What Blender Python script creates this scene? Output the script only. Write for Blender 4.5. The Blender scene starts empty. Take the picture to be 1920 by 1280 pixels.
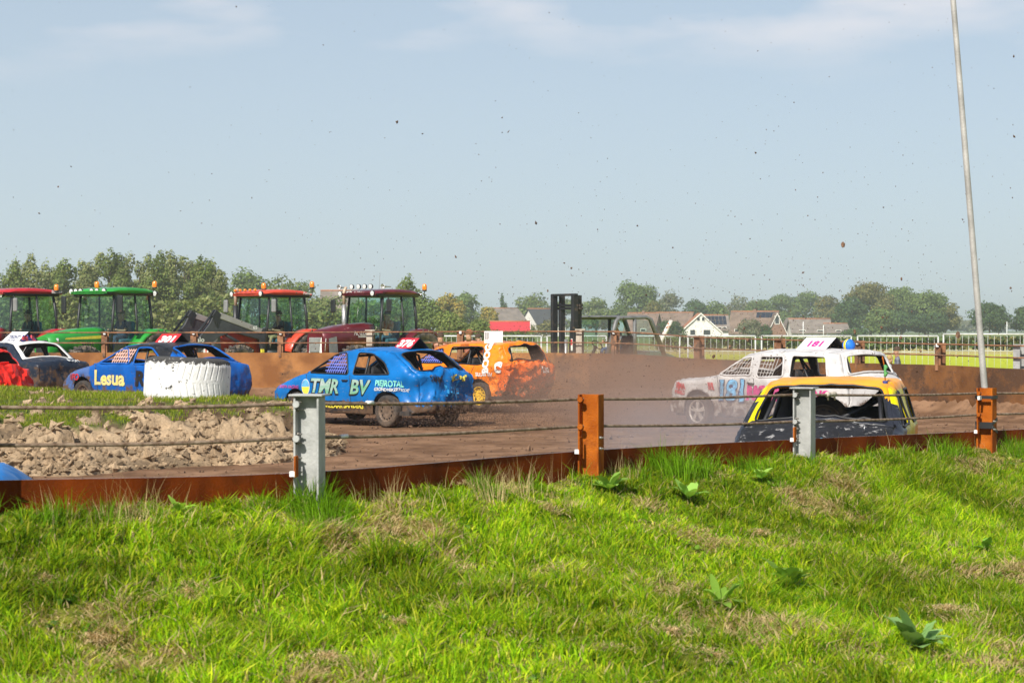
import bpy, bmesh, math, random
import numpy as np
from mathutils import Vector, Matrix, noise as mnoise
from mathutils.geometry import delaunay_2d_cdt

# ------------------------------------------------------------------ camera, sky, sun, exposure
sc = bpy.context.scene
C = sc.collection
R = math.radians
FPX, HOR, ZC = 3600.0, 618.0, 1.78
PITCH = math.atan((640 - HOR) / FPX)
cam_d = bpy.data.cameras.new('camera')
cam = bpy.data.objects.new('camera', cam_d); C.objects.link(cam)
cam.location = (0, 0, ZC)
cam.rotation_euler = (R(90) - PITCH, 0, 0)
cam_d.sensor_width = 36.0
cam_d.lens = FPX / 1920 * 36.0
cam_d.clip_end = 8000
cam_d.dof.use_dof = True
cam_d.dof.focus_distance = 31.0
cam_d.dof.aperture_fstop = 7.1
sc.camera = cam
sc.render.resolution_x, sc.render.resolution_y = 1024, 682

SUN_EL, SUN_AZ = 41.0, 205.0      # azimuth of the sun, clockwise from +Y (behind the camera, to the left)
az, el = R(SUN_AZ), R(SUN_EL)
SUND = Vector((math.sin(az) * math.cos(el), math.cos(az) * math.cos(el), math.sin(el)))
w = bpy.data.worlds.new('World'); sc.world = w; w.use_nodes = True
nt = w.node_tree
bgn = nt.nodes['Background']
sky = nt.nodes.new('ShaderNodeTexSky'); sky.sky_type = 'NISHITA'; sky.sun_disc = False
sky.sun_elevation = el; sky.sun_rotation = az
sky.altitude = 0; sky.air_density = 0.7; sky.dust_density = 0.5; sky.ozone_density = 3.0
nt.links.new(sky.outputs[0], bgn.inputs[0])
bgn.inputs[1].default_value = 0.10
# summer haze: thins from the horizon up, alike in every direction; a few thin clouds above it
tcw = nt.nodes.new('ShaderNodeTexCoord'); spw = nt.nodes.new('ShaderNodeSeparateXYZ')
nt.links.new(tcw.outputs['Generated'], spw.inputs[0])
hz1 = nt.nodes.new('ShaderNodeMapRange'); hz1.inputs[1].default_value = 0; hz1.inputs[2].default_value = 1; hz1.inputs[3].default_value = 1; hz1.inputs[4].default_value = 0
hz2 = nt.nodes.new('ShaderNodeMath'); hz2.operation = 'POWER'; hz2.inputs[1].default_value = 1.7
hz3 = nt.nodes.new('ShaderNodeMath'); hz3.operation = 'MULTIPLY'; hz3.inputs[1].default_value = .92
mxh = nt.nodes.new('ShaderNodeMixRGB'); mxh.inputs[2].default_value = (4.18, 4.82, 5.20, 1)
nt.links.new(spw.outputs[2], hz1.inputs[0]); nt.links.new(hz1.outputs[0], hz2.inputs[0]); nt.links.new(hz2.outputs[0], hz3.inputs[0]); nt.links.new(hz3.outputs[0], mxh.inputs[0])
nt.links.new(sky.outputs[0], mxh.inputs[1])
mpw = nt.nodes.new('ShaderNodeMapping')
mpw.inputs['Scale'].default_value = (7.0, 7.0, 26.0); mpw.inputs['Location'].default_value = (3.33, 0.0, 5.79)
nzw = nt.nodes.new('ShaderNodeTexNoise'); nzw.inputs['Scale'].default_value = 1.0; nzw.inputs['Detail'].default_value = 4
rmw = nt.nodes.new('ShaderNodeValToRGB')
rmw.color_ramp.elements[0].position = 0.50; rmw.color_ramp.elements[0].color = (0, 0, 0, 1)
rmw.color_ramp.elements[1].position = 0.72; rmw.color_ramp.elements[1].color = (.85, .85, .85, 1)
zr = nt.nodes.new('ShaderNodeMapRange'); zr.inputs[1].default_value = .12; zr.inputs[2].default_value = .17      # cloud base: none lower down
mlw = nt.nodes.new('ShaderNodeMath'); mlw.operation = 'MULTIPLY'
mxw = nt.nodes.new('ShaderNodeMixRGB'); mxw.inputs[2].default_value = (7.0, 6.6, 6.7, 1)
nt.links.new(tcw.outputs['Generated'], mpw.inputs[0]); nt.links.new(mpw.outputs[0], nzw.inputs[0]); nt.links.new(nzw.outputs[0], rmw.inputs[0])
nt.links.new(spw.outputs[2], zr.inputs[0]); nt.links.new(zr.outputs[0], mlw.inputs[0]); nt.links.new(rmw.outputs[0], mlw.inputs[1])
nt.links.new(mlw.outputs[0], mxw.inputs[0]); nt.links.new(mxh.outputs[0], mxw.inputs[1]); nt.links.new(mxw.outputs[0], bgn.inputs[0])
sun_d = bpy.data.lights.new('sun', 'SUN'); sun_d.energy = 4.8; sun_d.angle = R(0.53); sun_d.color = (1, .955, .88)
sun = bpy.data.objects.new('sun', sun_d); C.objects.link(sun)
sun.rotation_euler = (-SUND).to_track_quat('-Z', 'Y').to_euler()
sun.location = (-20, -20, 40)
vs = sc.view_settings
sc.display_settings.display_device = 'sRGB'
vs.view_transform = 'Standard'; vs.look = 'None'; vs.exposure = 0.45; vs.gamma = 1.0; vs.use_curve_mapping = False
sc.render.engine = 'CYCLES'
sc.cycles.use_denoising = True
sc.cycles.max_bounces = 8; sc.cycles.transparent_max_bounces = 24; sc.cycles.volume_bounces = 1
sc.cycles.volume_step_rate = 2.0; sc.cycles.volume_max_steps = 128
sc.cycles.caustics_reflective = False; sc.cycles.caustics_refractive = False

# ------------------------------------------------------------------ helpers
def at(px, py, Y):
    """the world point that shows at a pixel of the photograph (1920 x 1280), Y metres away"""
    u, v = (px - 960) / FPX, -(py - 640) / FPX
    cp, sp = math.cos(PITCH), math.sin(PITCH)
    d = Vector((u, cp + v * sp, -sp + v * cp))
    return Vector((0, 0, ZC)) + d * (Y / d.y)

def zat(py, Y): return at(960, py, Y).z
def xat(px, Y): return (px - 960) / FPX * Y * (math.cos(PITCH) ** -1)

def tag(o, label=None, cat=None, group=None, kind=None):
    if label: o['label'] = label
    if cat: o['category'] = cat
    if group: o['group'] = group
    if kind: o['kind'] = kind
    return o

def empty(name, loc=(0, 0, 0), rz=0.0, label=None, cat=None, group=None):
    o = bpy.data.objects.new(name, None); C.objects.link(o)
    o.location = loc; o.rotation_euler = (0, 0, rz); o.empty_display_size = .2
    return tag(o, label, cat, group)

def link(name, me, parent=None):
    o = bpy.data.objects.new(name, me); C.objects.link(o)
    if parent is not None: o.parent = parent
    return o

def copy_tree(o, parent=None):
    c = o.copy(); C.objects.link(c); c.parent = parent
    for ch in [k for k in o.children]: copy_tree(ch, c)
    return c

class MB:
    """collects faces of one mesh"""
    def __init__(s): s.v, s.f, s.m, s.sm = [], [], [], []
    def add(s, vs, fs, mi=0, smooth=False):
        b = len(s.v); s.v += [tuple(p) for p in vs]
        for f in fs: s.f.append([i + b for i in f]); s.m.append(mi); s.sm.append(smooth)
        return s
    def box(s, c, d, rot=None, mi=0):
        x, y, z = d[0] / 2, d[1] / 2, d[2] / 2
        P = [Vector((a, b, e)) for a in (-x, x) for b in (-y, y) for e in (-z, z)]
        if rot is not None: P = [rot @ p for p in P]
        P = [p + Vector(c) for p in P]
        return s.add(P, [(0, 1, 3, 2), (4, 6, 7, 5), (0, 4, 5, 1), (2, 3, 7, 6), (0, 2, 6, 4), (1, 5, 7, 3)], mi)
    def bbox(s, a, b, mi=0):
        return s.box([(a[i] + b[i]) / 2 for i in range(3)], [abs(b[i] - a[i]) for i in range(3)], None, mi)
    def bar(s, a, b, wd, ht, up=(0, 0, 1), mi=0):
        a, b = Vector(a), Vector(b); d = (b - a); L = d.length; d.normalize()
        up = Vector(up); side = d.cross(up)
        if side.length < 1e-4: side = d.cross(Vector((0, 1, 0)))
        side.normalize(); up = side.cross(d)
        rot = Matrix((d, side, up)).transposed()
        return s.box((a + b) / 2, (L, wd, ht), rot, mi)
    def tube(s, pts, r, n=8, cap=True, mi=0, smooth=True, closed=False):
        pts = [Vector(p) for p in pts]; m = len(pts)
        rs = r if isinstance(r, (list, tuple)) else [r] * m
        vs, fs = [], []
        prev = None
        for i, p in enumerate(pts):
            if closed: t = pts[(i + 1) % m] - pts[i - 1]
            else: t = pts[min(i + 1, m - 1)] - pts[max(i - 1, 0)]
            if t.length < 1e-9: t = Vector((0, 0, 1))
            t.normalize()
            if prev is None:
                a = t.cross(Vector((0, 0, 1)))
                if a.length < .05: a = t.cross(Vector((0, 1, 0)))
            else: a = prev - t * prev.dot(t)
            if a.length < 1e-6: a = t.orthogonal()
            a.normalize(); prev = a; b = t.cross(a)
            for k in range(n):
                an = 2 * math.pi * k / n
                vs.append(p + (a * math.cos(an) + b * math.sin(an)) * rs[i])
        for i in range(m if closed else m - 1):
            j = (i + 1) % m
            for k in range(n):
                fs.append((i * n + k, i * n + (k + 1) % n, j * n + (k + 1) % n, j * n + k))
        s.add(vs, fs, mi, smooth)
        if cap and not closed:
            b0 = len(s.v) - len(vs)
            s.f.append([b0 + k for k in range(n)][::-1]); s.m.append(mi); s.sm.append(False)
            s.f.append([b0 + (m - 1) * n + k for k in range(n)]); s.m.append(mi); s.sm.append(False)
        return s
    def lathe(s, prof, axis='y', c=(0, 0, 0), n=24, mi=0, smooth=True, close=False):
        """prof: list of (radius, offset along the axis)"""
        c = Vector(c); vs, fs = [], []; m = len(prof)
        for (r, h) in prof:
            for k in range(n):
                a = 2 * math.pi * k / n; p, q = r * math.cos(a), r * math.sin(a)
                vs.append(c + Vector({'y': (p, h, q), 'z': (p, q, h), 'x': (h, p, q)}[axis]))
        for i in range(m if close else m - 1):
            j = (i + 1) % m
            for k in range(n): fs.append((i * n + k, i * n + (k + 1) % n, j * n + (k + 1) % n, j * n + k))
        return s.add(vs, fs, mi, smooth)
    def prism(s, poly, h0, h1, plane='xz', mi=0, smooth=False):
        """poly in two axes, extruded along the third from h0 to h1"""
        def P(a, b, h): return {'xz': (a, h, b), 'xy': (a, b, h), 'yz': (h, a, b)}[plane]
        n = len(poly)
        vs = [P(a, b, h0) for a, b in poly] + [P(a, b, h1) for a, b in poly]
        fs = [tuple(range(n))[::-1], tuple(range(n, 2 * n))]
        s.add(vs, fs, mi)
        b0 = len(s.v) - 2 * n
        for i in range(n):
            j = (i + 1) % n
            s.f.append([b0 + i, b0 + j, b0 + n + j, b0 + n + i]); s.m.append(mi); s.sm.append(smooth)
        return s
    def loft(s, secs, mi=0, smooth=True, cap=True, closed=True):
        n = len(secs[0]); b0 = len(s.v)
        for q in secs: s.v += [tuple(p) for p in q]
        for i in range(len(secs) - 1):
            for k in range(n if closed else n - 1):
                s.f.append([b0 + i * n + k, b0 + i * n + (k + 1) % n, b0 + (i + 1) * n + (k + 1) % n, b0 + (i + 1) * n + k]); s.m.append(mi); s.sm.append(smooth)
        if cap and closed:
            s.f.append([b0 + k for k in range(n)][::-1]); s.m.append(mi); s.sm.append(False)
            e = b0 + (len(secs) - 1) * n
            s.f.append([e + k for k in range(n)]); s.m.append(mi); s.sm.append(False)
        return s
    def mesh(s, name, mats, fix=True):
        me = bpy.data.meshes.new(name)
        me.from_pydata(s.v, [], s.f)
        for m in (mats if isinstance(mats, (list, tuple)) else [mats]): me.materials.append(m)
        me.polygons.foreach_set('material_index', s.m)
        me.polygons.foreach_set('use_smooth', s.sm)
        if fix:
            bm = bmesh.new(); bm.from_mesh(me); bmesh.ops.recalc_face_normals(bm, faces=bm.faces); bm.to_mesh(me); bm.free()
        me.update()
        return me
    def build(s, name, mats, parent=None, bevel=0.0, seg=2, fix=True):
        o = link(name, s.mesh(name, mats, fix), parent)
        if bevel:
            b = o.modifiers.new('bevel', 'BEVEL'); b.width = bevel; b.segments = seg; b.limit_method = 'ANGLE'; b.angle_limit = R(40)
        return o

def np_mesh(name, verts, faces, mats, col=None, smooth=False):
    """big mesh from arrays; faces is an (n, k) array; col is one RGB per face-corner group (per vertex)"""
    me = bpy.data.meshes.new(name)
    nv, nf, k = len(verts), len(faces), faces.shape[1]
    me.vertices.add(nv); me.vertices.foreach_set('co', np.ascontiguousarray(verts, dtype=np.float32).ravel())
    me.loops.add(nf * k); me.loops.foreach_set('vertex_index', np.ascontiguousarray(faces, dtype=np.int32).ravel())
    me.polygons.add(nf)
    me.polygons.foreach_set('loop_start', np.arange(0, nf * k, k, dtype=np.int32))
    me.polygons.foreach_set('use_smooth', np.full(nf, smooth))
    if col is not None:
        a = me.attributes.new('Col', 'FLOAT_COLOR', 'POINT')
        c4 = np.ones((nv, 4), dtype=np.float32); c4[:, :3] = col
        a.data.foreach_set('color', c4.ravel())
    for m in (mats if isinstance(mats, (list, tuple)) else [mats]): me.materials.append(m)
    me.update(calc_edges=True)
    return me

rng = np.random.default_rng(7)
def _hash(ix, iy, seed):
    h = (ix.astype(np.int64) * 374761393 + iy.astype(np.int64) * 668265263 + seed * 1442695041) & 0x7fffffff
    h = ((h ^ (h >> 13)) * 1274126177) & 0x7fffffff
    return ((h ^ (h >> 16)) & 0xffff) / 65535.0
def vnoise(x, y, seed=0):
    x0, y0 = np.floor(x), np.floor(y); fx, fy = x - x0, y - y0
    fx = fx * fx * (3 - 2 * fx); fy = fy * fy * (3 - 2 * fy)
    a, b = _hash(x0, y0, seed), _hash(x0 + 1, y0, seed)
    c, d = _hash(x0, y0 + 1, seed), _hash(x0 + 1, y0 + 1, seed)
    return (a * (1 - fx) + b * fx) * (1 - fy) + (c * (1 - fx) + d * fx) * fy
def fbm(x, y, seed=0, oc=4, lac=2.03, gain=.5):
    s, a, t = 0, 1.0, 0
    for i in range(oc):
        s = s + a * vnoise(x, y, seed + i * 17); t += a; a *= gain; x, y = x * lac + 3.1, y * lac + 1.7
    return s / t
def sstep(a, b, x):
    t = np.clip((x - a) / (b - a), 0, 1); return t * t * (3 - 2 * t)

# ------------------------------------------------------------------ materials
def nodes(m):
    m.use_nodes = True; t = m.node_tree; t.nodes.clear()
    out = t.nodes.new('ShaderNodeOutputMaterial'); return t, out
def N(t, kind, **kw):
    n = t.nodes.new(kind)
    for k, v in kw.items():
        if k.startswith('i_'): n.inputs[k[2:].replace('_', ' ')].default_value = v
        else: setattr(n, k, v)
    return n
def col4(c): return (c[0], c[1], c[2], 1)

def mat(name, col, rough=.6, metal=0.0, var=.15, scale=6.0, bump=0.0, bscale=40.0, col2=None, lo=.35, hi=.65,
        mud=None, mudlo=.5, mudhi=.62, mudscale=5.0, coat=0.0, spec=.5, detail=5, zmud=None, stretch=None, scuff=None):
    """principled paint / steel / soil with a noise in colour, a second tone (rust, mud) with a shape of its own and fine relief"""
    m = bpy.data.materials.new(name); t, out = nodes(m); L = t.links.new
    b = N(t, 'ShaderNodeBsdfPrincipled'); L(b.outputs[0], out.inputs[0])
    tc = N(t, 'ShaderNodeTexCoord')
    src = tc.outputs['Object']
    if stretch:
        mp = N(t, 'ShaderNodeMapping'); mp.inputs['Scale'].default_value = stretch; L(src, mp.inputs[0]); src2 = mp.outputs[0]
    else: src2 = src
    nz = N(t, 'ShaderNodeTexNoise'); nz.inputs['Scale'].default_value = scale; nz.inputs['Detail'].default_value = detail; L(src2, nz.inputs[0])
    mx = N(t, 'ShaderNodeMixRGB')
    c1 = tuple(max(0, c * (1 - var)) for c in col); c2 = col2 or tuple(min(1, c * (1 + var)) for c in col)
    mr = N(t, 'ShaderNodeMapRange'); mr.inputs[1].default_value = lo; mr.inputs[2].default_value = hi
    L(nz.outputs[0], mr.inputs[0]); L(mr.outputs[0], mx.inputs[0])
    mx.inputs[1].default_value = col4(c1); mx.inputs[2].default_value = col4(c2)
    last = mx.outputs[0]
    b.inputs['Roughness'].default_value = rough; b.inputs['Metallic'].default_value = metal
    b.inputs['Specular IOR Level'].default_value = spec
    b.inputs['Coat Weight'].default_value = coat; b.inputs['Coat Roughness'].default_value = .12
    if mud:
        n2 = N(t, 'ShaderNodeTexNoise'); n2.inputs['Scale'].default_value = mudscale; n2.inputs['Detail'].default_value = 9; n2.inputs['Roughness'].default_value = .68; L(src, n2.inputs[0])
        r2 = N(t, 'ShaderNodeMapRange'); r2.inputs[1].default_value = mudlo; r2.inputs[2].default_value = mudhi
        val = n2.outputs[0]
        if zmud:       # mud thrown up from the track: thicker low down on the body
            sp = N(t, 'ShaderNodeSeparateXYZ'); L(src, sp.inputs[0])
            zr = N(t, 'ShaderNodeMapRange'); zr.inputs[1].default_value = zmud[0]; zr.inputs[2].default_value = zmud[1]
            zr.inputs[3].default_value = .26; zr.inputs[4].default_value = 0
            L(sp.outputs[2], zr.inputs[0])
            ad = N(t, 'ShaderNodeMath', operation='ADD'); L(val, ad.inputs[0]); L(zr.outputs[0], ad.inputs[1]); val = ad.outputs[0]
        L(val, r2.inputs[0])
        m2 = N(t, 'ShaderNodeMixRGB'); m2.inputs[2].default_value = col4(mud); L(r2.outputs[0], m2.inputs[0]); L(last, m2.inputs[1]); last = m2.outputs[0]
        rr = N(t, 'ShaderNodeMapRange'); rr.inputs[3].default_value = rough; rr.inputs[4].default_value = .9; L(r2.outputs[0], rr.inputs[0]); L(rr.outputs[0], b.inputs['Roughness'])
        if metal:
            rm = N(t, 'ShaderNodeMapRange'); rm.inputs[3].default_value = metal; rm.inputs[4].default_value = 0; L(r2.outputs[0], rm.inputs[0]); L(rm.outputs[0], b.inputs['Metallic'])
    if scuff:       # scrapes to primer and bare steel, drawn out along the body
        ms = N(t, 'ShaderNodeMapping'); ms.inputs['Scale'].default_value = (1.0, 1.0, 4.5); ms.inputs['Rotation'].default_value = (0, .12, 0); L(src, ms.inputs[0])
        n3 = N(t, 'ShaderNodeTexNoise'); n3.inputs['Scale'].default_value = 7; n3.inputs['Detail'].default_value = 8; n3.inputs['Roughness'].default_value = .7; L(ms.outputs[0], n3.inputs[0])
        r3_ = N(t, 'ShaderNodeMapRange'); r3_.inputs[1].default_value = .63; r3_.inputs[2].default_value = .68; r3_.inputs[4].default_value = .75; L(n3.outputs[0], r3_.inputs[0])
        m3 = N(t, 'ShaderNodeMixRGB'); m3.inputs[2].default_value = col4(scuff); L(r3_.outputs[0], m3.inputs[0]); L(last, m3.inputs[1]); last = m3.outputs[0]
    L(last, b.inputs['Base Color'])
    if bump:
        nb = N(t, 'ShaderNodeTexNoise'); nb.inputs['Scale'].default_value = bscale; nb.inputs['Detail'].default_value = 6; L(src, nb.inputs[0])
        bp = N(t, 'ShaderNodeBump'); bp.inputs['Strength'].default_value = min(1, bump); bp.inputs['Distance'].default_value = .02; L(nb.outputs[0], bp.inputs['Height']); L(bp.outputs[0], b.inputs['Normal'])
    return m

def leafmat(name, trans=.35, rough=.6, spec=.25):
    m = bpy.data.materials.new(name); t, out = nodes(m); L = t.links.new
    at_ = N(t, 'ShaderNodeAttribute', attribute_name='Col')
    b = N(t, 'ShaderNodeBsdfPrincipled'); b.inputs['Roughness'].default_value = rough; b.inputs['Specular IOR Level'].default_value = spec
    tr = N(t, 'ShaderNodeBsdfTranslucent'); mx = N(t, 'ShaderNodeMixShader'); mx.inputs[0].default_value = trans
    g = N(t, 'ShaderNodeMixRGB', blend_type='MULTIPLY'); g.inputs[0].default_value = 1; g.inputs[2].default_value = (1.15, 1.1, .55, 1)
    L(at_.outputs[0], b.inputs['Base Color']); L(at_.outputs[0], g.inputs[1]); L(g.outputs[0], tr.inputs[0])
    L(b.outputs[0], mx.inputs[1]); L(tr.outputs[0], mx.inputs[2]); L(mx.outputs[0], out.inputs[0])
    return m

def glassmat(name, tint=(.66, .84, .77), gloss=.05):
    """thin pane: tinted see-through with a reflection that grows at grazing angles"""
    m = bpy.data.materials.new(name); t, out = nodes(m); L = t.links.new
    tr = N(t, 'ShaderNodeBsdfTransparent'); tr.inputs[0].default_value = col4(tint)
    gl = N(t, 'ShaderNodeBsdfGlossy'); gl.inputs['Roughness'].default_value = .03; gl.inputs[0].default_value = (.9, .95, .95, 1)
    fr = N(t, 'ShaderNodeLayerWeight'); pw = N(t, 'ShaderNodeMath', operation='POWER'); pw.inputs[1].default_value = 3.5; L(fr.outputs['Facing'], pw.inputs[0])
    ad = N(t, 'ShaderNodeMath', operation='MULTIPLY_ADD'); ad.inputs[1].default_value = .6; ad.inputs[2].default_value = gloss; L(pw.outputs[0], ad.inputs[0])
    mx = N(t, 'ShaderNodeMixShader'); L(ad.outputs[0], mx.inputs[0]); L(tr.outputs[0], mx.inputs[1]); L(gl.outputs[0], mx.inputs[2]); L(mx.outputs[0], out.inputs[0])
    return m

MUD = (.105, .062, .036)
M = {}
M['galv'] = mat('galvanised_steel', (.36, .36, .34), .6, .1, .18, 9, .15, 60, mud=(.20, .17, .13), mudlo=.66, mudhi=.8)
M['rust'] = mat('rusty_steel', (.32, .072, .007), .9, 0, .2, 7, .35, 90, spec=.1, col2=(.44, .12, .012), mud=(.16, .04, .01), mudlo=.6, mudhi=.75, mudscale=3)
M['rustplate'] = mat('rusty_plate', (.092, .017, .001), .85, 0, .3, 3, .25, 70, spec=.08, col2=(.19, .035, .002), mud=(.06, .016, .002), mudlo=.56, mudhi=.75, mudscale=2.2, stretch=(1, 1, .35))
M['plateedge'] = mat('worn_plate_edge', (.5, .46, .42), .35, .6, .15, 20)
M['rope'] = mat('rusty_wire_rope', (.17, .095, .05), .8, .1, .3, 25, .5, 200, col2=(.3, .22, .15))
M['farplate'] = mat('muddy_rusty_plate', (.25, .105, .038), .9, 0, .2, 1.6, .35, 30, spec=.1, col2=(.37, .17, .06), mud=(.11, .06, .034), mudlo=.54, mudhi=.64, mudscale=.7)
M['mudplate'] = mat('mud_caked_plate', (.18, .08, .032), .92, 0, .25, 1.8, .5, 25, spec=.08, col2=(.26, .115, .042), mud=(.085, .046, .027), mudlo=.44, mudhi=.54, mudscale=.9)
M['bolt'] = mat('bolt_steel', (.25, .23, .2), .45, .7)
M['black'] = mat('black_plastic', (.014, .014, .015), .5, 0, .2)
M['white'] = mat('white_paint', (.75, .74, .71), .5, 0, .06)
M['dirt'] = mat('track_dirt', (.165, .088, .046), .95, 0, .2, 1.2, 1.0, 12, spec=.08, col2=(.26, .15, .085), mud=(.095, .052, .03), mudlo=.50, mudhi=.68, mudscale=3.0)
M['clod'] = mat('dry_clay', (.44, .31, .185), .95, 0, .2, 3, .8, 30, spec=.08, col2=(.58, .43, .28))
M['mudclod'] = mat('dark_mud', (.10, .06, .038), .95, 0, .3, 8)
M['blade'] = leafmat('grass_blades', .42, .6, .12)
M['leaf'] = leafmat('tree_leaves', .30, .65, .2)
M['bark'] = mat('bark', (.085, .065, .048), .9, 0, .3, 8, .5, 30)

# ------------------------------------------------------------------ ground, track
FENCE = [(-4.9, 9.3), (xat(-40, 10.1), 10.1), (xat(580, 11.0), 11.0), (xat(1108, 13.4), 13.4), (xat(1508, 15.6), 15.6), (xat(1850, 17.9), 17.9), (6.6, 20.1), (9.6, 23.0)]
F_GR = [.80, .80, .79, .77, .715, .675, .66, .62]        # ground height at the barrier
F_PL = [.99, .98, zat(887, 11.0), zat(846, 13.4), zat(824, 15.6), zat(809, 17.9), .80, .76]   # top of the plate
F_TOP = [1.42, 1.41, zat(743, 11.0), zat(739, 13.4), zat(729, 15.6), zat(727, 17.9), 1.2, 1.15]
F_C1 = [1.375, 1.37, zat(757, 11.0), zat(748, 13.4), zat(740, 15.6), zat(737, 17.9), 1.15, 1.1]
F_C2 = [1.18, 1.17, zat(821, 11.0), zat(799, 13.4), zat(790, 15.6), zat(777, 17.9), .96, .91]
def catmull(P, n):
    out = []
    P = [np.array(p, float) for p in P]
    Q = [2 * P[0] - P[1]] + P + [2 * P[-1] - P[-2]]
    for i in range(1, len(Q) - 2):
        for k in range(n):
            t = k / n; a, b, c, d = Q[i - 1], Q[i], Q[i + 1], Q[i + 2]
            out.append(.5 * ((2 * b) + (c - a) * t + (2 * a - 5 * b + 4 * c - d) * t * t + (3 * b - a - 3 * c + d) * t ** 3))
    out.append(P[-1]); return np.array(out)
FN = 24
FL = catmull([(p[0], p[1], F_GR[i], F_PL[i], F_C1[i], F_C2[i]) for i, p in enumerate(FENCE)], FN)   # dense barrier line
FS = np.concatenate([[0], np.cumsum(np.hypot(np.diff(FL[:, 0]), np.diff(FL[:, 1])))])
FD = np.gradient(FL[:, :2], axis=0); FD /= np.linalg.norm(FD, axis=1)[:, None]
# smooth the direction so that offsets to the camera side do not fold
FDs = np.stack([np.convolve(np.pad(FD[:, k], 30, mode='edge'), np.ones(61) / 61, 'valid') for k in (0, 1)], 1); FDs /= np.linalg.norm(FDs, axis=1)[:, None]
FNrm = np.stack([FDs[:, 1], -FDs[:, 0]], 1)      # towards the camera
def bank_pt(s, d):
    """point of the grass bank: s metres along the barrier, d metres down from it"""
    x = np.interp(s, FS, FL[:, 0]); y = np.interp(s, FS, FL[:, 1]); g = np.interp(s, FS, FL[:, 2])
    nx = np.interp(s, FS, FNrm[:, 0]); ny = np.interp(s, FS, FNrm[:, 1])
    X, Y = x + nx * d, y + ny * d
    Z = g - .80 * (1 - np.exp(-d / 1.7)) + .10 * (fbm(X * 1.3, Y * 1.3, 3, 3) - .5) + .07 * (fbm(X * 4.5, Y * 4.5, 8, 2) - .5)
    return X, Y, Z
ss = np.linspace(0, FS[-1], 360); dd = np.concatenate([np.linspace(0, 4, 110), np.linspace(4.1, 10, 40)])
S_, D_ = np.meshgrid(ss, dd, indexing='ij')
X_, Y_, Z_ = bank_pt(S_, D_)
gi = np.arange(S_.size).reshape(S_.shape)
faces = np.stack([gi[:-1, :-1], gi[1:, :-1], gi[1:, 1:], gi[:-1, 1:]], -1).reshape(-1, 4)
M['soil'] = mat('bank_soil', (.075, .115, .008), .95, 0, .3, 9, .6, 60, col2=(.19, .19, .03), spec=.05)
o = link('grass_bank', np_mesh('grass_bank', np.stack([X_, Y_, Z_], -1).reshape(-1, 3), faces, M['soil'], smooth=True)); tag(o, kind='structure')

# field: one sheet to the horizon, its mown, dry and cropped strips are bands of grass
def field_mat():
    m = bpy.data.materials.new('field_grass'); t, out = nodes(m); L = t.links.new
    b = N(t, 'ShaderNodeBsdfPrincipled'); b.inputs['Roughness'].default_value = .95; b.inputs['Specular IOR Level'].default_value = .1; L(b.outputs[0], out.inputs[0])
    g = N(t, 'ShaderNodeNewGeometry'); sp = N(t, 'ShaderNodeSeparateXYZ'); L(g.outputs['Position'], sp.inputs[0])
    nz = N(t, 'ShaderNodeTexNoise'); nz.inputs['Scale'].default_value = .12; nz.inputs['Detail'].default_value = 6; L(g.outputs['Position'], nz.inputs[0])
    ma = N(t, 'ShaderNodeMath', operation='MULTIPLY_ADD'); ma.inputs[1].default_value = 40; L(nz.outputs[0], ma.inputs[0]); L(sp.outputs[1], ma.inputs[2])
    mr = N(t, 'ShaderNodeMapRange'); mr.inputs[1].default_value = 20; mr.inputs[2].default_value = 520; L(ma.outputs[0], mr.inputs[0])
    rp = N(t, 'ShaderNodeValToRGB'); e = rp.color_ramp.elements
    stops = [(0, (.13, .15, .035)), (.09, (.36, .42, .02)), (.27, (.42, .46, .03)), (.30, (.42, .36, .13)), (.40, (.38, .33, .12)), (.45, (.15, .2, .04)), (1, (.12, .16, .05))]
    while len(e) < len(stops): e.new(.5)
    for k, (p, c) in enumerate(stops): e[k].position = p; e[k].color = col4(c)
    L(mr.outputs[0], rp.inputs[0])
    n2 = N(t, 'ShaderNodeTexNoise'); n2.inputs['Scale'].default_value = 2.5; n2.inputs['Detail'].default_value = 8; L(g.outputs['Position'], n2.inputs[0])
    mx = N(t, 'ShaderNodeMixRGB', blend_type='MULTIPLY'); mx.inputs[0].default_value = 1
    r2 = N(t, 'ShaderNodeMapRange'); r2.inputs[1].default_value = .3; r2.inputs[2].default_value = .7; r2.inputs[3].default_value = .7; r2.inputs[4].default_value = 1.2; L(n2.outputs[0], r2.inputs[0])
    L(rp.outputs[0], mx.inputs[1]); L(r2.outputs[0], mx.inputs[2]); L(mx.outputs[0], b.inputs['Base Color'])
    return m
M['field'] = field_mat()
mb = MB(); mb.add([(-1800, -300, -.06), (1800, -300, -.06), (1800, 4000, -.06), (-1800, 4000, -.06)], [(0, 1, 2, 3)])
o = mb.build('ground', M['field'], fix=False); tag(o, kind='structure')

# far barrier line
FAR = [(-24, 54.5), (xat(0, 52.5), 52.5), (xat(525, 51.5), 51.5), (xat(1105, 49.5), 49.5), (xat(1305, 46.5), 46.5), (xat(1457, 44.2), 44.2), (xat(1757, 41.0), 41.0), (xat(1905, 38.6), 38.6), (13.0, 36.2), (17, 32)]
FAR_PL = [1.16, 1.16, zat(661, 51.5), zat(662, 49.5), zat(672, 46.5), zat(677, 44.2), zat(684, 41), zat(691, 38.6), .95, .9]
BL = catmull([(p[0], p[1], FAR_PL[i]) for i, p in enumerate(FAR)], 16)
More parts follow.
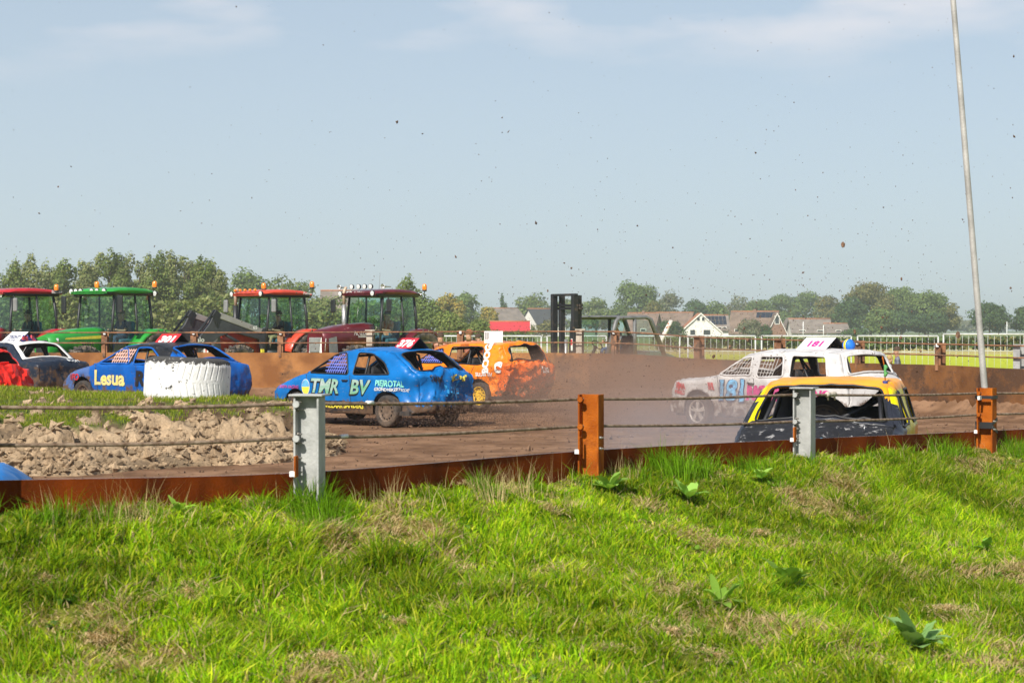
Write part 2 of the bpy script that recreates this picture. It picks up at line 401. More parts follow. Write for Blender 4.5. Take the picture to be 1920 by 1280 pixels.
# track: rutted earth between the two barriers
gx, gy = np.meshgrid(np.arange(-26, 19, .16), np.arange(8.5, 56, .16), indexing='ij')
rut = .05 * (fbm(gx * .5, gy * .9, 21, 3) - .5) + .045 * (fbm(gx * 2.2, gy * 3.5, 22, 4) - .5)
yb = np.interp(gx, BL[:, 0], BL[:, 1])
bankup = .30 * np.exp(-np.clip(yb - gy, 0, 9) / .55) * (.5 + fbm(gx * .6, gy * .6, 25, 3))
gz = rut + bankup
keep = (gy < yb + .3)
keep &= ~((gy < np.interp(gx, FL[:, 0], FL[:, 1]) - .05))
idx = np.arange(gx.size).reshape(gx.shape)
q = np.stack([idx[:-1, :-1], idx[1:, :-1], idx[1:, 1:], idx[:-1, 1:]], -1)
q = q[keep[:-1, :-1] & keep[1:, :-1] & keep[1:, 1:] & keep[:-1, 1:]].reshape(-1, 4)
o = link('track', np_mesh('track', np.stack([gx, gy, gz], -1).reshape(-1, 3), q, M['dirt'], smooth=True)); tag(o, kind='structure')

# ------------------------------------------------------------------ clay mound inside the bend
mx0, my0, st = -15.0, 21.0, .05
gx, gy = np.meshgrid(np.arange(mx0, -1.2, st), np.arange(my0, 41, st), indexing='ij')
yf = 22.6 + np.clip(gx + 6.1, -20, 9) * 1.02; yf = np.where(gx < -6.1, 22.6 + (gx + 6.1) * .05, yf)
yc = 35.6 - (gx + 9.5) * 1.11; yc = np.where(gx < -9.5, 35.6 - (gx + 9.5) * .2, yc)
yc = np.maximum(yc, yf + .8)
wob = 1.3 * (fbm(gx * .8, gy * .8, 31, 3) - .5)
t_ = (gy + wob - yf) / (yc - yf)
h = .42 * sstep(0, .45, t_) + .18 * sstep(.42, .80, t_)
back = 1 - sstep(0, 2.4, gy - yc)
endf = sstep(-2.45, -3.5, gx + .5 * (fbm(gx * 2, gy * 2, 33, 3) - .5))
h = h * back * endf
gmask = sstep(.50, .62, t_ + .5 * (fbm(gx * 1.1, gy * 1.1, 35, 4) - .5)) * sstep(.5, .8, endf)
gmask = np.maximum(gmask, (fbm(gx * .9, gy * .5, 37, 4) > .57) * 1.0 * (t_ > .35) * (gx < -5))
gmask *= sstep(.38, .50, fbm(gx * 1.4, gy * 1.9, 39, 4)) * (h > .22)
rough = (1 - .8 * gmask) * sstep(.005, .12, h)
h = h + rough * (.30 * (fbm(gx * 1.9, gy * 1.9, 41, 5, gain=.62) - .5) - .30 * np.exp(-np.abs(fbm(gx * 1.5, gy * 1.5, 43, 4) - .5) / .016) + .05 * (fbm(gx * 9, gy * 9, 44, 2) - .5)) + .05 * (fbm(gx * 6, gy * 6, 47, 2) - .5) * (h > .02)
# turf edge hangs over the broken clay
h += .11 * gmask
# lumps of clay
lr = np.random.default_rng(11); h0 = h.copy()
ok_idx = np.argwhere((rough > .45) & (t_ < .72))
for k in lr.choice(len(ok_idx), 1500, replace=False):
    i, j = ok_idx[k]
    r = lr.choice([.06, .10, .15, .22, .32], p=[.42, .30, .17, .08, .03]); n = int(r / st) + 1
    i0, i1, j0, j1 = max(i - n, 0), min(i + n + 1, h.shape[0]), max(j - n, 0), min(j + n + 1, h.shape[1])
    dx, dy = gx[i0:i1, j0:j1] - gx[i, j], gy[i0:i1, j0:j1] - gy[i, j]
    a = lr.uniform(0, 3.14); u, v = dx * math.cos(a) + dy * math.sin(a), -dx * math.sin(a) + dy * math.cos(a)
    dist = (np.abs(u / r) ** 2.2 + np.abs(v / (r * lr.uniform(.5, 1))) ** 2.2) ** (1 / 2.2) + .5 * (vnoise(gx[i0:i1, j0:j1] * 11, gy[i0:i1, j0:j1] * 11, 5) - .5)
    tilt = lr.uniform(-.5, .5) * u + lr.uniform(-.5, .5) * v
    top = min(h[i, j], h0[i, j] + .03) + r * lr.uniform(.15, .55) + tilt
    h[i0:i1, j0:j1] = np.where(dist < 1, np.maximum(h[i0:i1, j0:j1], top - .45 * r * dist ** 2), h[i0:i1, j0:j1])
crumb = np.random.default_rng(12); h = h + rough * (h0 > .04) * (crumb.normal(0, .016, h.shape) + .10 * np.maximum(fbm(gx * 4.2, gy * 4.2, 58, 3) - .56, 0) * 4)
TY = at(349, 757, 30.6)
h = np.where(np.hypot(gx - TY.x, gy - TY.y) < .85, np.minimum(h, TY.z + .03), h)
h = np.where(h < .02, -.12, h)
def mound_z(x, y):
    i = np.clip(np.round((np.asarray(x) - mx0) / st).astype(int), 0, h.shape[0] - 1); j = np.clip(np.round((np.asarray(y) - my0) / st).astype(int), 0, h.shape[1] - 1)
    return h[i, j], gmask[i, j]
idx = np.arange(gx.size).reshape(gx.shape)
q = np.stack([idx[:-1, :-1], idx[1:, :-1], idx[1:, 1:], idx[:-1, 1:]], -1)
up = (h > -.1); q = q[up[:-1, :-1] | up[1:, :-1] | up[1:, 1:] | up[:-1, 1:]].reshape(-1, 4)
ctone = fbm(gx * 1.5, gy * 1.5, 51, 4)[..., None]; cf = fbm(gx * 9, gy * 9, 52, 3)[..., None]
clay = np.array([.44, .30, .175]) * (1 - ctone) + np.array([.66, .49, .31]) * ctone
clay = clay * (.66 + .55 * cf); clay = clay * (1 - .45 * sstep(.55, .72, fbm(gx * .7, gy * .7, 55, 4)))[..., None]
turf = np.array([.10, .13, .03]) * (.7 + .6 * cf)
edge_shade = (sstep(.02, .3, gmask) * (1 - sstep(.6, .95, gmask)))[..., None]
mcol = clay * (1 - gmask[..., None]) + turf * gmask[..., None]
mcol = mcol * (1 - edge_shade) + np.array([.13, .085, .05]) * edge_shade  # shade under the turf step, painted into the colour as dark soil brown
def vcolmat(name, rough=.95, bump=.6, bscale=35):
    """earth: colour from the mesh, relief of cracked clods of several sizes"""
    m = bpy.data.materials.new(name); t, out = nodes(m); L = t.links.new
    b = N(t, 'ShaderNodeBsdfPrincipled'); b.inputs['Roughness'].default_value = rough; b.inputs['Specular IOR Level'].default_value = .08; L(b.outputs[0], out.inputs[0])
    a = N(t, 'ShaderNodeAttribute', attribute_name='Col'); L(a.outputs[0], b.inputs['Base Color'])
    tc = N(t, 'ShaderNodeTexCoord'); nb = N(t, 'ShaderNodeTexNoise'); nb.inputs['Scale'].default_value = bscale; nb.inputs['Detail'].default_value = 9; nb.inputs['Roughness'].default_value = .68; L(tc.outputs['Object'], nb.inputs[0])
    wv = N(t, 'ShaderNodeMixRGB', blend_type='LINEAR_LIGHT'); wv.inputs[0].default_value = .10; L(tc.outputs['Object'], wv.inputs[1]); L(nb.outputs['Color'], wv.inputs[2])
    hts = []
    for sc_, am in ((6, .6), (13, .5), (28, .35)):
        vo = N(t, 'ShaderNodeTexVoronoi', feature='F1'); vo.inputs['Scale'].default_value = sc_; L(wv.outputs[0], vo.inputs['Vector'])
        mu = N(t, 'ShaderNodeMath', operation='MULTIPLY'); mu.inputs[1].default_value = -am; L(vo.outputs['Distance'], mu.inputs[0]); hts.append(mu.outputs[0])
    mu = N(t, 'ShaderNodeMath', operation='MULTIPLY'); mu.inputs[1].default_value = .8; L(nb.outputs[0], mu.inputs[0]); hts.append(mu.outputs[0])
    cur = hts[0]
    for q_ in hts[1:]: ad = N(t, 'ShaderNodeMath', operation='ADD'); L(cur, ad.inputs[0]); L(q_, ad.inputs[1]); cur = ad.outputs[0]
    bp = N(t, 'ShaderNodeBump'); bp.inputs['Strength'].default_value = bump; bp.inputs['Distance'].default_value = .040; L(cur, bp.inputs['Height']); L(bp.outputs[0], b.inputs['Normal'])
    return m
M['moundmat'] = vcolmat('clay_and_turf', .95, 1.0, 16)
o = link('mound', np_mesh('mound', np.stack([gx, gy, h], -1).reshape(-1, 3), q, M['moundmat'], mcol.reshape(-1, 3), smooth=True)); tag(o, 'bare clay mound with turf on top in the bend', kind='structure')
# ------------------------------------------------------------------ near crash barrier
def fence_frame(i):
    k = min(i * FN, len(FL) - 1)
    u = Vector((FD[k, 0], FD[k, 1], 0)); n = Vector((u.y, -u.x, 0))
    return Vector((FL[k, 0], FL[k, 1], 0)), u, n
def post_frame(o):
    a = math.atan2(o.x, o.y) + R(17); u = Vector((math.sin(a), math.cos(a), 0)); return u, Vector((u.y, -u.x, 0))
def hbeam(mb, o, u, n, z0, z1, b=.135, d=.15, tf=.012, tw=.009, mi=0):
    def P(a, c, z): return o + u * a + n * c + Vector((0, 0, z))
    sec = [(-b / 2, -d / 2), (b / 2, -d / 2), (b / 2, -d / 2 + tf), (tw / 2, -d / 2 + tf), (tw / 2, d / 2 - tf), (b / 2, d / 2 - tf), (b / 2, d / 2), (-b / 2, d / 2), (-b / 2, d / 2 - tf), (-tw / 2, d / 2 - tf), (-tw / 2, -d / 2 + tf), (-b / 2, -d / 2 + tf)]
    lo = [P(a, c, z0) for a, c in sec]; hi = [P(a, c, z1) for a, c in sec]; k = len(sec)
    mb.add(lo + hi, [(i, (i + 1) % k, k + (i + 1) % k, k + i) for i in range(k)], mi)
    b0 = len(mb.v) - 2 * k + k
    for f in ((0, 1, 2, 3, 10, 11), (3, 4, 9, 10), (4, 5, 6, 7, 8, 9)): mb.f.append([b0 + i for i in f]); mb.m.append(mi); mb.sm.append(False)
root = empty('crash_barrier', (0, 0, 0), label='rusty steel plate barrier with two wire ropes in front of the track', cat='barrier')
galv = {2, 4, 0, 6}
boltme = None
for i in range(1, 8):
    o, u, n = fence_frame(i)
    u, n = post_frame(o)
    g = i in galv
    z1 = F_TOP[i]
    mb = MB(); hbeam(mb, o, u, n, F_GR[i] - .7, z1)
    post = mb.build('post', M['galv'] if g else M['rust'], root, .002, 1)
    tag(post, 'grey galvanised H-beam post with cap plate' if g else 'orange rusted H-beam post')
    if g:
        mb = MB(); mb.bar(o + Vector((0, 0, z1 + .008)) - u * .085, o + Vector((0, 0, z1 + .008)) + u * .085, .2, .012); mb.build('cap_plate', M['galv'], post, .003, 1)
    # bolts that hold rope clips and plate: on the inner face of the rear flange, beside the web
    zs = [F_C1[i] + .012, F_C1[i] - .03, F_C2[i] + .025, F_C2[i] - .025, F_PL[i] + .09, F_PL[i] + .01] if g else [F_PL[i] + .1, F_PL[i] + .025]
    for z in zs:
        if z < F_GR[i] - .05: continue
        mb = MB(); p = o - u * .045 - n * .062 + Vector((0, 0, z))
        if not g: p = o - u * .05 + n * .076 + Vector((0, 0, z))
        mb.tube([p, p + n * .018], .011, 6); mb.tube([p, p + n * .032], .0055, 6); mb.build('bolt', M['bolt'], post)
    # bracket that carries the plate edge, a little to the near side
    mb = MB(); p = o - u * .095 - n * .05 + Vector((0, 0, F_PL[i] + .045)); mb.bar(p - u * .028, p + u * .028, .012, .12); mb.build('bracket', M['rust'], post, .002, 1)
    mb = MB(); p = o - u * .105 - n * .065 + Vector((0, 0, F_PL[i] + .004)); mb.bar(p - u * .02, p + u * .02, .03, .03); mb.build('packing_block', M['white'], post)
    for z in (F_C1[i], F_C2[i]):       # eye clips round the rope
        mb = MB(); p = o - u * .072 - n * .055 + Vector((0, 0, z)); mb.tube([p - u * .012, p + u * .012], .02, 8); mb.build('rope_clip', M['galv'] if g else M['rust'], post)
# wire ropes
for c, nm in ((4, 'upper'), (5, 'lower')):
    mb = MB(); pts = []
    for k in range(0, len(FL), 2):
        sag = -.012 * math.sin(math.pi * ((k % FN) / FN))
        pts.append((FL[k, 0] - FNrm[k, 0] * .055, FL[k, 1] - FNrm[k, 1] * .055, FL[k, c] + sag))
    mb.tube(pts, .0105, 8); mb.build('wire_rope', M['rope'], root)
# clamp and torn cloth on the upper rope, tape marks
def rope_at(px, c):
    best = min(range(len(FL)), key=lambda k: abs(960 + FL[k, 0] / FL[k, 1] * FPX - px))
    return Vector((FL[best, 0] - FNrm[best, 0] * .055, FL[best, 1] - FNrm[best, 1] * .055, FL[best, c])), Vector((FD[best, 0], FD[best, 1], 0))
p, u = rope_at(1563, 4)
mb = MB(); mb.tube([p - u * .075, p - u * .06, p - u * .02, p + u * .02, p + u * .06, p + u * .075], [.016, .024, .019, .021, .025, .015], 8)
for a in (-.055, .05): mb.tube([p + u * a, p + u * (a + .015) + Vector((0, 0, -.05))], [.013, .006], 6)
mb.build('rope_clamp', mat('chalky_clamp', (.42, .36, .29), .8, 0, .35, 30, .4), root)
for px, c in ((700, 4), (664, 5)):
    p, u = rope_at(px, c); mb = MB(); mb.tube([p - u * .03, p + u * .03], .0118, 8); mb.build('white_tape', M['white'], root)
# plates, one between each two posts, on the track side of the posts
for i in range(len(FENCE) - 1):
    a, b = i * FN, (i + 1) * FN
    mb = MB(); top, bot, tp2, bt2 = [], [], [], []
    for k in range(a, b + 1, 4):
        p = Vector((FL[k, 0], FL[k, 1], 0)); n = Vector((FD[k, 1], -FD[k, 0], 0))
        u = Vector((FD[k, 0], FD[k, 1], 0)); sh = u * (.004 if k == a else (-.004 if k == b else 0))
        z = FL[k, 3]
        top.append(p - n * .080 + sh + Vector((0, 0, z))); tp2.append(p - n * .095 + sh + Vector((0, 0, z)))
        bot.append(p - n * .080 + sh + Vector((0, 0, -.15))); bt2.append(p - n * .095 + sh + Vector((0, 0, -.15)))
    m = len(top)
    vs_ = top + bot + tp2 + bt2; fs_ = []
    for k in range(m - 1):
        fs_ += [(k, k + 1, m + k + 1, m + k), (2 * m + k, 3 * m + k, 3 * m + k + 1, 2 * m + k + 1)]
    mb.add(vs_, fs_, 0)
    for k in range(m - 1): mb.f.append([k, k + 1, 2 * m + k + 1, 2 * m + k]); mb.m.append(1); mb.sm.append(False)
    for k in (0, m - 1): mb.f.append([k, m + k, 3 * m + k, 2 * m + k]); mb.m.append(0); mb.sm.append(False)
    pl = mb.build('steel_plate', [M['rustplate'], M['plateedge']], root, fix=False)
# galvanised flag pole strapped to the last rusty post
o, u, n = fence_frame(5); u, n = post_frame(o)
fp = empty('flag_pole', (0, 0, 0), label='tall leaning galvanised pole strapped to the rusty post', cat='pole')
pb = at(1848, 790, 18.05); p1 = at(1846, 727, 18.05); d = (at(1787, 0, 18.05) - p1) / (727 - 0)
mb = MB(); mb.tube([pb, p1, p1 + d * 300, p1 + d * 760, p1 + d * 1100], [.031, .031, .029, .026, .024], 14); mb.build('shaft', mat('weathered_zinc', (.40, .38, .35), .6, .25, .2, 5, .2, 50), fp)
for z, s_ in ((-.085, 0), (-.33, .04), (-.36, -.05)):
    mb = MB(); q = o + Vector((0, 0, F_TOP[5] + z))
    P4 = [q - u * .074 - n * .082, q + u * .074 - n * .082 + Vector((0, 0, s_)), q + u * .074 + n * .08 + Vector((0, 0, s_)), q - u * .074 + n * .08]
    for a in range(4): mb.bar(P4[a], P4[(a + 1) % 4], .006, .03)
    mb.build('strap', M['black'], fp)
mb = MB(); q = o + Vector((0, 0, F_TOP[5] - .09)) - u * .115 - n * .03; mb.bar(q - u * .035, q + u * .03, .02, .035); mb.build('white_tag', M['white'], fp)

# ------------------------------------------------------------------ far crash barrier
root = empty('crash_barrier', (0, 0, 0), label='mud-splashed rusty plate barrier along the far side of the track', cat='barrier')
for i in range(0, len(BL) - 16, 8):
    mb = MB(); a, b = BL[i], BL[min(i + 8, len(BL) - 1)]
    pts = BL[i:i + 9]
    m = len(pts); vs_ = []
    for off, zz in ((0, None), (0, -.3), (.02, None), (.02, -.3)):
        for p in pts: vs_.append((p[0], p[1] + off, p[2] if zz is None else zz))
    fs_ = []
    for k in range(m - 1): fs_ += [(k, k + 1, m + k + 1, m + k), (2 * m + k, 3 * m + k, 3 * m + k + 1, 2 * m + k + 1), (k, 2 * m + k, 2 * m + k + 1, k + 1)]
    mb.add(vs_, fs_); mb.build('steel_plate', M['farplate'] if pts[4][0] < 1.2 else M['mudplate'], root, fix=False)
def far_at(px):
    k = min(range(len(BL)), key=lambda k: abs(960 + BL[k, 0] / BL[k, 1] * FPX - px))
    k = max(1, min(len(BL) - 2, k)); d = Vector((BL[k + 1, 0] - BL[k - 1, 0], BL[k + 1, 1] - BL[k - 1, 1], 0)).normalized()
    return Vector((xat(px, BL[k, 1]), BL[k, 1], 0)), d, BL[k, 2]
def far_c(px):       # rope heights above the plate
    f = np.interp(px, [0, 525, 1150, 1305, 1757, 1905], [.26, .26, .27, .25, .21, .22]); return f, f * 2 + .02
M['rust2'] = mat('muddy_rust', (.22, .095, .04), .85, 0, .3, 5, .3, 60, col2=(.32, .15, .07), mud=(.11, .065, .04), mudlo=.5, mudhi=.6, mudscale=4)
M['concrete'] = mat('pale_post', (.42, .36, .28), .8, 0, .2, 6)
for px, kind in ((28, 0), (195, 1), (362, 0), (525, 1), (692, 2), (862, 0), (1085, 2), (1150, 1), (1305, 3), (1457, 3), (1607, 0), (1757, 1), (1905, 4)):
    p, d, zt = far_at(px); n = Vector((d.y, -d.x, 0)); c1, c2 = far_c(px)
    m_ = {0: M['rust2'], 1: M['rust2'], 2: M['concrete'], 3: M['rust2'], 4: M['galv']}[kind]
    mb = MB(); hbeam(mb, p - n * .10, d, n, -.2, zt + c2 + .03, .16 if kind != 3 else .2, .17)
    post = mb.build('post', m_, root, .004, 1)
    if kind in (0, 1):
        mb = MB(); mb.bar(p + n * .012 + Vector((0, 0, zt - .12)), p + n * .012 + Vector((0, 0, zt + .22)), .07, .02, up=n); mb.build('bracket', M['rust2'], post)
        mb = MB(); q = p + n * .02 + d * .02 + Vector((0, 0, zt + c2 - .02)); mb.box(q, (.06, .05, .07)); mb.build('rope_clip', M['white'], post)
    if kind == 2:
        mb = MB(); mb.box(p - n * .1 + Vector((0, 0, zt + c2 + .05)), (.26, .2, .03)); mb.build('cap_plate', m_, post)
for which in (0, 1):
    pts = []
    for k in range(len(BL)):
        px = 960 + BL[k, 0] / BL[k, 1] * FPX
        pts.append((BL[k, 0], BL[k, 1] - .05, BL[k, 2] + far_c(px)[which]))
    mb = MB(); mb.tube(pts, .019, 6); mb.build('wire_rope', M['rust2'], root)

# ------------------------------------------------------------------ crowd barriers along the field
M['zinc'] = mat('white_zinc', (.50, .50, .48), .5, .1, .12, 8)
def panel(px0, px1, Y0, Y1, top, lab, brace=False):
    a, b = Vector((xat(px0, Y0), Y0, 0)), Vector((xat(px1, Y1), Y1, 0)); d = (b - a).normalized(); Z = Vector((0, 0, 1)); L_ = (b - a).length
    g0 = 0.0
    r = empty('crowd_barrier', a, label=lab, cat='barrier', group='crowd barriers along the field')
    mb = MB(); o = Vector((0, 0, 0)); e = o + d * (L_ - .06)
    for q in (o, e): mb.tube([q + Z * g0, q + Z * top], .024, 8)
    mb.tube([o + Z * top, e + Z * top], .03, 8); mb.tube([o + Z * .22, e + Z * .22], .02, 8); mb.build('frame', M['zinc'], r)
    mb = MB(); mb.tube([o + Z * (top * .72), e + Z * (top * .72)], .012, 6); mb.build('rail', M['zinc'], r)
    mb = MB(); n = int(L_ / .17)
    for k in range(1, n): q = d * (L_ * k / n); mb.tube([q + Z * .22, q + Z * top], .0055, 5)
    tag(mb.build('bars', M['zinc'], r), kind='stuff')
    if brace:
        mb = MB(); mb.tube([o + Z * (top - .25), o + d * 1.6 + Z * .05 + Vector((0, -.5, 0))], .02, 6); mb.build('brace', M['zinc'], r)
Yb = 62.0
spots = [(760, 905, 'hidden mostly by the orange car'), (912, 1018, 'between the orange car and the forklift mast'), (1026, 1140, 'behind the forklift cab'), (1148, 1278, 'ending at the paired posts right of the forklift'),
         (1290, 1420, 'below the white gabled house'), (1428, 1600, 'behind the roof of the grey estate car'), (1608, 1763, 'with a person standing before it'), (1769, 1925, 'crossed by the tall leaning pole'), (1931, 2080, 'running out of the picture')]
for k, (a, b, s_) in enumerate(spots):
    Ya, Yc = Yb - k * 1.1, Yb - (k + 1) * 1.1 + .1
    panel(a, b, Ya, Yc, zat(630 if k < 7 else 626.5, Ya), 'white barred crowd barrier ' + s_, brace=(k == 4))
# ------------------------------------------------------------------ race cars
def inside(p, poly):
    x, y = p; c = False; n = len(poly)
    for i in range(n):
        x1, y1 = poly[i]; x2, y2 = poly[i - 1]
        if (y1 > y) != (y2 > y) and x < (x2 - x1) * (y - y1) / (y2 - y1) + x1: c = not c
    return c
def dense(poly, step, closed=True):
    out = []; n = len(poly)
    for i in range(n if closed else n - 1):
        a, b = poly[i], poly[(i + 1) % n]; L = math.hypot(b[0] - a[0], b[1] - a[1]); k = max(1, int(round(L / step)))
        for j in range(k): out.append((a[0] + (b[0] - a[0]) * j / k, a[1] + (b[1] - a[1]) * j / k))
    if not closed: out.append(tuple(poly[-1]))
    return out
def rounded(poly, r, n=4):
    out = []; m = len(poly)
    for i in range(m):
        p, a, b = Vector(poly[i]), Vector(poly[i - 1]), Vector(poly[(i + 1) % m])
        da, db = a - p, b - p; q = min(r, da.length * .4, db.length * .4)
        s, e = p + da.normalized() * q, p + db.normalized() * q
        for k in range(n + 1):
            t = k / n; out.append(tuple(s * (1 - t) ** 2 + p * 2 * t * (1 - t) + e * t * t))
    return out
def sheet(outline, holes, step, lines=()):
    """triangles of a polygon with holes, with inner points so that it can be bent"""
    V, E = [], []
    def ring(r, closed=True):
        b = len(V); V.extend(Vector(p) for p in r); n = len(r)
        E.extend((b + i, b + (i + 1) % n) for i in range(n if closed else n - 1))
    ring(outline)
    for hh in holes: ring(hh)
    for ln in lines: ring(ln, False)
    xs = [p[0] for p in outline]; ys = [p[1] for p in outline]
    r = random.Random(3); y = min(ys) + step / 2; row = 0
    while y < max(ys):
        x = min(xs) + step * (.5 if row % 2 else .25)
        while x < max(xs):
            p = (x + r.uniform(-.1, .1) * step, y + r.uniform(-.1, .1) * step)
            if inside(p, outline) and not any(inside(p, hh) for hh in holes): V.append(Vector(p))
            x += step
        y += step * .87; row += 1
    vo, _, fo, *_ = delaunay_2d_cdt(V, E, [], 0, 1e-4)
    F = []
    for f in fo:
        c = (sum(vo[i].x for i in f) / len(f), sum(vo[i].y for i in f) / len(f))
        if inside(c, outline) and not any(inside(c, hh) for hh in holes): F.append(tuple(f))
    return [(p.x, p.y) for p in vo], F
def text_mesh(body, size, bold=0.0, shear=0.0, space=1.0):
    cu = bpy.data.curves.new('lettering', 'FONT'); cu.body = body; cu.size = size; cu.shear = shear; cu.offset = bold; cu.space_character = space; cu.resolution_u = 3
    ob = bpy.data.objects.new('lettering_source', cu)
    me = bpy.data.meshes.new_from_object(ob)
    vs_ = [(v.co.x, v.co.y) for v in me.vertices]; fs_ = [tuple(p.vertices) for p in me.polygons]
    bpy.data.objects.remove(ob); bpy.data.curves.remove(cu); bpy.data.meshes.remove(me)
    return vs_, fs_
def text_sub(vs_, fs_, mx):
    bm = bmesh.new(); vv = [bm.verts.new((x, y, 0)) for x, y in vs_]
    for f in fs_:
        try: bm.faces.new([vv[i] for i in f])
        except ValueError: pass
    bmesh.ops.triangulate(bm, faces=bm.faces)
    for _ in range(3):
        ed = [e for e in bm.edges if e.calc_length() > mx]
        if not ed: break
        bmesh.ops.subdivide_edges(bm, edges=ed, cuts=1); bmesh.ops.triangulate(bm, faces=[f for f in bm.faces if len(f.verts) > 3])
    bm.verts.index_update(); v2 = [(v.co.x, v.co.y) for v in bm.verts]; f2 = [tuple(v.index for v in f.verts) for f in bm.faces]; bm.free(); return v2, f2

def paint(name, col, mud=.5, zm=(.2, .75), col2=None, rough=.38, var=.14):
    return mat(name, col, rough, 0, var, 3.5, .12, 9, col2=col2, mud=MUD, mudlo=.78 - .2 * mud, mudhi=.9 - .2 * mud, mudscale=6.5, zmud=zm, coat=.04, spec=.22, scuff=(.36, .33, .30))
M['tyre'] = mat('muddy_tyre', (.028, .025, .023), .85, 0, .3, 12, .4, 60, mud=(.11, .075, .05), mudlo=.42, mudhi=.62, mudscale=5)
M['steelrim'] = mat('brown_steel_rim', (.16, .11, .075), .6, .3, .3, 12)
M['yellowrim'] = mat('yellow_rim', (.72, .42, .03), .5, 0, .15, 8)
M['alloy'] = mat('alloy_rim', (.55, .5, .43), .45, .3, .25, 14)
M['cage'] = mat('black_cage', (.012, .012, .014), .5, 0, .2)
M['inside'] = mat('dark_interior', (.025, .022, .021), .85, 0, .35, 5, col2=(.05, .04, .033))
M['chrome'] = mat('bare_bent_steel', (.4, .4, .4), .3, .8, .3, 8, .6, 12)
M['seat'] = mat('black_seat', (.02, .02, .022), .8)

def make_wheel(parent, x, y, r, wd, kind='steel', steer=0.0, rimmat=None):
    wl = empty('wheel', (x, y, r)); wl.parent = parent; wl.rotation_euler = (0, 0, steer)
    sg = 1 if y > 0 else -1
    mb = MB(); h = wd / 2; rr = r * .66
    prof = [(rr, -h * .8), (r * .80, -h), (r * .93, -h * .96), (r * .985, -h * .75), (r, -h * .3), (r, h * .3), (r * .985, h * .75), (r * .93, h * .96), (r * .80, h), (rr, h * .8)]
    mb.lathe(prof, 'y', n=32)
    mb.build('tyre', M['tyre'], wl)
    rim = rimmat or M['steelrim']
    mb = MB(); f = sg * h
    mb.lathe([(rr * 1.01, -h * .8), (rr * 1.01, h * .8)], 'y', n=28)
    mb.lathe([(rr * 1.03, f * .82), (rr * .97, f * .86), (rr * .90, f * .55)], 'y', n=28)
    if kind == 'steel':
        mb.lathe([(rr * .92, f * .55), (rr * .80, f * .40), (rr * .52, f * .62), (rr * .34, f * .5), (rr * .22, f * .46), (0.001, f * .46)], 'y', n=28)
        mb2 = MB()
        for k in range(12):
            a = k * math.pi / 6; c = Vector((math.cos(a) * rr * .72, f * .54, math.sin(a) * rr * .72)); t = Vector((-math.sin(a), 0, math.cos(a)))
            mb2.bar(c - t * rr * .09, c + t * rr * .09, rr * .12, .012, up=(math.cos(a), 0, math.sin(a)))
        mb.build('rim', rim, wl)
        tag(mb2.build('vent_holes', M['black'], wl), kind='stuff')
    else:
        mb.lathe([(rr * .95, f * .2), (rr * .2, f * .1), (.001, f * .1)], 'y', n=20, mi=1)
        for k in range(5):
            a = k * 2 * math.pi / 5 + .3; u = Vector((math.cos(a), 0, math.sin(a))); t = Vector((-math.sin(a), 0, math.cos(a)))
            n0, n1 = u * rr * .12 + Vector((0, f * .72, 0)), u * rr * .93 + Vector((0, f * .62, 0))
            vs_ = [n0 - t * rr * .13, n0 + t * rr * .13, n1 + t * rr * .2, n1 - t * rr * .2]; bk = Vector((0, -f * .35, 0))
            mb.add(vs_ + [p + bk for p in vs_], [(0, 1, 2, 3), (0, 4, 5, 1), (1, 5, 6, 2), (2, 6, 7, 3), (3, 7, 4, 0)])
        mb.lathe([(rr * .24, f * .75), (rr * .2, f * .8), (.001, f * .8)], 'y', n=16)
        mb.build('rim', [rim, M['black']], wl)
    return wl

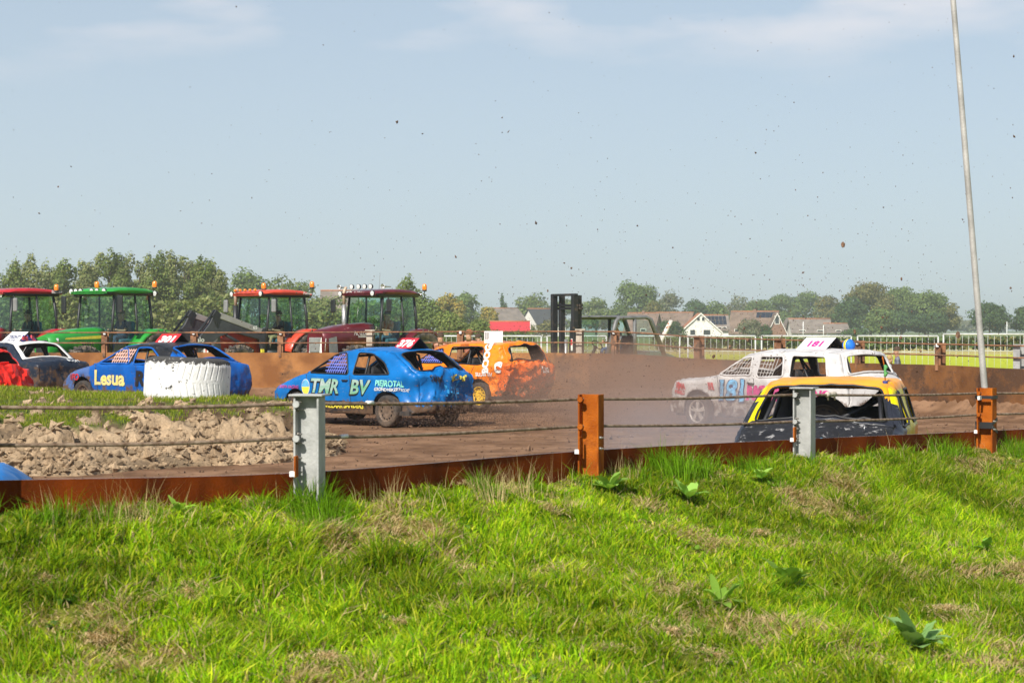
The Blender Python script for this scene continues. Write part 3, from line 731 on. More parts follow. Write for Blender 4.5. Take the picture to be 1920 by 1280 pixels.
def build_car(S):
    L, W = S['L'], S['W']; xs = L / 2; belt = S['belt']
    sil = [(x - xs, z) for x, z in S['sil']]; A = S['arch']; rs_ = random.Random(S.get('seed', 1))
    root = empty(S.get('name', 'race_car'), S['pos'], R(S['yaw']), S['label'], 'car', 'stock cars racing on the track')
    root.rotation_euler = (R(S.get('roll', 0)), R(S.get('pitch', 0)), R(S['yaw']))
    k_ = S.get('scale', 1); root.scale = (k_, k_, k_)
    sd = dense(sil, .07, False)
    # upper contour for edge rounding
    tx = np.linspace(-xs - .1, xs + .1, 240); tz = np.zeros(240)
    for i, x in enumerate(tx):
        z = 0
        for a, b in zip(sd[:-1], sd[1:]):
            if min(a[0], b[0]) - 1e-6 <= x <= max(a[0], b[0]) + 1e-6:
                t = (x - a[0]) / (b[0] - a[0]) if abs(b[0] - a[0]) > 1e-6 else 0; z = max(z, a[1] + (b[1] - a[1]) * t)
        tz[i] = z
    tumble = S.get('tumble', .33)
    def hw(x, z):
        b = W / 2 * (1 - S.get('taper', .13) * abs(x / xs) ** 3.5)
        if z > belt: b -= (z - belt) * tumble + .012
        else: b -= .075 * ((belt - z) / belt) ** 2 - .0
        d = float(np.interp(x, tx, tz)) - z; r = .07
        if d < r: d = max(d, 0); b -= (r - math.sqrt(max(r * r - (r - d) ** 2, 0))) * .8
        return b
    dents = S.get('dents', []); crum = S.get('crumple', [])
    sx_ = S.get('seed', 1) * 7.3
    def deform(p):
        p = Vector(p); q = p.copy()
        for (cx, cy, cz, r, dx, dy, dz) in dents:
            e = math.exp(-(((q.x - cx + 0) ** 2 + (q.y - cy) ** 2 + (q.z - cz) ** 2) / (r * r))); p += Vector((dx, dy, dz)) * e
        for (cx, cy, cz, r, amp, fr) in crum:
            e = math.exp(-((((q.x - cx) ** 2 + (q.y - cy) ** 2 + (q.z - cz) ** 2) / (r * r)) ** 2))
            if e > .02:
                v = mnoise.noise_vector(q * fr + Vector((sx_, 0, 0))); v2 = mnoise.noise_vector(q * fr * 2.3 + Vector((0, sx_, 0)))
                v3 = mnoise.noise_vector(q * fr * .9 + Vector((3, sx_, 7)))
                p += Vector((.9 * abs(v.x) + .6 * abs(v2.y) - .45, .8 * abs(v3.y) - .3 + v2.x * .3, .8 * abs(v3.z) - .3 + v2.z * .35)) * amp * e * 1.25
        v = mnoise.noise_vector(q * 2.6 + Vector((sx_, 2, 1))); p += v * .013 + mnoise.noise_vector(q * 7 + Vector((sx_, 5, 1))) * .007
        return p
    def crumpled(p): return bool(S.get('flat')) and any(math.exp(-((((p[0] - c_[0]) ** 2 + (p[1] - c_[1]) ** 2 + (p[2] - c_[2]) ** 2) / (c_[3] ** 2)) ** 2)) > .25 for c_ in crum)
    def clean(ps): return [(p[0], p[1]) for p in ps]
    # ---- side panels
    base = S.get('sill', .24)
    bot = [sil[-1]]
    for (ax, ar, az_) in sorted(A):
        a0 = ax - xs
        arc = []
        for k in range(0, 13):
            t = math.pi - math.pi * k / 12; arc.append((a0 + ar * math.cos(t), max(base, az_ + ar * math.sin(t) * 1.0)))
        arc = [(a0 - ar, base)] + arc[1:-1] + [(a0 + ar, base)]
        bot += arc
    outline = sil + [p for p in bot if p[0] > sil[-1][0] + .01]
    od = dense(outline, .09)
    holes = [dense(rounded([(x - xs, z) for x, z in hpoly], .06), .1) for hpoly in S['windows']]
    lines = []
    if S.get('seam'): lines = [dense([(x - xs, z) for x, z in ln], .09, False) for ln in S['seam']]
    V2, F2 = sheet(od, holes, .075, lines)
    mats = S['mats']
    th = .016
    def side_part(sg, name, pred, mslot):
        fs_ = [f for f in F2 if pred(sum(V2[i][0] for i in f) / 3, sum(V2[i][1] for i in f) / 3)]
        if not fs_: return None
        used = sorted({i for f in fs_ for i in f}); mp = {k: i for i, k in enumerate(used)}
        vs_ = [deform((V2[i][0], sg * hw(*V2[i]), V2[i][1])) for i in used]
        mb = MB()
        for f in fs_:
            cx, cz = sum(V2[i][0] for i in f) / 3, sum(V2[i][1] for i in f) / 3
            mb.f.append([mp[i] for i in (f if sg < 0 else f[::-1])]); mb.m.append(mslot(cx, cz)); mb.sm.append(not crumpled((cx, sg * hw(cx, cz), cz)))
        mb.v = [tuple(p) for p in vs_]
        o = mb.build(name, mats + [M['inside']] * (1), root, fix=False)
        so = o.modifiers.new('thickness', 'SOLIDIFY'); so.thickness = th; so.offset = -1 if sg < 0 else -1; so.use_rim = True
        so.material_offset = len(mats); so.material_offset_rim = 0
        return o
    slot = S.get('slot', lambda x, z, reg, v=0: 0)
    for sg in (1, -1):
        side_part(sg, 'side_panel', lambda x, z: True, lambda x, z: slot(x + xs, z, 'side'))
        # window frames: folded edges round each opening
        for hi, hpoly in enumerate(holes):
            if not S.get('framemat'): continue
            pts = [deform((x, sg * (hw(x, z) + .004), z)) for x, z in hpoly]
            mb = MB(); mb.tube(pts, S.get('framer', .014), 6, closed=True); mb.build('window_frame', S['framemat'], root)
    # ---- skin over the top, nose and tail
    sarc = [0]
    for a, b in zip(sd[:-1], sd[1:]): sarc.append(sarc[-1] + math.hypot(b[0] - a[0], b[1] - a[1]))
    sarc = np.array(sarc); sxx = np.array([p[0] for p in sd]); szz = np.array([p[1] for p in sd])
    def S_at(s): return float(np.interp(s, sarc, sxx)), float(np.interp(s, sarc, szz))
    def s_of_idx(i):
        x, z = sil[i]; k = min(range(len(sd)), key=lambda j: (sd[j][0] - x) ** 2 + (sd[j][1] - z) ** 2); return sarc[k]
    marks = S['marks']            # indices into sil: bonnet front, cowl, roof front, roof rear, tail top
    sb, scw, srf, srr, stt = [s_of_idx(i) for i in marks]
    tot = sarc[-1]; hwid = W / 2
    outl = dense([(0, -hwid), (tot, -hwid), (tot, hwid), (0, hwid)], .1)
    wm = S.get('wmargin', .12); wsh = []
    ws = rounded([(scw + .06, -hwid + wm * .9), (srf - .05, -hwid + wm * 1.1), (srf - .05, hwid - wm * 1.1), (scw + .06, hwid - wm * .9)], .08)
    rw = rounded([(srr + .06, -hwid + wm), (stt - .04, -hwid + wm), (stt - .04, hwid - wm), (srr + .06, hwid - wm)], .09)
    hl = [dense(ws, .1), dense(rw, .1)]
    ln = [dense([(q, -hwid + .001), (q, hwid - .001)], .1, False) for q in (sb, scw, srf, srr, stt)]
    V3, F3 = sheet(outl, hl, .08, ln)
    crown = S.get('crown', .045); plan = S.get('plan', .10)
    def top_pt(s, v, off=0.0):
        x, z = S_at(s); x2, z2 = S_at(min(s + .05, tot)); x1, z1 = S_at(max(s - .05, 0)); t = Vector((x2 - x1, z2 - z1))
        if t.length < 1e-6: t = Vector((-1, 0))
        t.normalize(); nx, nz = t.y, -t.x      # outward for a path running front to rear over the top
        u = max(-1, min(1, v / hwid))
        c = (crown * abs(nz) + plan * abs(nx)) * (1 - u * u) + off
        return deform((x + nx * c, u * hw(x, z), z + nz * c))
    regs = [('front_bumper', -1, sb), ('bonnet', sb, scw), ('roof', scw, stt), ('tailgate', stt, tot + 1)]
    for (nm, s0, s1) in regs:
        fs_ = [f for f in F3 if s0 <= sum(V3[i][0] for i in f) / 3 < s1]
        if not fs_: continue
        used = sorted({i for f in fs_ for i in f}); mp = {k: i for i, k in enumerate(used)}
        mb = MB(); mb.v = [tuple(top_pt(*V3[i])) for i in used]
        for f in fs_:
            cs = sum(V3[i][0] for i in f) / 3; cv = sum(V3[i][1] for i in f) / 3; cx, cz = S_at(cs)
            mb.f.append([mp[i] for i in f[::-1]]); mb.m.append(slot(cx + xs, cz, nm, cv)); mb.sm.append(not crumpled((cx, cv, cz)))
        o = mb.build(nm, mats + [M['inside']], root, fix=False)
        so = o.modifiers.new('thickness', 'SOLIDIFY'); so.thickness = th; so.offset = -1; so.material_offset = len(mats); so.material_offset_rim = 0
    if S.get('framemat'):
        for hpoly in hl:
            mb = MB(); mb.tube([top_pt(a, b, .004) for a, b in hpoly], S.get('framer', .014), 6, closed=True); mb.build('window_frame', S['framemat'], root)
    # ---- door gaps, handles
    for sg in (1, -1):
        for ln_ in S.get('gaps', []):
            mb = MB(); mb.tube([deform((x - xs, sg * (hw(x - xs, z) - .001), z)) for x, z in dense(ln_, .08, False)], .007, 5); mb.build('door_gap', M['black'], root)
        for (x, z) in S.get('handles', []):
            mb = MB(); mb.tube([deform((x - xs + a, sg * (hw(x - xs + a, z) + b), z)) for a, b in ((-.08, 0), (-.06, .025), (.06, .025), (.08, 0))], .014, 6); mb.build('door_handle', M['black'], root)
    # ---- floor, cage, seat
    ax0, ax1 = sorted(a[0] - xs for a in A)
    mb = MB(); mb.bbox((-xs + .25, -W / 2 + .12, .22), (xs - .3, W / 2 - .12, .30))
    mb.bbox((ax1 - .25, -W / 2 + .2, .3), (ax1 - .2, W / 2 - .2, belt - .12)); mb.build('floor_pan', M['inside'], root)
    rz = max(szz) - .07
    xr, xf = S_at(srr)[0], S_at(srf)[0]; hoop = S.get('hoop', (xr + xf) / 2 - .05)
    def hp(x, z, k=.86): return hw(x, z) * k
    mb = MB()
    mb.tube([(hoop, hp(hoop, .5), .3), (hoop, hp(hoop, belt), belt), (hoop, hp(hoop, rz - .05), rz - .05), (hoop, hp(hoop, rz) - .1, rz - .02), (hoop, -hp(hoop, rz) + .1, rz - .02), (hoop, -hp(hoop, rz - .05), rz - .05), (hoop, -hp(hoop, belt), belt), (hoop, -hp(hoop, .5), .3)], .024, 8)
    mb.build('roll_hoop', M['cage'], root)
    for sg in (1, -1):
        mb = MB(); mb.tube([(hoop, sg * (hp(hoop, rz) - .08), rz - .03), (xf, sg * (hp(xf, rz - .05) - .06), rz - .08), (S_at(scw)[0] - .05, sg * .6, belt - .05)], .022, 8); mb.build('cage_bar', M['cage'], root)
        mb = MB(); mb.tube([(hoop, sg * (hp(hoop, rz) - .12), rz - .04), (ax0, sg * .45, .55)], .022, 8); mb.build('cage_bar', M['cage'], root)
    mb = MB(); mb.tube([(hoop, .45, rz - .06), (hoop, -.5, .4)], .022, 8); mb.build('cage_bar', M['cage'], root)
    sx = hoop + .28; mb = MB()
    mb.prism([(sx - .2, .42), (sx - .32, 1.02), (sx - .26, 1.12), (sx - .16, 1.1), (sx - .06, .52), (sx + .3, .48), (sx + .3, .34), (sx - .15, .32)], .12, .58, 'xz'); mb.build('seat', M['seat'], root, .04, 2)
    mb = MB(); pts = []
    for k in range(16):
        a = k * math.pi / 8; pts.append((sx + .52 - math.sin(a) * .06, .35 + math.cos(a) * .17, .86 + math.sin(a) * .16))
    mb.tube(pts, .015, 6, closed=True); mb.build('steering_wheel', M['cage'], root)
    # ---- wheels
    wr = S.get('wr', .295)
    for (ax, ar, az_) in A:
        for sg in (1, -1):
            make_wheel(root, ax - xs, sg * (W / 2 - .125), wr, .19, S.get('rim', 'steel'), R(S.get('steer', 0)) if ax > L / 2 else 0, S.get('rimmat'))
        mb = MB(); mb.tube([(ax - xs, W / 2 - .2, wr), (ax - xs, -W / 2 + .2, wr)], .04, 8); mb.build('axle', M['inside'], root)
    # ---- nets in the side windows
    for (hi, sg, step, barw, m_, (fx0, fx1), hang) in S.get('nets', []):
        hpoly = holes[hi]; x0, x1 = min(p[0] for p in hpoly), max(p[0] for p in hpoly); z0, z1 = min(p[1] for p in hpoly), max(p[1] for p in hpoly)
        x0, x1 = x0 + (x1 - x0) * fx0, x0 + (x1 - x0) * fx1
        mb = MB()
        def seg(a, b):
            n = 6
            for k in range(n):
                p = [(a[0] + (b[0] - a[0]) * t, a[1] + (b[1] - a[1]) * t) for t in (k / n, (k + 1) / n)]
                mid = ((p[0][0] + p[1][0]) / 2, (p[0][1] + p[1][1]) / 2)
                if hang or inside(mid, hpoly):
                    P = [deform((x, sg * (hw(x, z) - (.0 if not hang else -.012)), z)) for x, z in p]; mb.bar(P[0], P[1], .007, barw, up=(1, 0, 0) if abs(a[0] - b[0]) < abs(a[1] - b[1]) else (0, 0, 1))
        lean_ = (x1 - x0) * .28
        k = z0
        while k <= z1 + .001: seg((x0 - lean_ * (k - z0) / (z1 - z0) * (1 if hang else 0), k), (x1 - lean_ * (k - z0) / (z1 - z0) * (1 if hang else 0), k)); k += step
        k = x0
        while k <= x1 + .001: seg((k, z0), (k - lean_, z1)); k += step
        tag(mb.build('window_net', m_, root), kind='stuff')
    # ---- lettering on the sides, sunk into the same dents
    for (txt, x0, z0, size, m_, opt) in S.get('texts', []):
        vs_, fs_ = text_sub(*text_mesh(txt, size, opt.get('bold', 0), opt.get('shear', 0), opt.get('space', 1)), .09)
        sg = opt.get('side', 1); sqx = opt.get('sx', 1.0); ro = R(opt.get('rot', 0)); off = opt.get('off', .008) + .006
        mb = MB(); vv = []
        for (a, b) in vs_:
            a *= sqx; a, b = a * math.cos(ro) - b * math.sin(ro), a * math.sin(ro) + b * math.cos(ro)
            if opt.get('rear'): vv.append(top_pt(tot - (z0 + b), x0 - a, off))
            elif opt.get('top'): vv.append(top_pt(x0 + b, z0 + a, off))
            else: x, z = x0 - xs - a * sg, z0 + b; vv.append(deform((x, sg * (hw(x, z) + off), z)))
        mb.add(vv, fs_); o = mb.build('lettering', m_, root, fix=False)
    for (poly, m_, off) in S.get('decals', []):
        V4, F4 = sheet(dense([(x - xs, z) for x, z in poly], .1), [], .1)
        mb = MB(); mb.add([deform((x, hw(x, z) + off, z)) for x, z in V4], F4, 0, True); mb.build('painted_patch', m_, root, fix=False)
    root['xs'] = xs
    return root, dict(top=top_pt, deform=deform, hw=hw, S_at=S_at, s=(sb, scw, srf, srr, stt), tot=tot, xs=xs, rz=rz + .07, hwid=hwid)

def tent_sign(root, x, z, ln, hgt, half, txt, tmat, pmat, emat, tsize, ang=0, shift=0, bold=.012):
    """two boards leaning together along the roof, the number on the board that faces out"""
    sg = empty('roof_sign', (x, 0, z)); sg.parent = root; sg.rotation_euler = (0, 0, R(ang))
    for s in (1, -1):
        a = Vector((0, s * half, 0)); b = Vector((0, s * .01, hgt)); d = Vector((1, 0, 0)); n = d.cross(b - a).normalized() * (-s)
        mb = MB(); e = n * .012
        P4 = [a - d * ln / 2, a + d * ln / 2, b + d * ln / 2, b - d * ln / 2]
        mb.add(P4 + [p - e for p in P4], [(0, 1, 2, 3)], 0); b0 = len(mb.v) - 8
        for f in ((4, 7, 6, 5), (0, 4, 5, 1), (1, 5, 6, 2), (2, 6, 7, 3), (3, 7, 4, 0)): mb.f.append([b0 + i for i in f]); mb.m.append(1); mb.sm.append(False)
        mb.build('board', [pmat, emat], sg, fix=False)
        vs_, fs_ = text_mesh(txt, tsize, bold); w_ = max(v[0] for v in vs_) + min(v[0] for v in vs_); h_ = max(v[1] for v in vs_)
        up = (b - a).normalized(); right = Vector((-s, 0, 0)); cen = (a + b) / 2 + n * .004
        mb = MB(); mb.add([cen + right * (v[0] - w_ / 2) + up * (v[1] - h_ / 2) for v in vs_], fs_); mb.build('number', tmat, sg, fix=False)
    return sg
M['lwhite'] = mat('white_lettering', (.78, .77, .73), .5, 0, .1, 12)
M['lyellow'] = mat('yellow_lettering', (.78, .66, .06), .5, 0, .15, 12)
M['lpale'] = mat('cream_lettering', (.72, .66, .34), .5, 0, .25, 9, col2=(.80, .62, .16))
M['lblack'] = mat('black_lettering', (.012, .012, .014), .5)
M['lgreen'] = mat('green_grey_lettering', (.17, .46, .27), .5, 0, .2, 4, col2=(.42, .50, .47), stretch=(.4, .4, 2.5))
M['lmint'] = mat('mint_lettering', (.25, .68, .55), .5, 0, .15, 10)
M['lred'] = mat('red_lettering', (.55, .03, .04), .5, 0, .2, 10)
M['lpink'] = mat('pink_lettering', (.62, .03, .22), .5, 0, .25, 8)
M['lcyan'] = mat('sky_blue_lettering', (.14, .45, .72), .5, 0, .25, 8)
M['lorange'] = mat('dark_orange_lettering', (.35, .09, .005), .5)
M['lnavy'] = mat('navy_lettering', (.02, .03, .12), .5)
M['netblue'] = mat('blue_net', (.13, .17, .55), .7)
M['netpink'] = mat('pink_net', (.62, .38, .32), .7)
M['netgrey'] = mat('grey_wire_mesh', (.5, .48, .45), .6)
CARS = {}
# -- the blue hatchback in the middle
blue = paint('bright_blue_paint', (.002, .13, .40), .35, (.25, .85)); sillblk = paint('scraped_black', (.022, .022, .024), 1.0, (.1, .7), rough=.45)
S3 = dict(L=4.15, W=1.70, belt=.95, pos=(-2.66, 36.45, .0), yaw=136, seed=3,
    label='bright blue hatchback 376 with green lettering and a crumpled tail', mats=[blue, sillblk, M['chrome']],
    sil=[(4.10, .24), (4.16, .42), (4.12, .60), (3.98, .70), (3.2, .93), (3.02, .97), (2.24, 1.345), (1.85, 1.405), (1.35, 1.415), (.92, 1.385), (.74, 1.345), (.16, 1.0), (.06, .94), (.02, .62), (.04, .44), (.12, .30)],
    marks=(3, 5, 6, 10, 11), arch=[(.80, .36, .30), (3.36, .36, .30)], sill=.22,
    windows=[[(2.90, .965), (2.30, 1.30), (1.98, 1.36), (1.80, .955)], [(1.67, .955), (1.64, 1.355), (1.25, 1.335), (.90, 1.18), (.70, .965)]], gaps=[[(3.0, .93), (2.98, .5), (2.9, .28)], [(1.74, .93), (1.74, .28)], [(2.9, .29), (1.74, .28)]], handles=[(1.88, .84)],
    slot=lambda x, z, r, v=0: 1 if z < .46 else 0, framemat=M['black'],
    dents=[(-2.05, .78, .68, .36, .20, -.16, -.02), (-2.05, .2, .72, .16, .10, 0, 0), (-2.05, -.5, .6, .2, .12, 0, 0), (-2.05, -.2, .55, .4, .12, 0, 0), (-1.6, .85, .6, .3, 0, -.05, 0)], crumple=[(-2.05, .1, .66, .75, .13, 2.9), (-1.75, .85, .42, .5, .05, 4)],
    nets=[(0, 1, .062, .017, M['netblue'], (.10, .62), False)], steer=0, pitch=0,
    texts=[('TMR', 2.92, .585, .37, M['lblack'], dict(bold=.022, shear=.3, sx=1.12)), ('TMR', 2.90, .60, .37, M['lgreen'], dict(bold=.010, shear=.3, sx=1.12, off=.011)),
           ('BV', 1.78, .585, .37, M['lblack'], dict(bold=.022, shear=.3, sx=1.15)), ('BV', 1.76, .60, .37, M['lgreen'], dict(bold=.010, shear=.3, sx=1.15, off=.011)),
           ('PIEJROTAL', 1.05, .76, .15, M['lmint'], dict(bold=.004, shear=.25, sx=.95)), ('GRONDVERZETBEDRIJF', 1.08, .67, .085, M['lwhite'], dict(bold=.002, shear=.2)),
           ('JANSMA RACING', 3.9, .66, .09, M['lpink'], dict(shear=.3, sx=.95)), ('MAKELAAR SANDERS', 2.62, .33, .13, M['lyellow'], dict(bold=.004, shear=.2, off=.008)),
           ('SANDRA', .62, .56, .14, M['lblack'], dict(rear=1, bold=.004, sx=.8)), ('MELISPORT', -.08, .565, .12, M['lyellow'], dict(rear=1, bold=.003, sx=.8))])
r3, c3 = build_car(S3); CARS[3] = r3
tent_sign(r3, -1.10, c3['rz'] + .02, .46, .19, .24, '376', M['lwhite'], mat('red_sign', (.5, .02, .04), .5), M['black'], .26, 0)
# the egg badge on the door and the checkered flag on the tail
def disc_side(car, info, x, z, rx, rz_, m_, off, lo=-1, hi=1):
    pts = [(x - info['xs'] + rx * math.cos(k * math.pi / 12), z + rz_ * math.sin(k * math.pi / 12)) for k in range(24)]; pts = [p for p in pts if lo <= (p[1] - z) / rz_ <= hi]
    mb = MB(); mb.add([info['deform']((a, info['hw'](a, b) + off, b)) for a, b in pts], [tuple(range(len(pts)))]); mb.build('badge', m_, car, fix=False)
disc_side(r3, c3, 3.02, .70, .125, .155, M['lwhite'], .005); disc_side(r3, c3, 3.02, .70, .115, .145, M['lyellow'], .009, -1, .1); disc_side(r3, c3, 3.02, .70, .115, .145, M['lcyan'], .009, -.02, 1)
ck = mat('pale_blue_check', (.03, .30, .62), .45)
for a in range(8):
    for b in range(3):
        if (a + b) % 2: continue
        mb = MB(); s0 = c3['tot'] - .36 - b * .07; v0 = .18 - a * .075
        mb.add([c3['top'](s0, v0, .006), c3['top'](s0, v0 - .075, .006), c3['top'](s0 + .07, v0 - .075, .006), c3['top'](s0 + .07, v0, .006)], [(0, 1, 2, 3)]); mb.build('checker_square', ck, r3, fix=False)
# -- blue and black fastback behind the white tyre
blue2 = paint('deep_blue_paint', (.004, .09, .36), .6, (.25, .9)); blk2 = paint('black_roof_paint', (.016, .017, .02), .3, (.2, .8)); mudblue = paint('muddy_blue', (.06, .12, .30), 1.0, (.1, .95), rough=.5)
S2 = dict(L=4.2, W=1.70, belt=.93, pos=(-7.58, 40.6, .10), yaw=143, seed=5, scale=1.03,
    label='blue and black fastback 301 with a pink window net', mats=[blue2, blk2, mudblue],
    sil=[(4.12, .24), (4.2, .42), (4.14, .60), (3.95, .72), (3.2, .88), (3.0, .92), (2.2, 1.27), (1.8, 1.335), (1.35, 1.335), (1.0, 1.27), (.82, 1.2), (.34, .97), (.08, .93), (.0, .70), (.03, .44), (.12, .30)],
    marks=(3, 5, 6, 9, 11), arch=[(.85, .37, .30), (3.36, .37, .30)], sill=.24,
    windows=[[(2.80, .95), (2.25, 1.21), (2.02, 1.26), (1.90, .945)], [(1.78, .945), (1.74, 1.27), (1.34, 1.265), (1.08, 1.1), (1.0, .95)]], gaps=[[(2.9, .92), (2.86, .3)], [(1.68, .92), (1.68, .3)]],
    slot=lambda x, z, r, v=0: (1 if (r == 'roof' or (z > .97 and .8 < x < 2.55)) and x > .7 else (2 if x > 3.1 or z < .4 else 0)), framemat=blue2, framer=.02,
    dents=[(-2.05, 0, .6, .5, .10, 0, 0), (1.9, .8, .55, .3, -.05, -.08, 0)], crumple=[(-2.1, -.3, .6, .6, .06, 5), (2.0, .5, .55, .45, .05, 6)],
    nets=[(0, 1, .068, .02, M['netpink'], (.02, .62), True)],
    texts=[('Lesua', 2.95, .52, .40, M['lpale'], dict(bold=.014, shear=.1, sx=1.0)), ('R', 1.72, .52, .40, M['lblack'], dict(bold=.02, shear=.15)), ('NFO', 3.86, .60, .18, M['lred'], dict(bold=.006, shear=.3, sx=1.1)), ('RACETEAM', .52, .52, .09, M['lmint'], dict(rear=1, sx=.9))])
r2, c2 = build_car(S2); CARS[2] = r2
tent_sign(r2, -.55, c2['rz'] + .01, .52, .20, .27, '301', M['lwhite'], mat('bright_red_sign', (.62, .02, .025), .5), M['black'], .27, 6, bold=.014)
# -- dark sedan with a white roof, far left
navy = paint('dark_navy_paint', (.014, .022, .038), 1.0, (.2, 1.0), rough=.4); whr = paint('white_roof_paint', (.74, .72, .68), .25, (.2, 1.0))
S1 = dict(L=4.3, W=1.66, belt=.95, pos=(-12.22, 47.15, .08), yaw=137, seed=8,
    label='dark navy sedan with white roof and pillars behind the red wreck', mats=[navy, whr],
    sil=[(4.22, .26), (4.3, .45), (4.25, .72), (4.1, .80), (3.1, .93), (2.95, .96), (2.35, 1.34), (2.1, 1.385), (1.55, 1.39), (1.25, 1.36), (1.18, 1.34), (.66, .98), (.10, .93), (.0, .88), (.0, .50), (.1, .30)],
    marks=(3, 5, 6, 10, 11), arch=[(.95, .36, .30), (3.4, .36, .30)], sill=.24,
    windows=[[(2.80, .98), (2.36, 1.26), (2.05, 1.30), (2.0, .98)], [(1.86, .98), (1.84, 1.30), (1.35, 1.27), (1.2, .98)]],
    slot=lambda x, z, r, v=0: 1 if r == 'roof' else 0, framemat=None, dents=[(-2.1, 0, .7, .5, .12, 0, 0)], crumple=[(-2.1, 0, .6, .7, .05, 4)], texts=[('BOOM', -.15, .62, .13, M['lwhite'], dict(rear=1))])
r1, c1 = build_car(S1); CARS[1] = r1
sg = tent_sign(r1, -.28, c1['rz'] + .0, .72, .26, .34, 'TIGHT\nHECZ', M['lnavy'], M['white'], M['black'], .165, 0, bold=.006)
mb = MB()
for k in range(9): mb.tube([(-.42 - .02 * k, -.1 + .05 * k, .02), (-.46 - .02 * k, -.08 + .05 * k, .10 + .03 * (k % 3)), (-.50, -.1 + .05 * k, .02)], .03, 6)
fl = mb.build('rolled_flag', [mat('flag_cloth', (.06, .08, .33), .8, 0, .3, 6, col2=(.55, .06, .08), lo=.48, hi=.52)], sg); tag(fl, kind='stuff')
# -- orange estate
orange = paint('orange_paint', (.82, .20, .008), .35, (.2, .8)); orange2 = paint('scarred_orange', (.74, .13, .008), .75, (.15, .95), rough=.42)
S4 = dict(L=4.3, W=1.68, belt=.95, pos=(-1.09, 42.5, .07), yaw=137, seed=12,
    label='orange estate car with white plate on the roof and torn tail', mats=[orange, orange2],
    sil=[(4.2, .26), (4.28, .45), (4.22, .66), (4.05, .76), (3.1, .93), (2.95, .96), (2.3, 1.33), (2.0, 1.395), (1.2, 1.42), (.5, 1.40), (.40, 1.375), (.14, 1.0), (.05, .95), (.0, .62), (.04, .42), (.14, .30)],
    marks=(3, 5, 6, 10, 11), arch=[(.90, .36, .30), (3.4, .36, .30)], sill=.24, rimmat=M['yellowrim'],
    windows=[[(2.8, .98), (2.34, 1.25), (2.05, 1.31), (1.96, .98)], [(1.82, .97), (1.78, 1.335), (.84, 1.34), (.76, .97)]], gaps=[[(2.86, .94), (2.8, .3)], [(1.88, .94), (1.88, .3)], [(1.2, .6), (1.0, .94)]], handles=[(1.95, .86)],
    slot=lambda x, z, r, v=0: 1 if (x < .35 and z < .98) else 0, framemat=M['black'],
    dents=[(-2.1, .5, .5, .5, .30, -.1, .08), (-2.1, -.3, .35, .5, .22, 0, .06), (-1.7, .85, .55, .25, .02, -.08, 0)], flat=True, crumple=[(-2.05, .1, .62, .85, .17, 3.3), (-1.8, .8, .6, .45, .07, 4)],
    nets=[(0, 1, .066, .018, M['netblue'], (.06, .98), False)],
    texts=[('JKM', 1.62, .68, .17, M['lblack'], dict(bold=.007, sx=1.05)), ('SLUIS BV', .95, .72, .12, M['lwhite'], dict(bold=.004)), ('BOOG5', .60, .78, .22, M['lwhite'], dict(bold=.012, rot=94)), ('KOSTER', 1.55, 1.348, .07, M['lorange'], dict(bold=.004)),
           ('TEVIJE', .35, .56, .12, M['lorange'], dict(rear=1, bold=.004)), ('FORD', -.22, .54, .11, M['lwhite'], dict(rear=1, bold=.004)), ('C', .42, .80, .26, M['lwhite'], dict(bold=.02))])
r4, c4 = build_car(S4); CARS[4] = r4
sg = empty('roof_sign', (-1.32, .40, c4['rz'] - .04)); sg.parent = r4; sg.rotation_euler = (0, 0, R(43))
mb = MB(); mb.bbox((-.20, -.012, 0), (.20, .012, .30)); mb.build('board', M['white'], sg)
for k, x in enumerate((-.17, -.14, -.115)): mb = MB(); mb.bbox((-x - .006, .0125, .12), (-x + .006, .016, .27)); mb.build('black_bar', M['lblack'], sg)
for s in (1, -1): mb = MB(); mb.tube([(s * .16, -.02, .2), (s * .16, -.2, -.02)], .012, 6); mb.build('stay', M['cage'], sg)
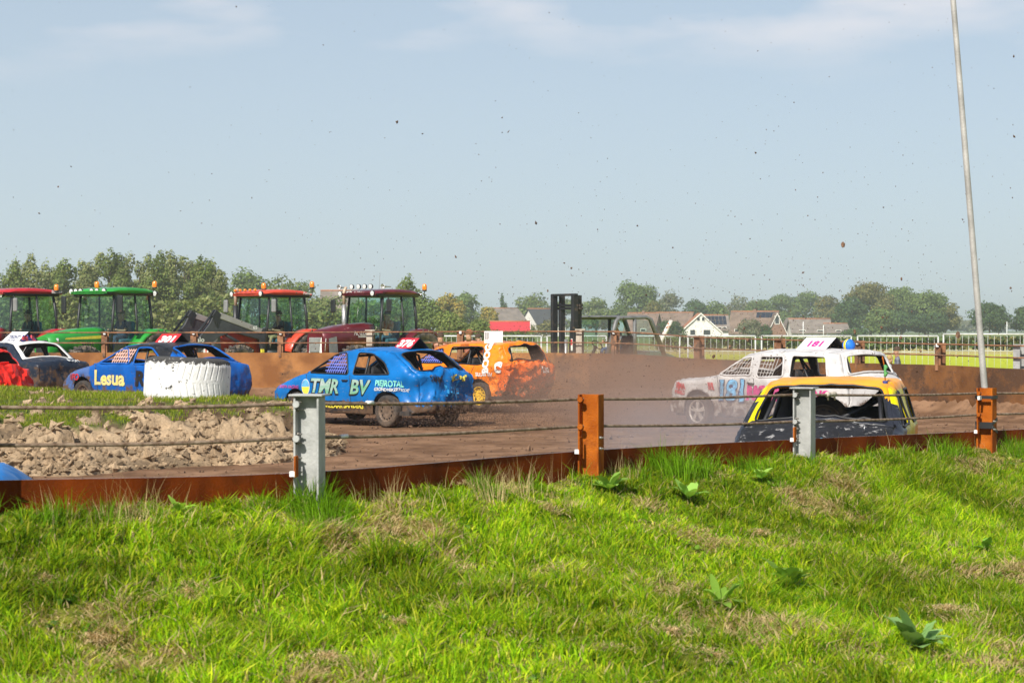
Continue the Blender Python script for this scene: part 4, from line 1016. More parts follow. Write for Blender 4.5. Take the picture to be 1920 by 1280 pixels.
# -- silver-grey estate 181
grey = paint('silver_grey_paint', (.54, .52, .50), .6, (.3, .85), rough=.45); greymud = paint('muddy_grey_panels', (.42, .37, .32), 1.0, (.1, .75), rough=.6)
S5 = dict(L=4.5, W=1.70, belt=.95, pos=(4.86, 34.8, -.03), yaw=129, seed=21,
    label='silver-grey estate car 181 with wire mesh windows and smoke before it', mats=[grey, greymud],
    sil=[(4.42, .28), (4.5, .45), (4.48, .70), (4.38, .82), (3.25, .95), (3.1, .98), (2.45, 1.35), (2.1, 1.41), (1.2, 1.435), (.45, 1.415), (.32, 1.39), (.12, 1.0), (.04, .95), (.0, .62), (.03, .42), (.12, .30)],
    marks=(3, 5, 6, 10, 11), arch=[(.95, .37, .31), (3.58, .39, .32)], sill=.24, rim='alloy', rimmat=M['alloy'], wr=.31,
    windows=[[(3.02, 1.0), (2.50, 1.29), (2.24, 1.335), (2.20, .985)], [(2.06, .975), (2.04, 1.335), (1.48, 1.345), (1.42, .975)], [(1.28, .97), (1.30, 1.36), (.56, 1.35), (.42, .98)]], gaps=[[(3.05, .95), (3.0, .3)], [(2.12, .95), (2.12, .3)], [(1.34, .95), (1.30, .6)]], handles=[(2.2, .86), (1.42, .86)],
    slot=lambda x, z, r, v=0: 1 if z < .52 else 0, framemat=grey, framer=.018, wmargin=.1,
    dents=[(2.2, .7, .7, .4, -.08, -.06, .04), (.9, .85, .45, .5, 0, -.08, 0), (0, .85, .4, .4, 0, -.06, 0)], crumple=[(2.15, .3, .65, .6, .06, 5), (.3, .85, .4, .9, .05, 4.5)],
    nets=[(0, 1, .075, .009, M['netgrey'], (.0, 1.0), False), (1, 1, .075, .009, M['netgrey'], (.42, 1.0), False)],
    texts=[('VEMA', 4.28, .70, .16, M['lred'], dict(bold=.008, sx=.95)), ('WERELD', 4.3, .60, .11, M['lred'], dict(bold=.004, sx=.9)), ('III', 3.30, .72, .19, M['lred'], dict(bold=.008)),
           ('181', 3.12, .53, .52, M['lnavy'], dict(bold=.036, shear=.2, sx=1.0)), ('181', 3.11, .545, .52, M['lcyan'], dict(bold=.018, shear=.2, sx=1.0, off=.012)),
           ('RKWN', 2.34, .58, .33, M['lpink'], dict(bold=.026, shear=.2, sx=1.0)), ('RACING', 1.15, .62, .2, M['lpink'], dict(bold=.01, shear=.2))])
r5, c5 = build_car(S5); CARS[5] = r5
sg = tent_sign(r5, -1.0, c5['rz'] + .02, .62, .22, .36, '181', M['lpink'], M['white'], M['black'], .24, 8, bold=.012)
ball = empty('roof_bobble', (-1.52, -.12, c5['rz'] + .10)); ball.parent = r5
for nm, m_, a, b in (('blue_part', mat('blue_foam', (.01, .16, .62), .6), -.11, -.02), ('yellow_part', mat('yellow_foam', (.8, .6, .02), .6), -.02, .03), ('blue_part', mat('blue_foam_end', (.01, .13, .55), .6), .03, .09)):
    mb = MB(); mb.lathe([(.001, a)] + [(math.sqrt(max(.013 - h_ * h_, .0005)), h_) for h_ in np.linspace(a, b, 6)] + [(.001, b)], 'x', n=14); mb.build(nm, m_, ball)
# -- small car with an orange roof, just behind the near barrier
org6 = paint('amber_orange_roof', (.88, .34, .008), .2, (.1, .7)); blk6 = mat('scuffed_black_body', (.016, .016, .018), .6, 0, .3, 4, .35, 9, spec=.25, mud=(.30, .29, .28), mudlo=.58, mudhi=.64, mudscale=11, scuff=(.4, .38, .36)); yel6 = paint('yellow_pillar_paint', (.75, .62, .0), .1, (.1, .6)); inn = paint('charcoal_pillar', (.02, .022, .03), .3)
def slot6(x, z, r, v=0):
    if r == 'roof': return 0 if z > 1.22 else (2 if v < 0 and 1.0 < z else 3)
    if r == 'side': return 0 if (x < .62 or z > 1.315 or (x < 1.3 and z < .9)) else ((2 if x < 2.2 else 3) if z > .80 else 1)
    return 1
S6 = dict(L=3.75, W=1.60, belt=.93, pos=(3.20, 19.35, -.12), yaw=-107, seed=31,
    label='small car with orange roof and dark bonnet close behind the barrier', mats=[org6, blk6, yel6, inn],
    sil=[(3.68, .26), (3.75, .42), (3.70, .62), (3.55, .78), (2.75, .93), (2.62, .955), (2.0, 1.325), (1.75, 1.385), (1.2, 1.40), (.6, 1.375), (.46, 1.34), (.12, .96), (.04, .9), (.0, .62), (.03, .42), (.12, .30)],
    marks=(3, 5, 6, 10, 11), arch=[(.70, .34, .28), (3.05, .34, .28)], sill=.22, wr=.28, wmargin=.07, crown=.012, taper=.2,
    windows=[[(2.40, .96), (1.98, 1.25), (1.76, 1.30), (1.72, .96)], [(1.30, .96), (1.28, 1.30), (.86, 1.28), (.72, .97)]],
    slot=slot6, framemat=M['black'], framer=.012,
    dents=[(1.0, 0, .92, .5, 0, .02, .04), (1.6, -.4, .8, .4, -.08, .03, -.06), (1.75, .5, .7, .35, -.12, 0, 0)], crumple=[(1.45, 0, .8, .75, .085, 4.0), (.2, 0, 1.38, .5, .02, 4)],
    texts=[('Jrn', .75, .02, .2, M['lcyan'], dict(top=1, bold=.004, shear=.4))])
r6, c6 = build_car(S6); CARS[6] = r6
wl = make_wheel(r6, -.45, -.12, .27, .18, 'steel', R(75)); wl.location.z = .95; wl.name = 'spare_wheel'; wl.rotation_euler = (0, 0, R(96))
mb = MB(); mb.tube([(-.55, .62, 1.28), (-.1, .1, 1.0)], .03, 8); mb.build('cage_bar', M['cage'], r6)
mb = MB(); mb.bbox((-.9, -.55, .45), (-.62, .6, .86)); mb.build('rear_bulkhead', M['inside'], r6)
mb = MB(); mb.tube([(1.05, .47, .93), (1.05, .47, .985)], .006, 6); mb.tube([(1.05, .47, .985), (1.05, .47, .995)], .014, 8); mb.build('bonnet_pin', M['chrome'], r6)
# small torn flag and figure hanging at the roof corner
fl = empty('flag_stick', (-.02, .55, 1.33)); fl.parent = r6
mb = MB(); mb.tube([(0, 0, 0), (-.02, 0, .16), (-.05, -.03, .3)], .006, 6); mb.build('stick', M['rust'], fl)
mb = MB(); mb.loft([[(0, -.012, .1 + .02 * k), (.008, .0, .1 + .02 * k), (.0, .012 + .012 * (k % 3), .1 + .02 * k), (-.008, .0, .1 + .02 * k)] for k in range(7)]); mb.build('green_cloth', mat('green_cloth', (.10, .34, .10), .8), fl)
mb = MB(); mb.loft([[(0, -.025, -.12 + .03 * k), (.012, .0, -.12 + .03 * k), (.0, .028, -.12 + .03 * k), (-.012, .0, -.12 + .03 * k)] for k in range(7)]); mb.build('blue_cloth', mat('navy_cloth', (.03, .05, .2), .8), fl)
# -- red wreck cut by the left edge, and the blue bonnet at the lower left
redp = paint('bright_red_paint', (.70, .025, .015), .25, (.1, .8), rough=.28)
S7 = dict(L=4.0, W=1.65, belt=.9, pos=(0, 0, 0), yaw=150, seed=41, label='bright red wreck with crumpled tail at the left edge', mats=[redp],
    sil=[(3.9, .26), (4.0, .45), (3.95, .65), (3.8, .75), (2.9, .9), (2.75, .92), (2.1, 1.30), (1.8, 1.36), (1.2, 1.36), (.6, 1.3), (.5, 1.26), (.25, .95), (.1, .92), (.0, .70), (.03, .42), (.12, .30)],
    marks=(3, 5, 6, 10, 11), arch=[(.8, .36, .30), (3.2, .36, .30)], windows=[[(2.6, .95), (2.1, 1.22), (1.8, 1.27), (1.75, .95)], [(1.6, .95), (1.58, 1.26), (.95, 1.22), (.8, .95)]],
    dents=[(-1.9, .3, .6, .6, .1, -.05, .05)], flat=True, crumple=[(-1.8, .2, .7, .9, .15, 3.6)])
p = at(36, 700, 39.0); yw = R(158)
S7['pos'] = (p.x + math.cos(yw) * 1.85 - .35, p.y + math.sin(yw) * 1.85 + .3, .05); S7['yaw'] = 158
r7, c7 = build_car(S7)
S8 = dict(S3); S8.update(texts=[], nets=[], seed=51, label='blue bonnet and wing of a car at the lower left behind the plate', dents=[(1.9, 0, .7, .4, -.05, 0, .03)], crumple=[(2.0, 0, .6, .5, .05, 5)], yaw=20)
yw = R(12); p = at(68, 893, 12.75)
S8['pos'] = (p.x - math.cos(yw) * 2.02 + math.sin(yw) * .62 * -1 - .17, p.y - math.sin(yw) * 2.02 + .72, .06); S8['yaw'] = 12
r8, c8 = build_car(S8)
# ------------------------------------------------------------------ the white tyre on the mound
def tractor_tyre():
    p = TY; rad, ht = .665, .76
    r = empty('painted_tyre', (p.x, p.y, p.z - .02), label='big white-painted tractor tyre lying on the mound', cat='tyre'); r.rotation_euler = (R(-1), R(3), .3)
    m_ = mat('white_painted_rubber', (.74, .72, .68), .6, 0, .08, 6, .3, 30, mud=(.05, .048, .045), mudlo=.60, mudhi=.65, mudscale=9, zmud=(.71, .61))
    mb = MB(); h = ht
    prof = [(rad * .58, .05), (rad * .80, .0), (rad * .95, .03), (rad * 1.0, .12), (rad * 1.015, h * .5), (rad * 1.0, h - .1), (rad * .95, h - .03), (rad * .80, h), (rad * .58, h - .04), (rad * .55, h * .5)]
    mb.lathe(prof, 'z', n=72, close=True); mb.build('carcass', m_, r)
    for side in (0, 1):
        for k in range(38):
            a0 = 2 * math.pi * (k + .5 * side) / 38; secs = []
            for j in range(5):
                t = j / 4; z = (h * (.5 - .04) * t + .06) if side == 0 else (h - .05 - (h * .46) * t)
                a = a0 + .10 * (1 - t); da = .072
                rr = rad * (1.012 if 0 < j else .985)
                lug = .006 if j > 0 else .003
                secs.append([(rr * math.cos(a - da), rr * math.sin(a - da), z), ((rr + lug) * math.cos(a - da * .7), (rr + lug) * math.sin(a - da * .7), z), ((rr + lug) * math.cos(a + da * .7), (rr + lug) * math.sin(a + da * .7), z), (rr * math.cos(a + da), rr * math.sin(a + da), z)])
            mb = MB(); mb.loft(secs, smooth=False); mb.build('tread_lug', m_, r)
tractor_tyre()

# ------------------------------------------------------------------ tractors
M['glass'] = glassmat('cab_glass'); M['amber'] = mat('amber_lens', (.85, .23, .01), .25, 0, .15, 20, coat=.5)
M['lens'] = mat('lamp_lens', (.68, .68, .66), .2, .2, .1, 20); M['cabblk'] = mat('cab_black', (.018, .02, .021), .45, 0, .2)
M['tread'] = mat('tractor_tyre_rubber', (.035, .033, .031), .9, 0, .25, 8, .3, 40, mud=(.17, .13, .095), mudlo=.45, mudhi=.6)
M['greyplastic'] = mat('grey_plastic', (.20, .20, .195), .6); M['metal'] = mat('dull_steel', (.45, .44, .42), .4, .7, .2, 10)
M['stack'] = mat('burnt_exhaust', (.48, .36, .25), .6, .2, .2, 9)
def big_wheel(parent, x, y, r, wd, rimm):
    wl = empty('wheel', (x, y, r)); wl.parent = parent; h = wd / 2; sg = 1 if y > 0 else -1
    mb = MB(); mb.lathe([(r * .62, -h * .8), (r * .78, -h), (r * .9, -h * .95), (r * .95, -h * .6), (r * .95, h * .6), (r * .9, h * .95), (r * .78, h), (r * .62, h * .8)], 'y', n=40)
    for k in range(22):
        for s in (1, -1):
            a = 2 * math.pi * (k + .5 * (s > 0)) / 22; a2 = a + .16
            P = [Vector((math.cos(a) * r * .95, 0, math.sin(a) * r * .95)), Vector((math.cos(a2) * r * .93, s * h * .95, math.sin(a2) * r * .93))]
            mb.bar(P[0], P[1], .07, .09, up=(math.cos(a), 0, math.sin(a)))
    tag(mb.build('tyre', M['tread'], wl), kind='stuff')
    mb = MB(); f = sg * h
    mb.lathe([(r * .63, -h * .8), (r * .63, h * .8), (r * .58, h * .8), (r * .55, f * .2), (r * .3, f * .1), (r * .26, f * .55), (.001, f * .55)], 'y', n=28); mb.build('rim', rimm, wl)
def roof_loft(L0, L1, hwid, z, th, crown=.06):
    secs = []
    for x in np.linspace(L0, L1, 9):
        e = 1 - .12 * abs((x - (L0 + L1) / 2) / ((L1 - L0) / 2)) ** 4; w_ = hwid * e
        zz = z + crown * (1 - ((x - (L0 + L1) / 2) / ((L1 - L0) / 2)) ** 2); dr = .05 * abs((x - (L0 + L1) / 2) / ((L1 - L0) / 2)) ** 6
        secs.append([(x, -w_, z - th * .45), (x, -w_ * 1.0, zz - .07 - dr), (x, -w_ * .92, zz - .015 - dr), (x, -w_ * .5, zz + .01 - dr), (x, w_ * .5, zz + .01 - dr), (x, w_ * .92, zz - .015 - dr), (x, w_, zz - .07 - dr), (x, w_, z - th * .45), (x, w_ * .85, z - th), (x, -w_ * .85, z - th)])
    return secs
def make_tractor(T):
    col, col2 = T['col'], T.get('rimcol', M['greyplastic'])
    cx, cy = .80, .82
    yaw = R(-90 - T['a']); c, s = math.cos(yaw), math.sin(yaw)
    P = at(T['px'], 600, T['Y'])
    loc = (P.x - (cx * c - cy * s), P.y - (cx * s + cy * c), T.get('z', 0))
    r = empty('tractor', loc, yaw, T['label'], 'tractor', 'tractors lined up behind the far barrier')
    k_ = T.get('k', 1.0); r.scale = (k_, k_, k_)
    zr = 2.93; zf = 1.15; zb = 1.55
    # cab: posts
    A = [(.78, .70, zf), (.66, .72, zr - .14)]; B = [(-.12, .80, zf - .1), (-.10, .76, zr - .14)]; D = [(-.82, .70, zb - .1), (-.70, .70, zr - .14)]
    for (p, q), wd in ((A, .075), (B, .06), (D, .085)):
        for sg in (1, -1):
            mb = MB(); a, b = Vector((p[0], p[1] * sg, p[2])), Vector((q[0], q[1] * sg, q[2])); m = (a + b) / 2 + Vector((.03 * (1 if p[0] > 0 else -1), .03 * sg, 0))
            mb.tube([a, m, b], wd / 2, 8); mb.build('cab_post', M['cabblk'], r)
    mb = MB(); mb.loft(roof_loft(-.97, 1.0, .87, zr + .02, .13, .07)); mb.build('cab_roof', col, r)
    mb = MB(); mb.loft([[(x, -.80, zr - .05), (x, .80, zr - .05), (x, .76, zr - .16), (x, -.76, zr - .16)] for x in (-.88, .90)]); mb.build('roof_lining', M['cabblk'], r, .02, 2)
    mb = MB(); mb.loft([[(x, -.74, .95), (x, .74, .95), (x, .76, zf), (x, -.76, zf)] for x in (-.6, .76)]); mb.build('cab_floor', M['cabblk'], r)
    # glass
    def pane(nm, P4):
        mb = MB(); P4 = [Vector(p) for p in P4]; n = 6; c0 = sum(P4, Vector()) / 4; nr = (P4[1] - P4[0]).cross(P4[3] - P4[0]).normalized()
        if nr.dot(c0 - Vector((0, 0, c0.z))) < 0: nr = -nr
        vs_ = []
        for i in range(n + 1):
            for j in range(n + 1):
                u, v = i / n, j / n; q = (P4[0] * (1 - u) + P4[1] * u) * (1 - v) + (P4[3] * (1 - u) + P4[2] * u) * v
                vs_.append(q + nr * .05 * (1 - (2 * u - 1) ** 2))
        mb.add(vs_, [(i * (n + 1) + j, (i + 1) * (n + 1) + j, (i + 1) * (n + 1) + j + 1, i * (n + 1) + j + 1) for i in range(n) for j in range(n)], 0, True); mb.build(nm, M['glass'], r, fix=False)
    pane('windscreen', [(.78, .66, zf), (.78, -.66, zf), (.66, -.68, zr - .15), (.66, .68, zr - .15)])
    pane('rear_window', [(-.82, -.66, zb), (-.82, .66, zb), (-.70, .66, zr - .15), (-.70, -.66, zr - .15)])
    for sg in (1, -1):
        pane('door_glass', [(.75, .74 * sg, zf), (-.10, .80 * sg, zf), (-.08, .76 * sg, zr - .15), (.64, .74 * sg, zr - .15)])
        pane('side_glass', [(-.14, .80 * sg, zf), (-.80, .73 * sg, zb), (-.69, .72 * sg, zr - .15), (-.12, .77 * sg, zr - .15)])
    # bonnet
    hw0, ht0, hl = T.get('hw', .40), T.get('ht', 1.86), T.get('hl', 2.0); mb = MB(); secs = []
    for k in range(8):
        t = k / 7; x = .72 + hl * t; top = ht0 - .12 * t - .16 * t ** 4; wd = hw0 * (1 - .10 * t - .12 * t ** 4)
        secs.append([(x, -wd, .95), (x, -wd, top - .2), (x, -wd * .85, top - .05), (x, -wd * .4, top), (x, wd * .4, top), (x, wd * .85, top - .05), (x, wd, top - .2), (x, wd, .95)])
    mb.loft(secs); bn = mb.build('bonnet', col, r)
    xf = .72 + hl
    if T['style'] == 'green':
        mb = MB(); mb.bbox((xf - .04, -.24, .95), (xf + .03, .24, 1.48)); mb.build('grille', M['cabblk'], bn, .02)
        for sg in (1, -1):
            mb = MB(); mb.loft([[(xf - .30, sg * .335, 1.40), (xf - .30, sg * .355, 1.48), (xf - .30, sg * .345, 1.54)], [(xf + .0, sg * .14, 1.33), (xf + .02, sg * .20, 1.45), (xf - .02, sg * .18, 1.53)]], smooth=False); mb.build('headlight', M['lens'], bn)
            mb = MB(); mb.add([(.85, sg * (hw0 + .005), 1.52), (xf - .5, sg * (hw0 * .95 + .006), 1.50), (xf - .55, sg * (hw0 * .95 + .006), 1.55), (.85, sg * (hw0 + .005), 1.62)], [(0, 1, 2, 3)]); mb.build('stripe', M['lyellow'], bn, fix=False)
            for j in range(5):
                mb = MB(); x = 1.15 + j * .09; mb.bar((x, sg * (hw0 * .99), 1.2), (x + .06, sg * (hw0 * .99), 1.44), .03, .02, up=(1, 0, 0)); mb.build('vent_slot', M['cabblk'], bn)
    else:
        mb = MB(); mb.bbox((xf - .05, -.24, 1.1), (xf + .03, .24, 1.55)); mb.build('grille', M['greyplastic'], bn, .03)
        for sg in (1, -1):
            mb = MB(); mb.loft([[(xf - .02, sg * .20, 1.0), (xf + .04, sg * .21, 1.0), (xf - .03, sg * .36, 1.0)], [(xf - .06, sg * .24, 1.55), (xf + .01, sg * .25, 1.55), (xf - .08, sg * .38, 1.52)]], smooth=False); mb.build('headlight', M['lwhite'] if T['style'] == 'dark' else M['lens'], bn)
            mb = MB(); mb.add([(xf - .50, sg * (hw0 * .97 + .006), 1.1), (xf - .16, sg * (hw0 * .90 + .014), 1.1), (xf - .14, sg * (hw0 * .90 + .012), 1.52), (xf - .44, sg * (hw0 * .96 + .008), 1.58)], [(0, 1, 2, 3)]); mb.build('side_grille', M['greyplastic'], bn, fix=False)
    mb = MB(); mb.bbox((.3, -.30, .55), (xf - .1, .30, .98)); mb.bbox((-1.2, -.35, .6), (.3, .35, 1.1)); mb.bbox((xf - .15, -.25, .6), (xf + .45, .25, .85)); mb.build('chassis', M['cabblk'], r, .03)
    # mudguards and wheels
    for sg in (1, -1):
        mb = MB(); secs = []
        for k in range(11):
            a = R(20 + 150 * k / 10); rr = 1.0; x, z = -.75 + math.cos(a) * rr, .90 + math.sin(a) * rr * .92
            secs.append([(x, sg * .72, z), (x, sg * 1.18, z - .02), (x * 1.0, sg * 1.2, z - .12), (x, sg * .72, z - .06)])
        mb.loft(secs); mb.build('mudguard', col, r)
        big_wheel(r, -.75, sg * .95, .90, .52, col2); big_wheel(r, 1.95, sg * .88, .66, .42, col2)
        # mirror on its arm
        mb = MB(); q = Vector((.80, sg * (1.30 if sg < 0 else 1.12), zr - .42)); mb.tube([(.70, sg * .76, zr - .18), (.80, sg * 1.0, zr - .16), q + Vector((0, 0, .2))], .015, 6); ar = mb.build('mirror_arm', M['cabblk'], r)
        mb = MB(); mb.box(q, (.07, .20, .40 * T.get('mir', 1))); mb.build('mirror_head', T.get('mirmat', M['cabblk']), ar, .04, 3)
    mb = MB(); mb.bbox((.15, .62, .55), (.65, .92, .60)); mb.bbox((.15, .62, .85), (.65, .88, .90)); mb.bbox((.13, .6, .5), (.16, .9, 1.1)); mb.build('steps', M['cabblk'], r)
    # seat, wheel, console
    mb = MB(); mb.prism([(-.55, 1.35), (-.62, 2.0), (-.52, 2.05), (-.42, 1.52), (.0, 1.5), (.0, 1.36)], -.25, .25, 'xz'); mb.build('seat', mat('blue_grey_seat', (.06, .16, .24), .8), r, .05, 3)
    mb = MB(); mb.tube([(.55, 0, zf), (.40, 0, 1.62)], .05, 8); mb.tube([(.38 + .06 * math.cos(k * math.pi / 8), .19 * math.sin(k * math.pi / 8), 1.66 + .12 * math.cos(k * math.pi / 8) * .6) for k in range(16)], .016, 6, closed=True); mb.bbox((.5, -.3, zf), (.72, .3, 1.5)); mb.build('steering_column', M['cabblk'], r)
    # exhaust, lamps, beacons
    for (x, y, z0, z1, st) in T.get('exhaust', []):
        mb = MB(); mb.tube([(x, y, z0), (x, y, z1 - .5)], .075 if st else .055, 12, mi=0); ex = mb.build('exhaust_silencer', M['metal'] if st == 2 else M['cabblk'], r)
        mb = MB(); mb.tube([(x, y, z1 - .52), (x, y, z1 - .12), (x - .03, y, z1 - .04), (x - .09, y, z1 + .03)], [.05, .05, .047, .045], 12); mb.build('exhaust_pipe', M['stack'] if st else M['cabblk'], ex)
    for (x, y, z) in T.get('lamps', []):
        lm = empty('work_lamp', (x, y, z)); lm.parent = r
        mb = MB(); mb.lathe([(.001, -.05), (.07, -.04), (.08, .0), (.085, .03)], 'x', n=14); mb.build('housing', M['cabblk'], lm)
        mb = MB(); mb.lathe([(.001, .035), (.075, .03)], 'x', n=14); mb.build('lens', M['lens'], lm)
    for (x, y, z) in T.get('marker', []):
        mb = MB(); mb.lathe([(.04, 0), (.045, .03), (.03, .07), (.001, .08)], 'x', c=(x, y, z), n=10); mb.build('marker_lamp', M['amber'], r)
    for (x, y, z, sl) in T.get('beacon', []):
        b = empty('beacon', (x, y, z)); b.parent = r
        mb = MB()
        if sl: mb.tube([(0, 0, 0), (0, 0, -.2), (.0, -.1, -.32)], .014, 6)
        mb.lathe([(.001, -.02), (.07, -.02), (.07, .03), (.001, .03)], 'z', n=14); mb.build('base', M['cabblk'], b)
        mb = MB(); mb.lathe([(.068, .03), (.075, .10), (.068, .17), (.04, .205), (.001, .21)], 'z', n=14); mb.build('dome', M['amber'], b)
    for (x, y, z) in T.get('horns', []):
        mb = MB(); mb.lathe([(.015, -.3), (.02, -.12), (.035, -.05), (.085, .06), (.08, .05), (.03, -.04), (.001, -.05)], 'x', c=(x, y, z), n=14); mb.build('air_horn', M['metal'], r)
    for (x, y, z0, z1) in T.get('aerial', []):
        mb = MB(); mb.tube([(x, y, z0), (x - .05, y, z1)], .006, 5); mb.build('aerial', M['greyplastic'], r)
    for (txt, size, x, y, z, kind, m_) in T.get('texts', []):
        vs_, fs_ = text_mesh(txt, size, .002); mb = MB()
        if kind == 'side': mb.add([(x - a, y, z + b) for a, b in vs_], fs_)
        else: mb.add([(x, y + a, z + b) for a, b in vs_], fs_)
        mb.build('lettering', m_, r, fix=False)
    return r
redT = mat('tractor_red', (.42, .015, .02), .35, 0, .12, 4, coat=.3); redO = mat('faded_tractor_red', (.58, .06, .025), .4, 0, .15, 4, coat=.3, mud=(.2, .13, .1), mudlo=.68, mudhi=.8)
maroon = mat('maroon_metallic', (.13, .012, .018), .3, .2, .2, 4, coat=.4, mud=(.15, .1, .08), mudlo=.64, mudhi=.75); grn = mat('tractor_green', (.022, .27, .03), .35, 0, .12, 4, coat=.3)
zr = 2.93
TR = {}
TR[1] = make_tractor(dict(col=redT, px=19, Y=56.5, a=46, style='red', label='red tractor at the left edge with driver in dark clothes', rimcol=redT, mirmat=M['greyplastic'],
    exhaust=[(.9, -.62, 1.5, 2.9, 0)], beacon=[(-.72, .86, zr + .0, 0)], lamps=[(.92, .55, zr - .12), (.92, -.55, zr - .12)], texts=[('Bakker', .13, -.55, .868, zr - .06, 'side', M['lwhite'])]))
TR[2] = make_tractor(dict(col=grn, px=212, Y=55.5, a=36, style='green', label='green tractor with yellow bonnet stripe and two orange beacons', rimcol=M['lyellow'], mir=1.3,
    lamps=[(.95, y, zr - .03) for y in (-.78, -.58, -.38, .10, .32, .62)] + [(-.8, .88, zr - .08)], beacon=[(.45, -.25, zr + .06, 0), (-.85, .80, zr + .08, 0)], aerial=[(.2, .1, zr + .05, zr + .28)]))
TR[3] = make_tractor(dict(col=redO, px=502, Y=58.5, a=45, style='red', label='orange-red tractor with grey front loader arms raised before it', rimcol=M['greyplastic'], mirmat=M['greyplastic'],
    exhaust=[(.95, -.60, 1.4, 3.02, 1)], lamps=[(.98, .72, zr - .05), (.98, -.74, zr - .05)], marker=[(.97, y, zr + .06) for y in (-.55, -.3, -.05, .2, .45)], beacon=[(.55, .3, zr + .08, 0), (-.85, .92, zr + .14, 1)], aerial=[(-.3, .1, zr + .05, zr + .4)], texts=[('Puma', .12, -.55, .868, zr - .06, 'side', M['lwhite'])]))
TR[4] = make_tractor(dict(col=maroon, px=716, Y=58.0, a=41, style='dark', ht=2.0, hw=.46, hl=2.05, label='maroon tractor with chrome exhaust and lamps across its roof', rimcol=M['greyplastic'],
    exhaust=[(.95, -.66, 1.5, 3.05, 2)], lamps=[(.85, y, zr + .16) for y in (-.42, -.12, .14, .40)] + [(.99, .62, zr - .05), (.99, -.78, zr - .05)], horns=[(.85, -.95, zr + .15), (.85, .95, zr + .15)], beacon=[(-.9, .98, zr + .05, 1)], aerial=[(-.1, -.2, zr + .05, zr + .62)],
    texts=[('G.D. de Vries', .14, .985, -.52, zr - .075, 'front', M['lwhite']), ('Fa. G.D. de Vries', .16, 1.62, .47, 1.62, 'side', M['lwhite']), ('loonbedrijf', .10, 1.45, .47, 1.55, 'side', M['lwhite'])]))
# front loader on the orange-red tractor
r = TR[3]; ldm = mat('loader_grey', (.045, .048, .052), .5, 0, .2, 5); ldl = mat('loader_light_grey', (.30, .29, .27), .5, 0, .15, 5)
ld = empty('front_loader', (-.15, 0, 0)); ld.parent = r; ld.scale = (1.18, 1, 1)
for sg in (1, -1):
    y = sg * .62
    mb = MB(); mb.prism([(.62, 1.05), (.72, 1.86), (.95, 1.80), (1.9, 2.12), (2.25, 2.28), (2.42, 2.22), (2.55, 1.95), (3.35, .95), (3.20, .85), (2.25, 1.55), (1.85, 1.72), (.98, 1.48), (.85, 1.05)], y - .055, y + .055, 'xz'); mb.build('loader_arm', ldm, ld, .012, 1)
    mb = MB(); mb.prism([(.88, 1.80), (2.20, 2.29), (2.26, 2.12), (.96, 1.66)], y - .075, y + .075, 'xz'); mb.build('arm_cover', ldl, ld, .01, 1)
    mb = MB(); mb.tube([(2.38, y + sg * .02, 2.34), (3.40, y + sg * .02, 1.02)], .035, 8); mb.tube([(1.15, y, 1.15), (2.0, y, 1.62)], .045, 8); mb.build('hydraulic_ram', M['cabblk'], ld)
    mb = MB(); mb.prism([(2.2, 2.25), (2.36, 2.38), (2.48, 2.2), (2.34, 1.86)], y - .085, y + .085, 'xz'); mb.build('knuckle', M['cabblk'], ld, .01, 1)
mb = MB(); mb.tube([(2.2, -.6, 1.70), (2.2, .6, 1.70)], .05, 8); mb.build('cross_tube', ldm, ld)
for txt, x, z, sz in (('65', 1.2, 1.80, .14), ('alo', 2.95, 1.42, .2)):
    vs_, fs_ = text_mesh(txt, sz, .004); mb = MB(); mb.add([(x - a, .62 + .079 if txt == '65' else .62 + .059, z + b) for a, b in vs_], fs_); mb.build('lettering', M['lwhite'], ld, fix=False)
mb = MB(); mb.box((.9, .70, 1.1), (.09, .05, .18)); mb.build('marker_plate', M['lyellow'], ld)

# ------------------------------------------------------------------ rough-terrain forklift
Yf = 55.5; P = at(1060, 640, Yf); fk = empty('forklift', (P.x, P.y, 0), R(214), 'black-masted forklift with dirty glazed cab behind the far barrier', 'forklift')
fblk = mat('mast_black', (.012, .012, .015), .6, 0, .3, 4, mud=(.12, .08, .055), mudlo=.58, mudhi=.7); fgrey = mat('guard_grey', (.14, .14, .14), .5, .1, .2, 6); grnb = mat('forklift_green', (.02, .16, .12), .5, 0, .2, 4)
fk.scale = (1.3, 1.15, 1); zt = zat(551, Yf)
for sg in (1, -1):
    mb = MB(); mb.bbox((-.04, sg * .44 - .05, .15), (.10, sg * .44 + .05, zt)); mb.bbox((-.20, sg * .36 - .04, .15), (-.07, sg * .36 + .04, zt - .04)); mb.build('mast_rail', fblk, fk, .008, 1)
for z, x in ((zt - .03, .03), (zt - .33, -.12), (zt - .42, -.12)):
    mb = MB(); mb.bbox((x - .05, -.5, z - .035), (x + .05, .5, z + .035)); mb.build('mast_crossbar', fblk, fk, .006, 1)
mb = MB(); mb.tube([(-.02, 0, .3), (-.02, 0, 1.5)], .04, 8); mb.build('lift_ram', M['metal'], fk)
mb = MB(); mb.bbox((.12, -.55, .25), (.16, .55, .33)); mb.bbox((.12, -.55, .65), (.16, .55, .73)); mb.build('fork_carriage', fblk, fk)
for sg in (1, -1): mb = MB(); mb.bbox((.16, sg * .3 - .06, .12), (.22, sg * .3 + .06, .7)); mb.bbox((.16, sg * .3 - .06, .1), (1.2, sg * .3 + .06, .15)); mb.build('fork', fblk, fk)
mb = MB(); mb.prism([(-.3, .4), (-.35, .95), (-.75, 1.02), (-1.9, 1.05), (-2.35, 1.15), (-2.75, 1.0), (-2.8, .5), (-2.5, .4)], -.55, .55, 'xz'); mb.build('body', grnb, fk, .05, 3)
zr2 = zat(594, Yf)
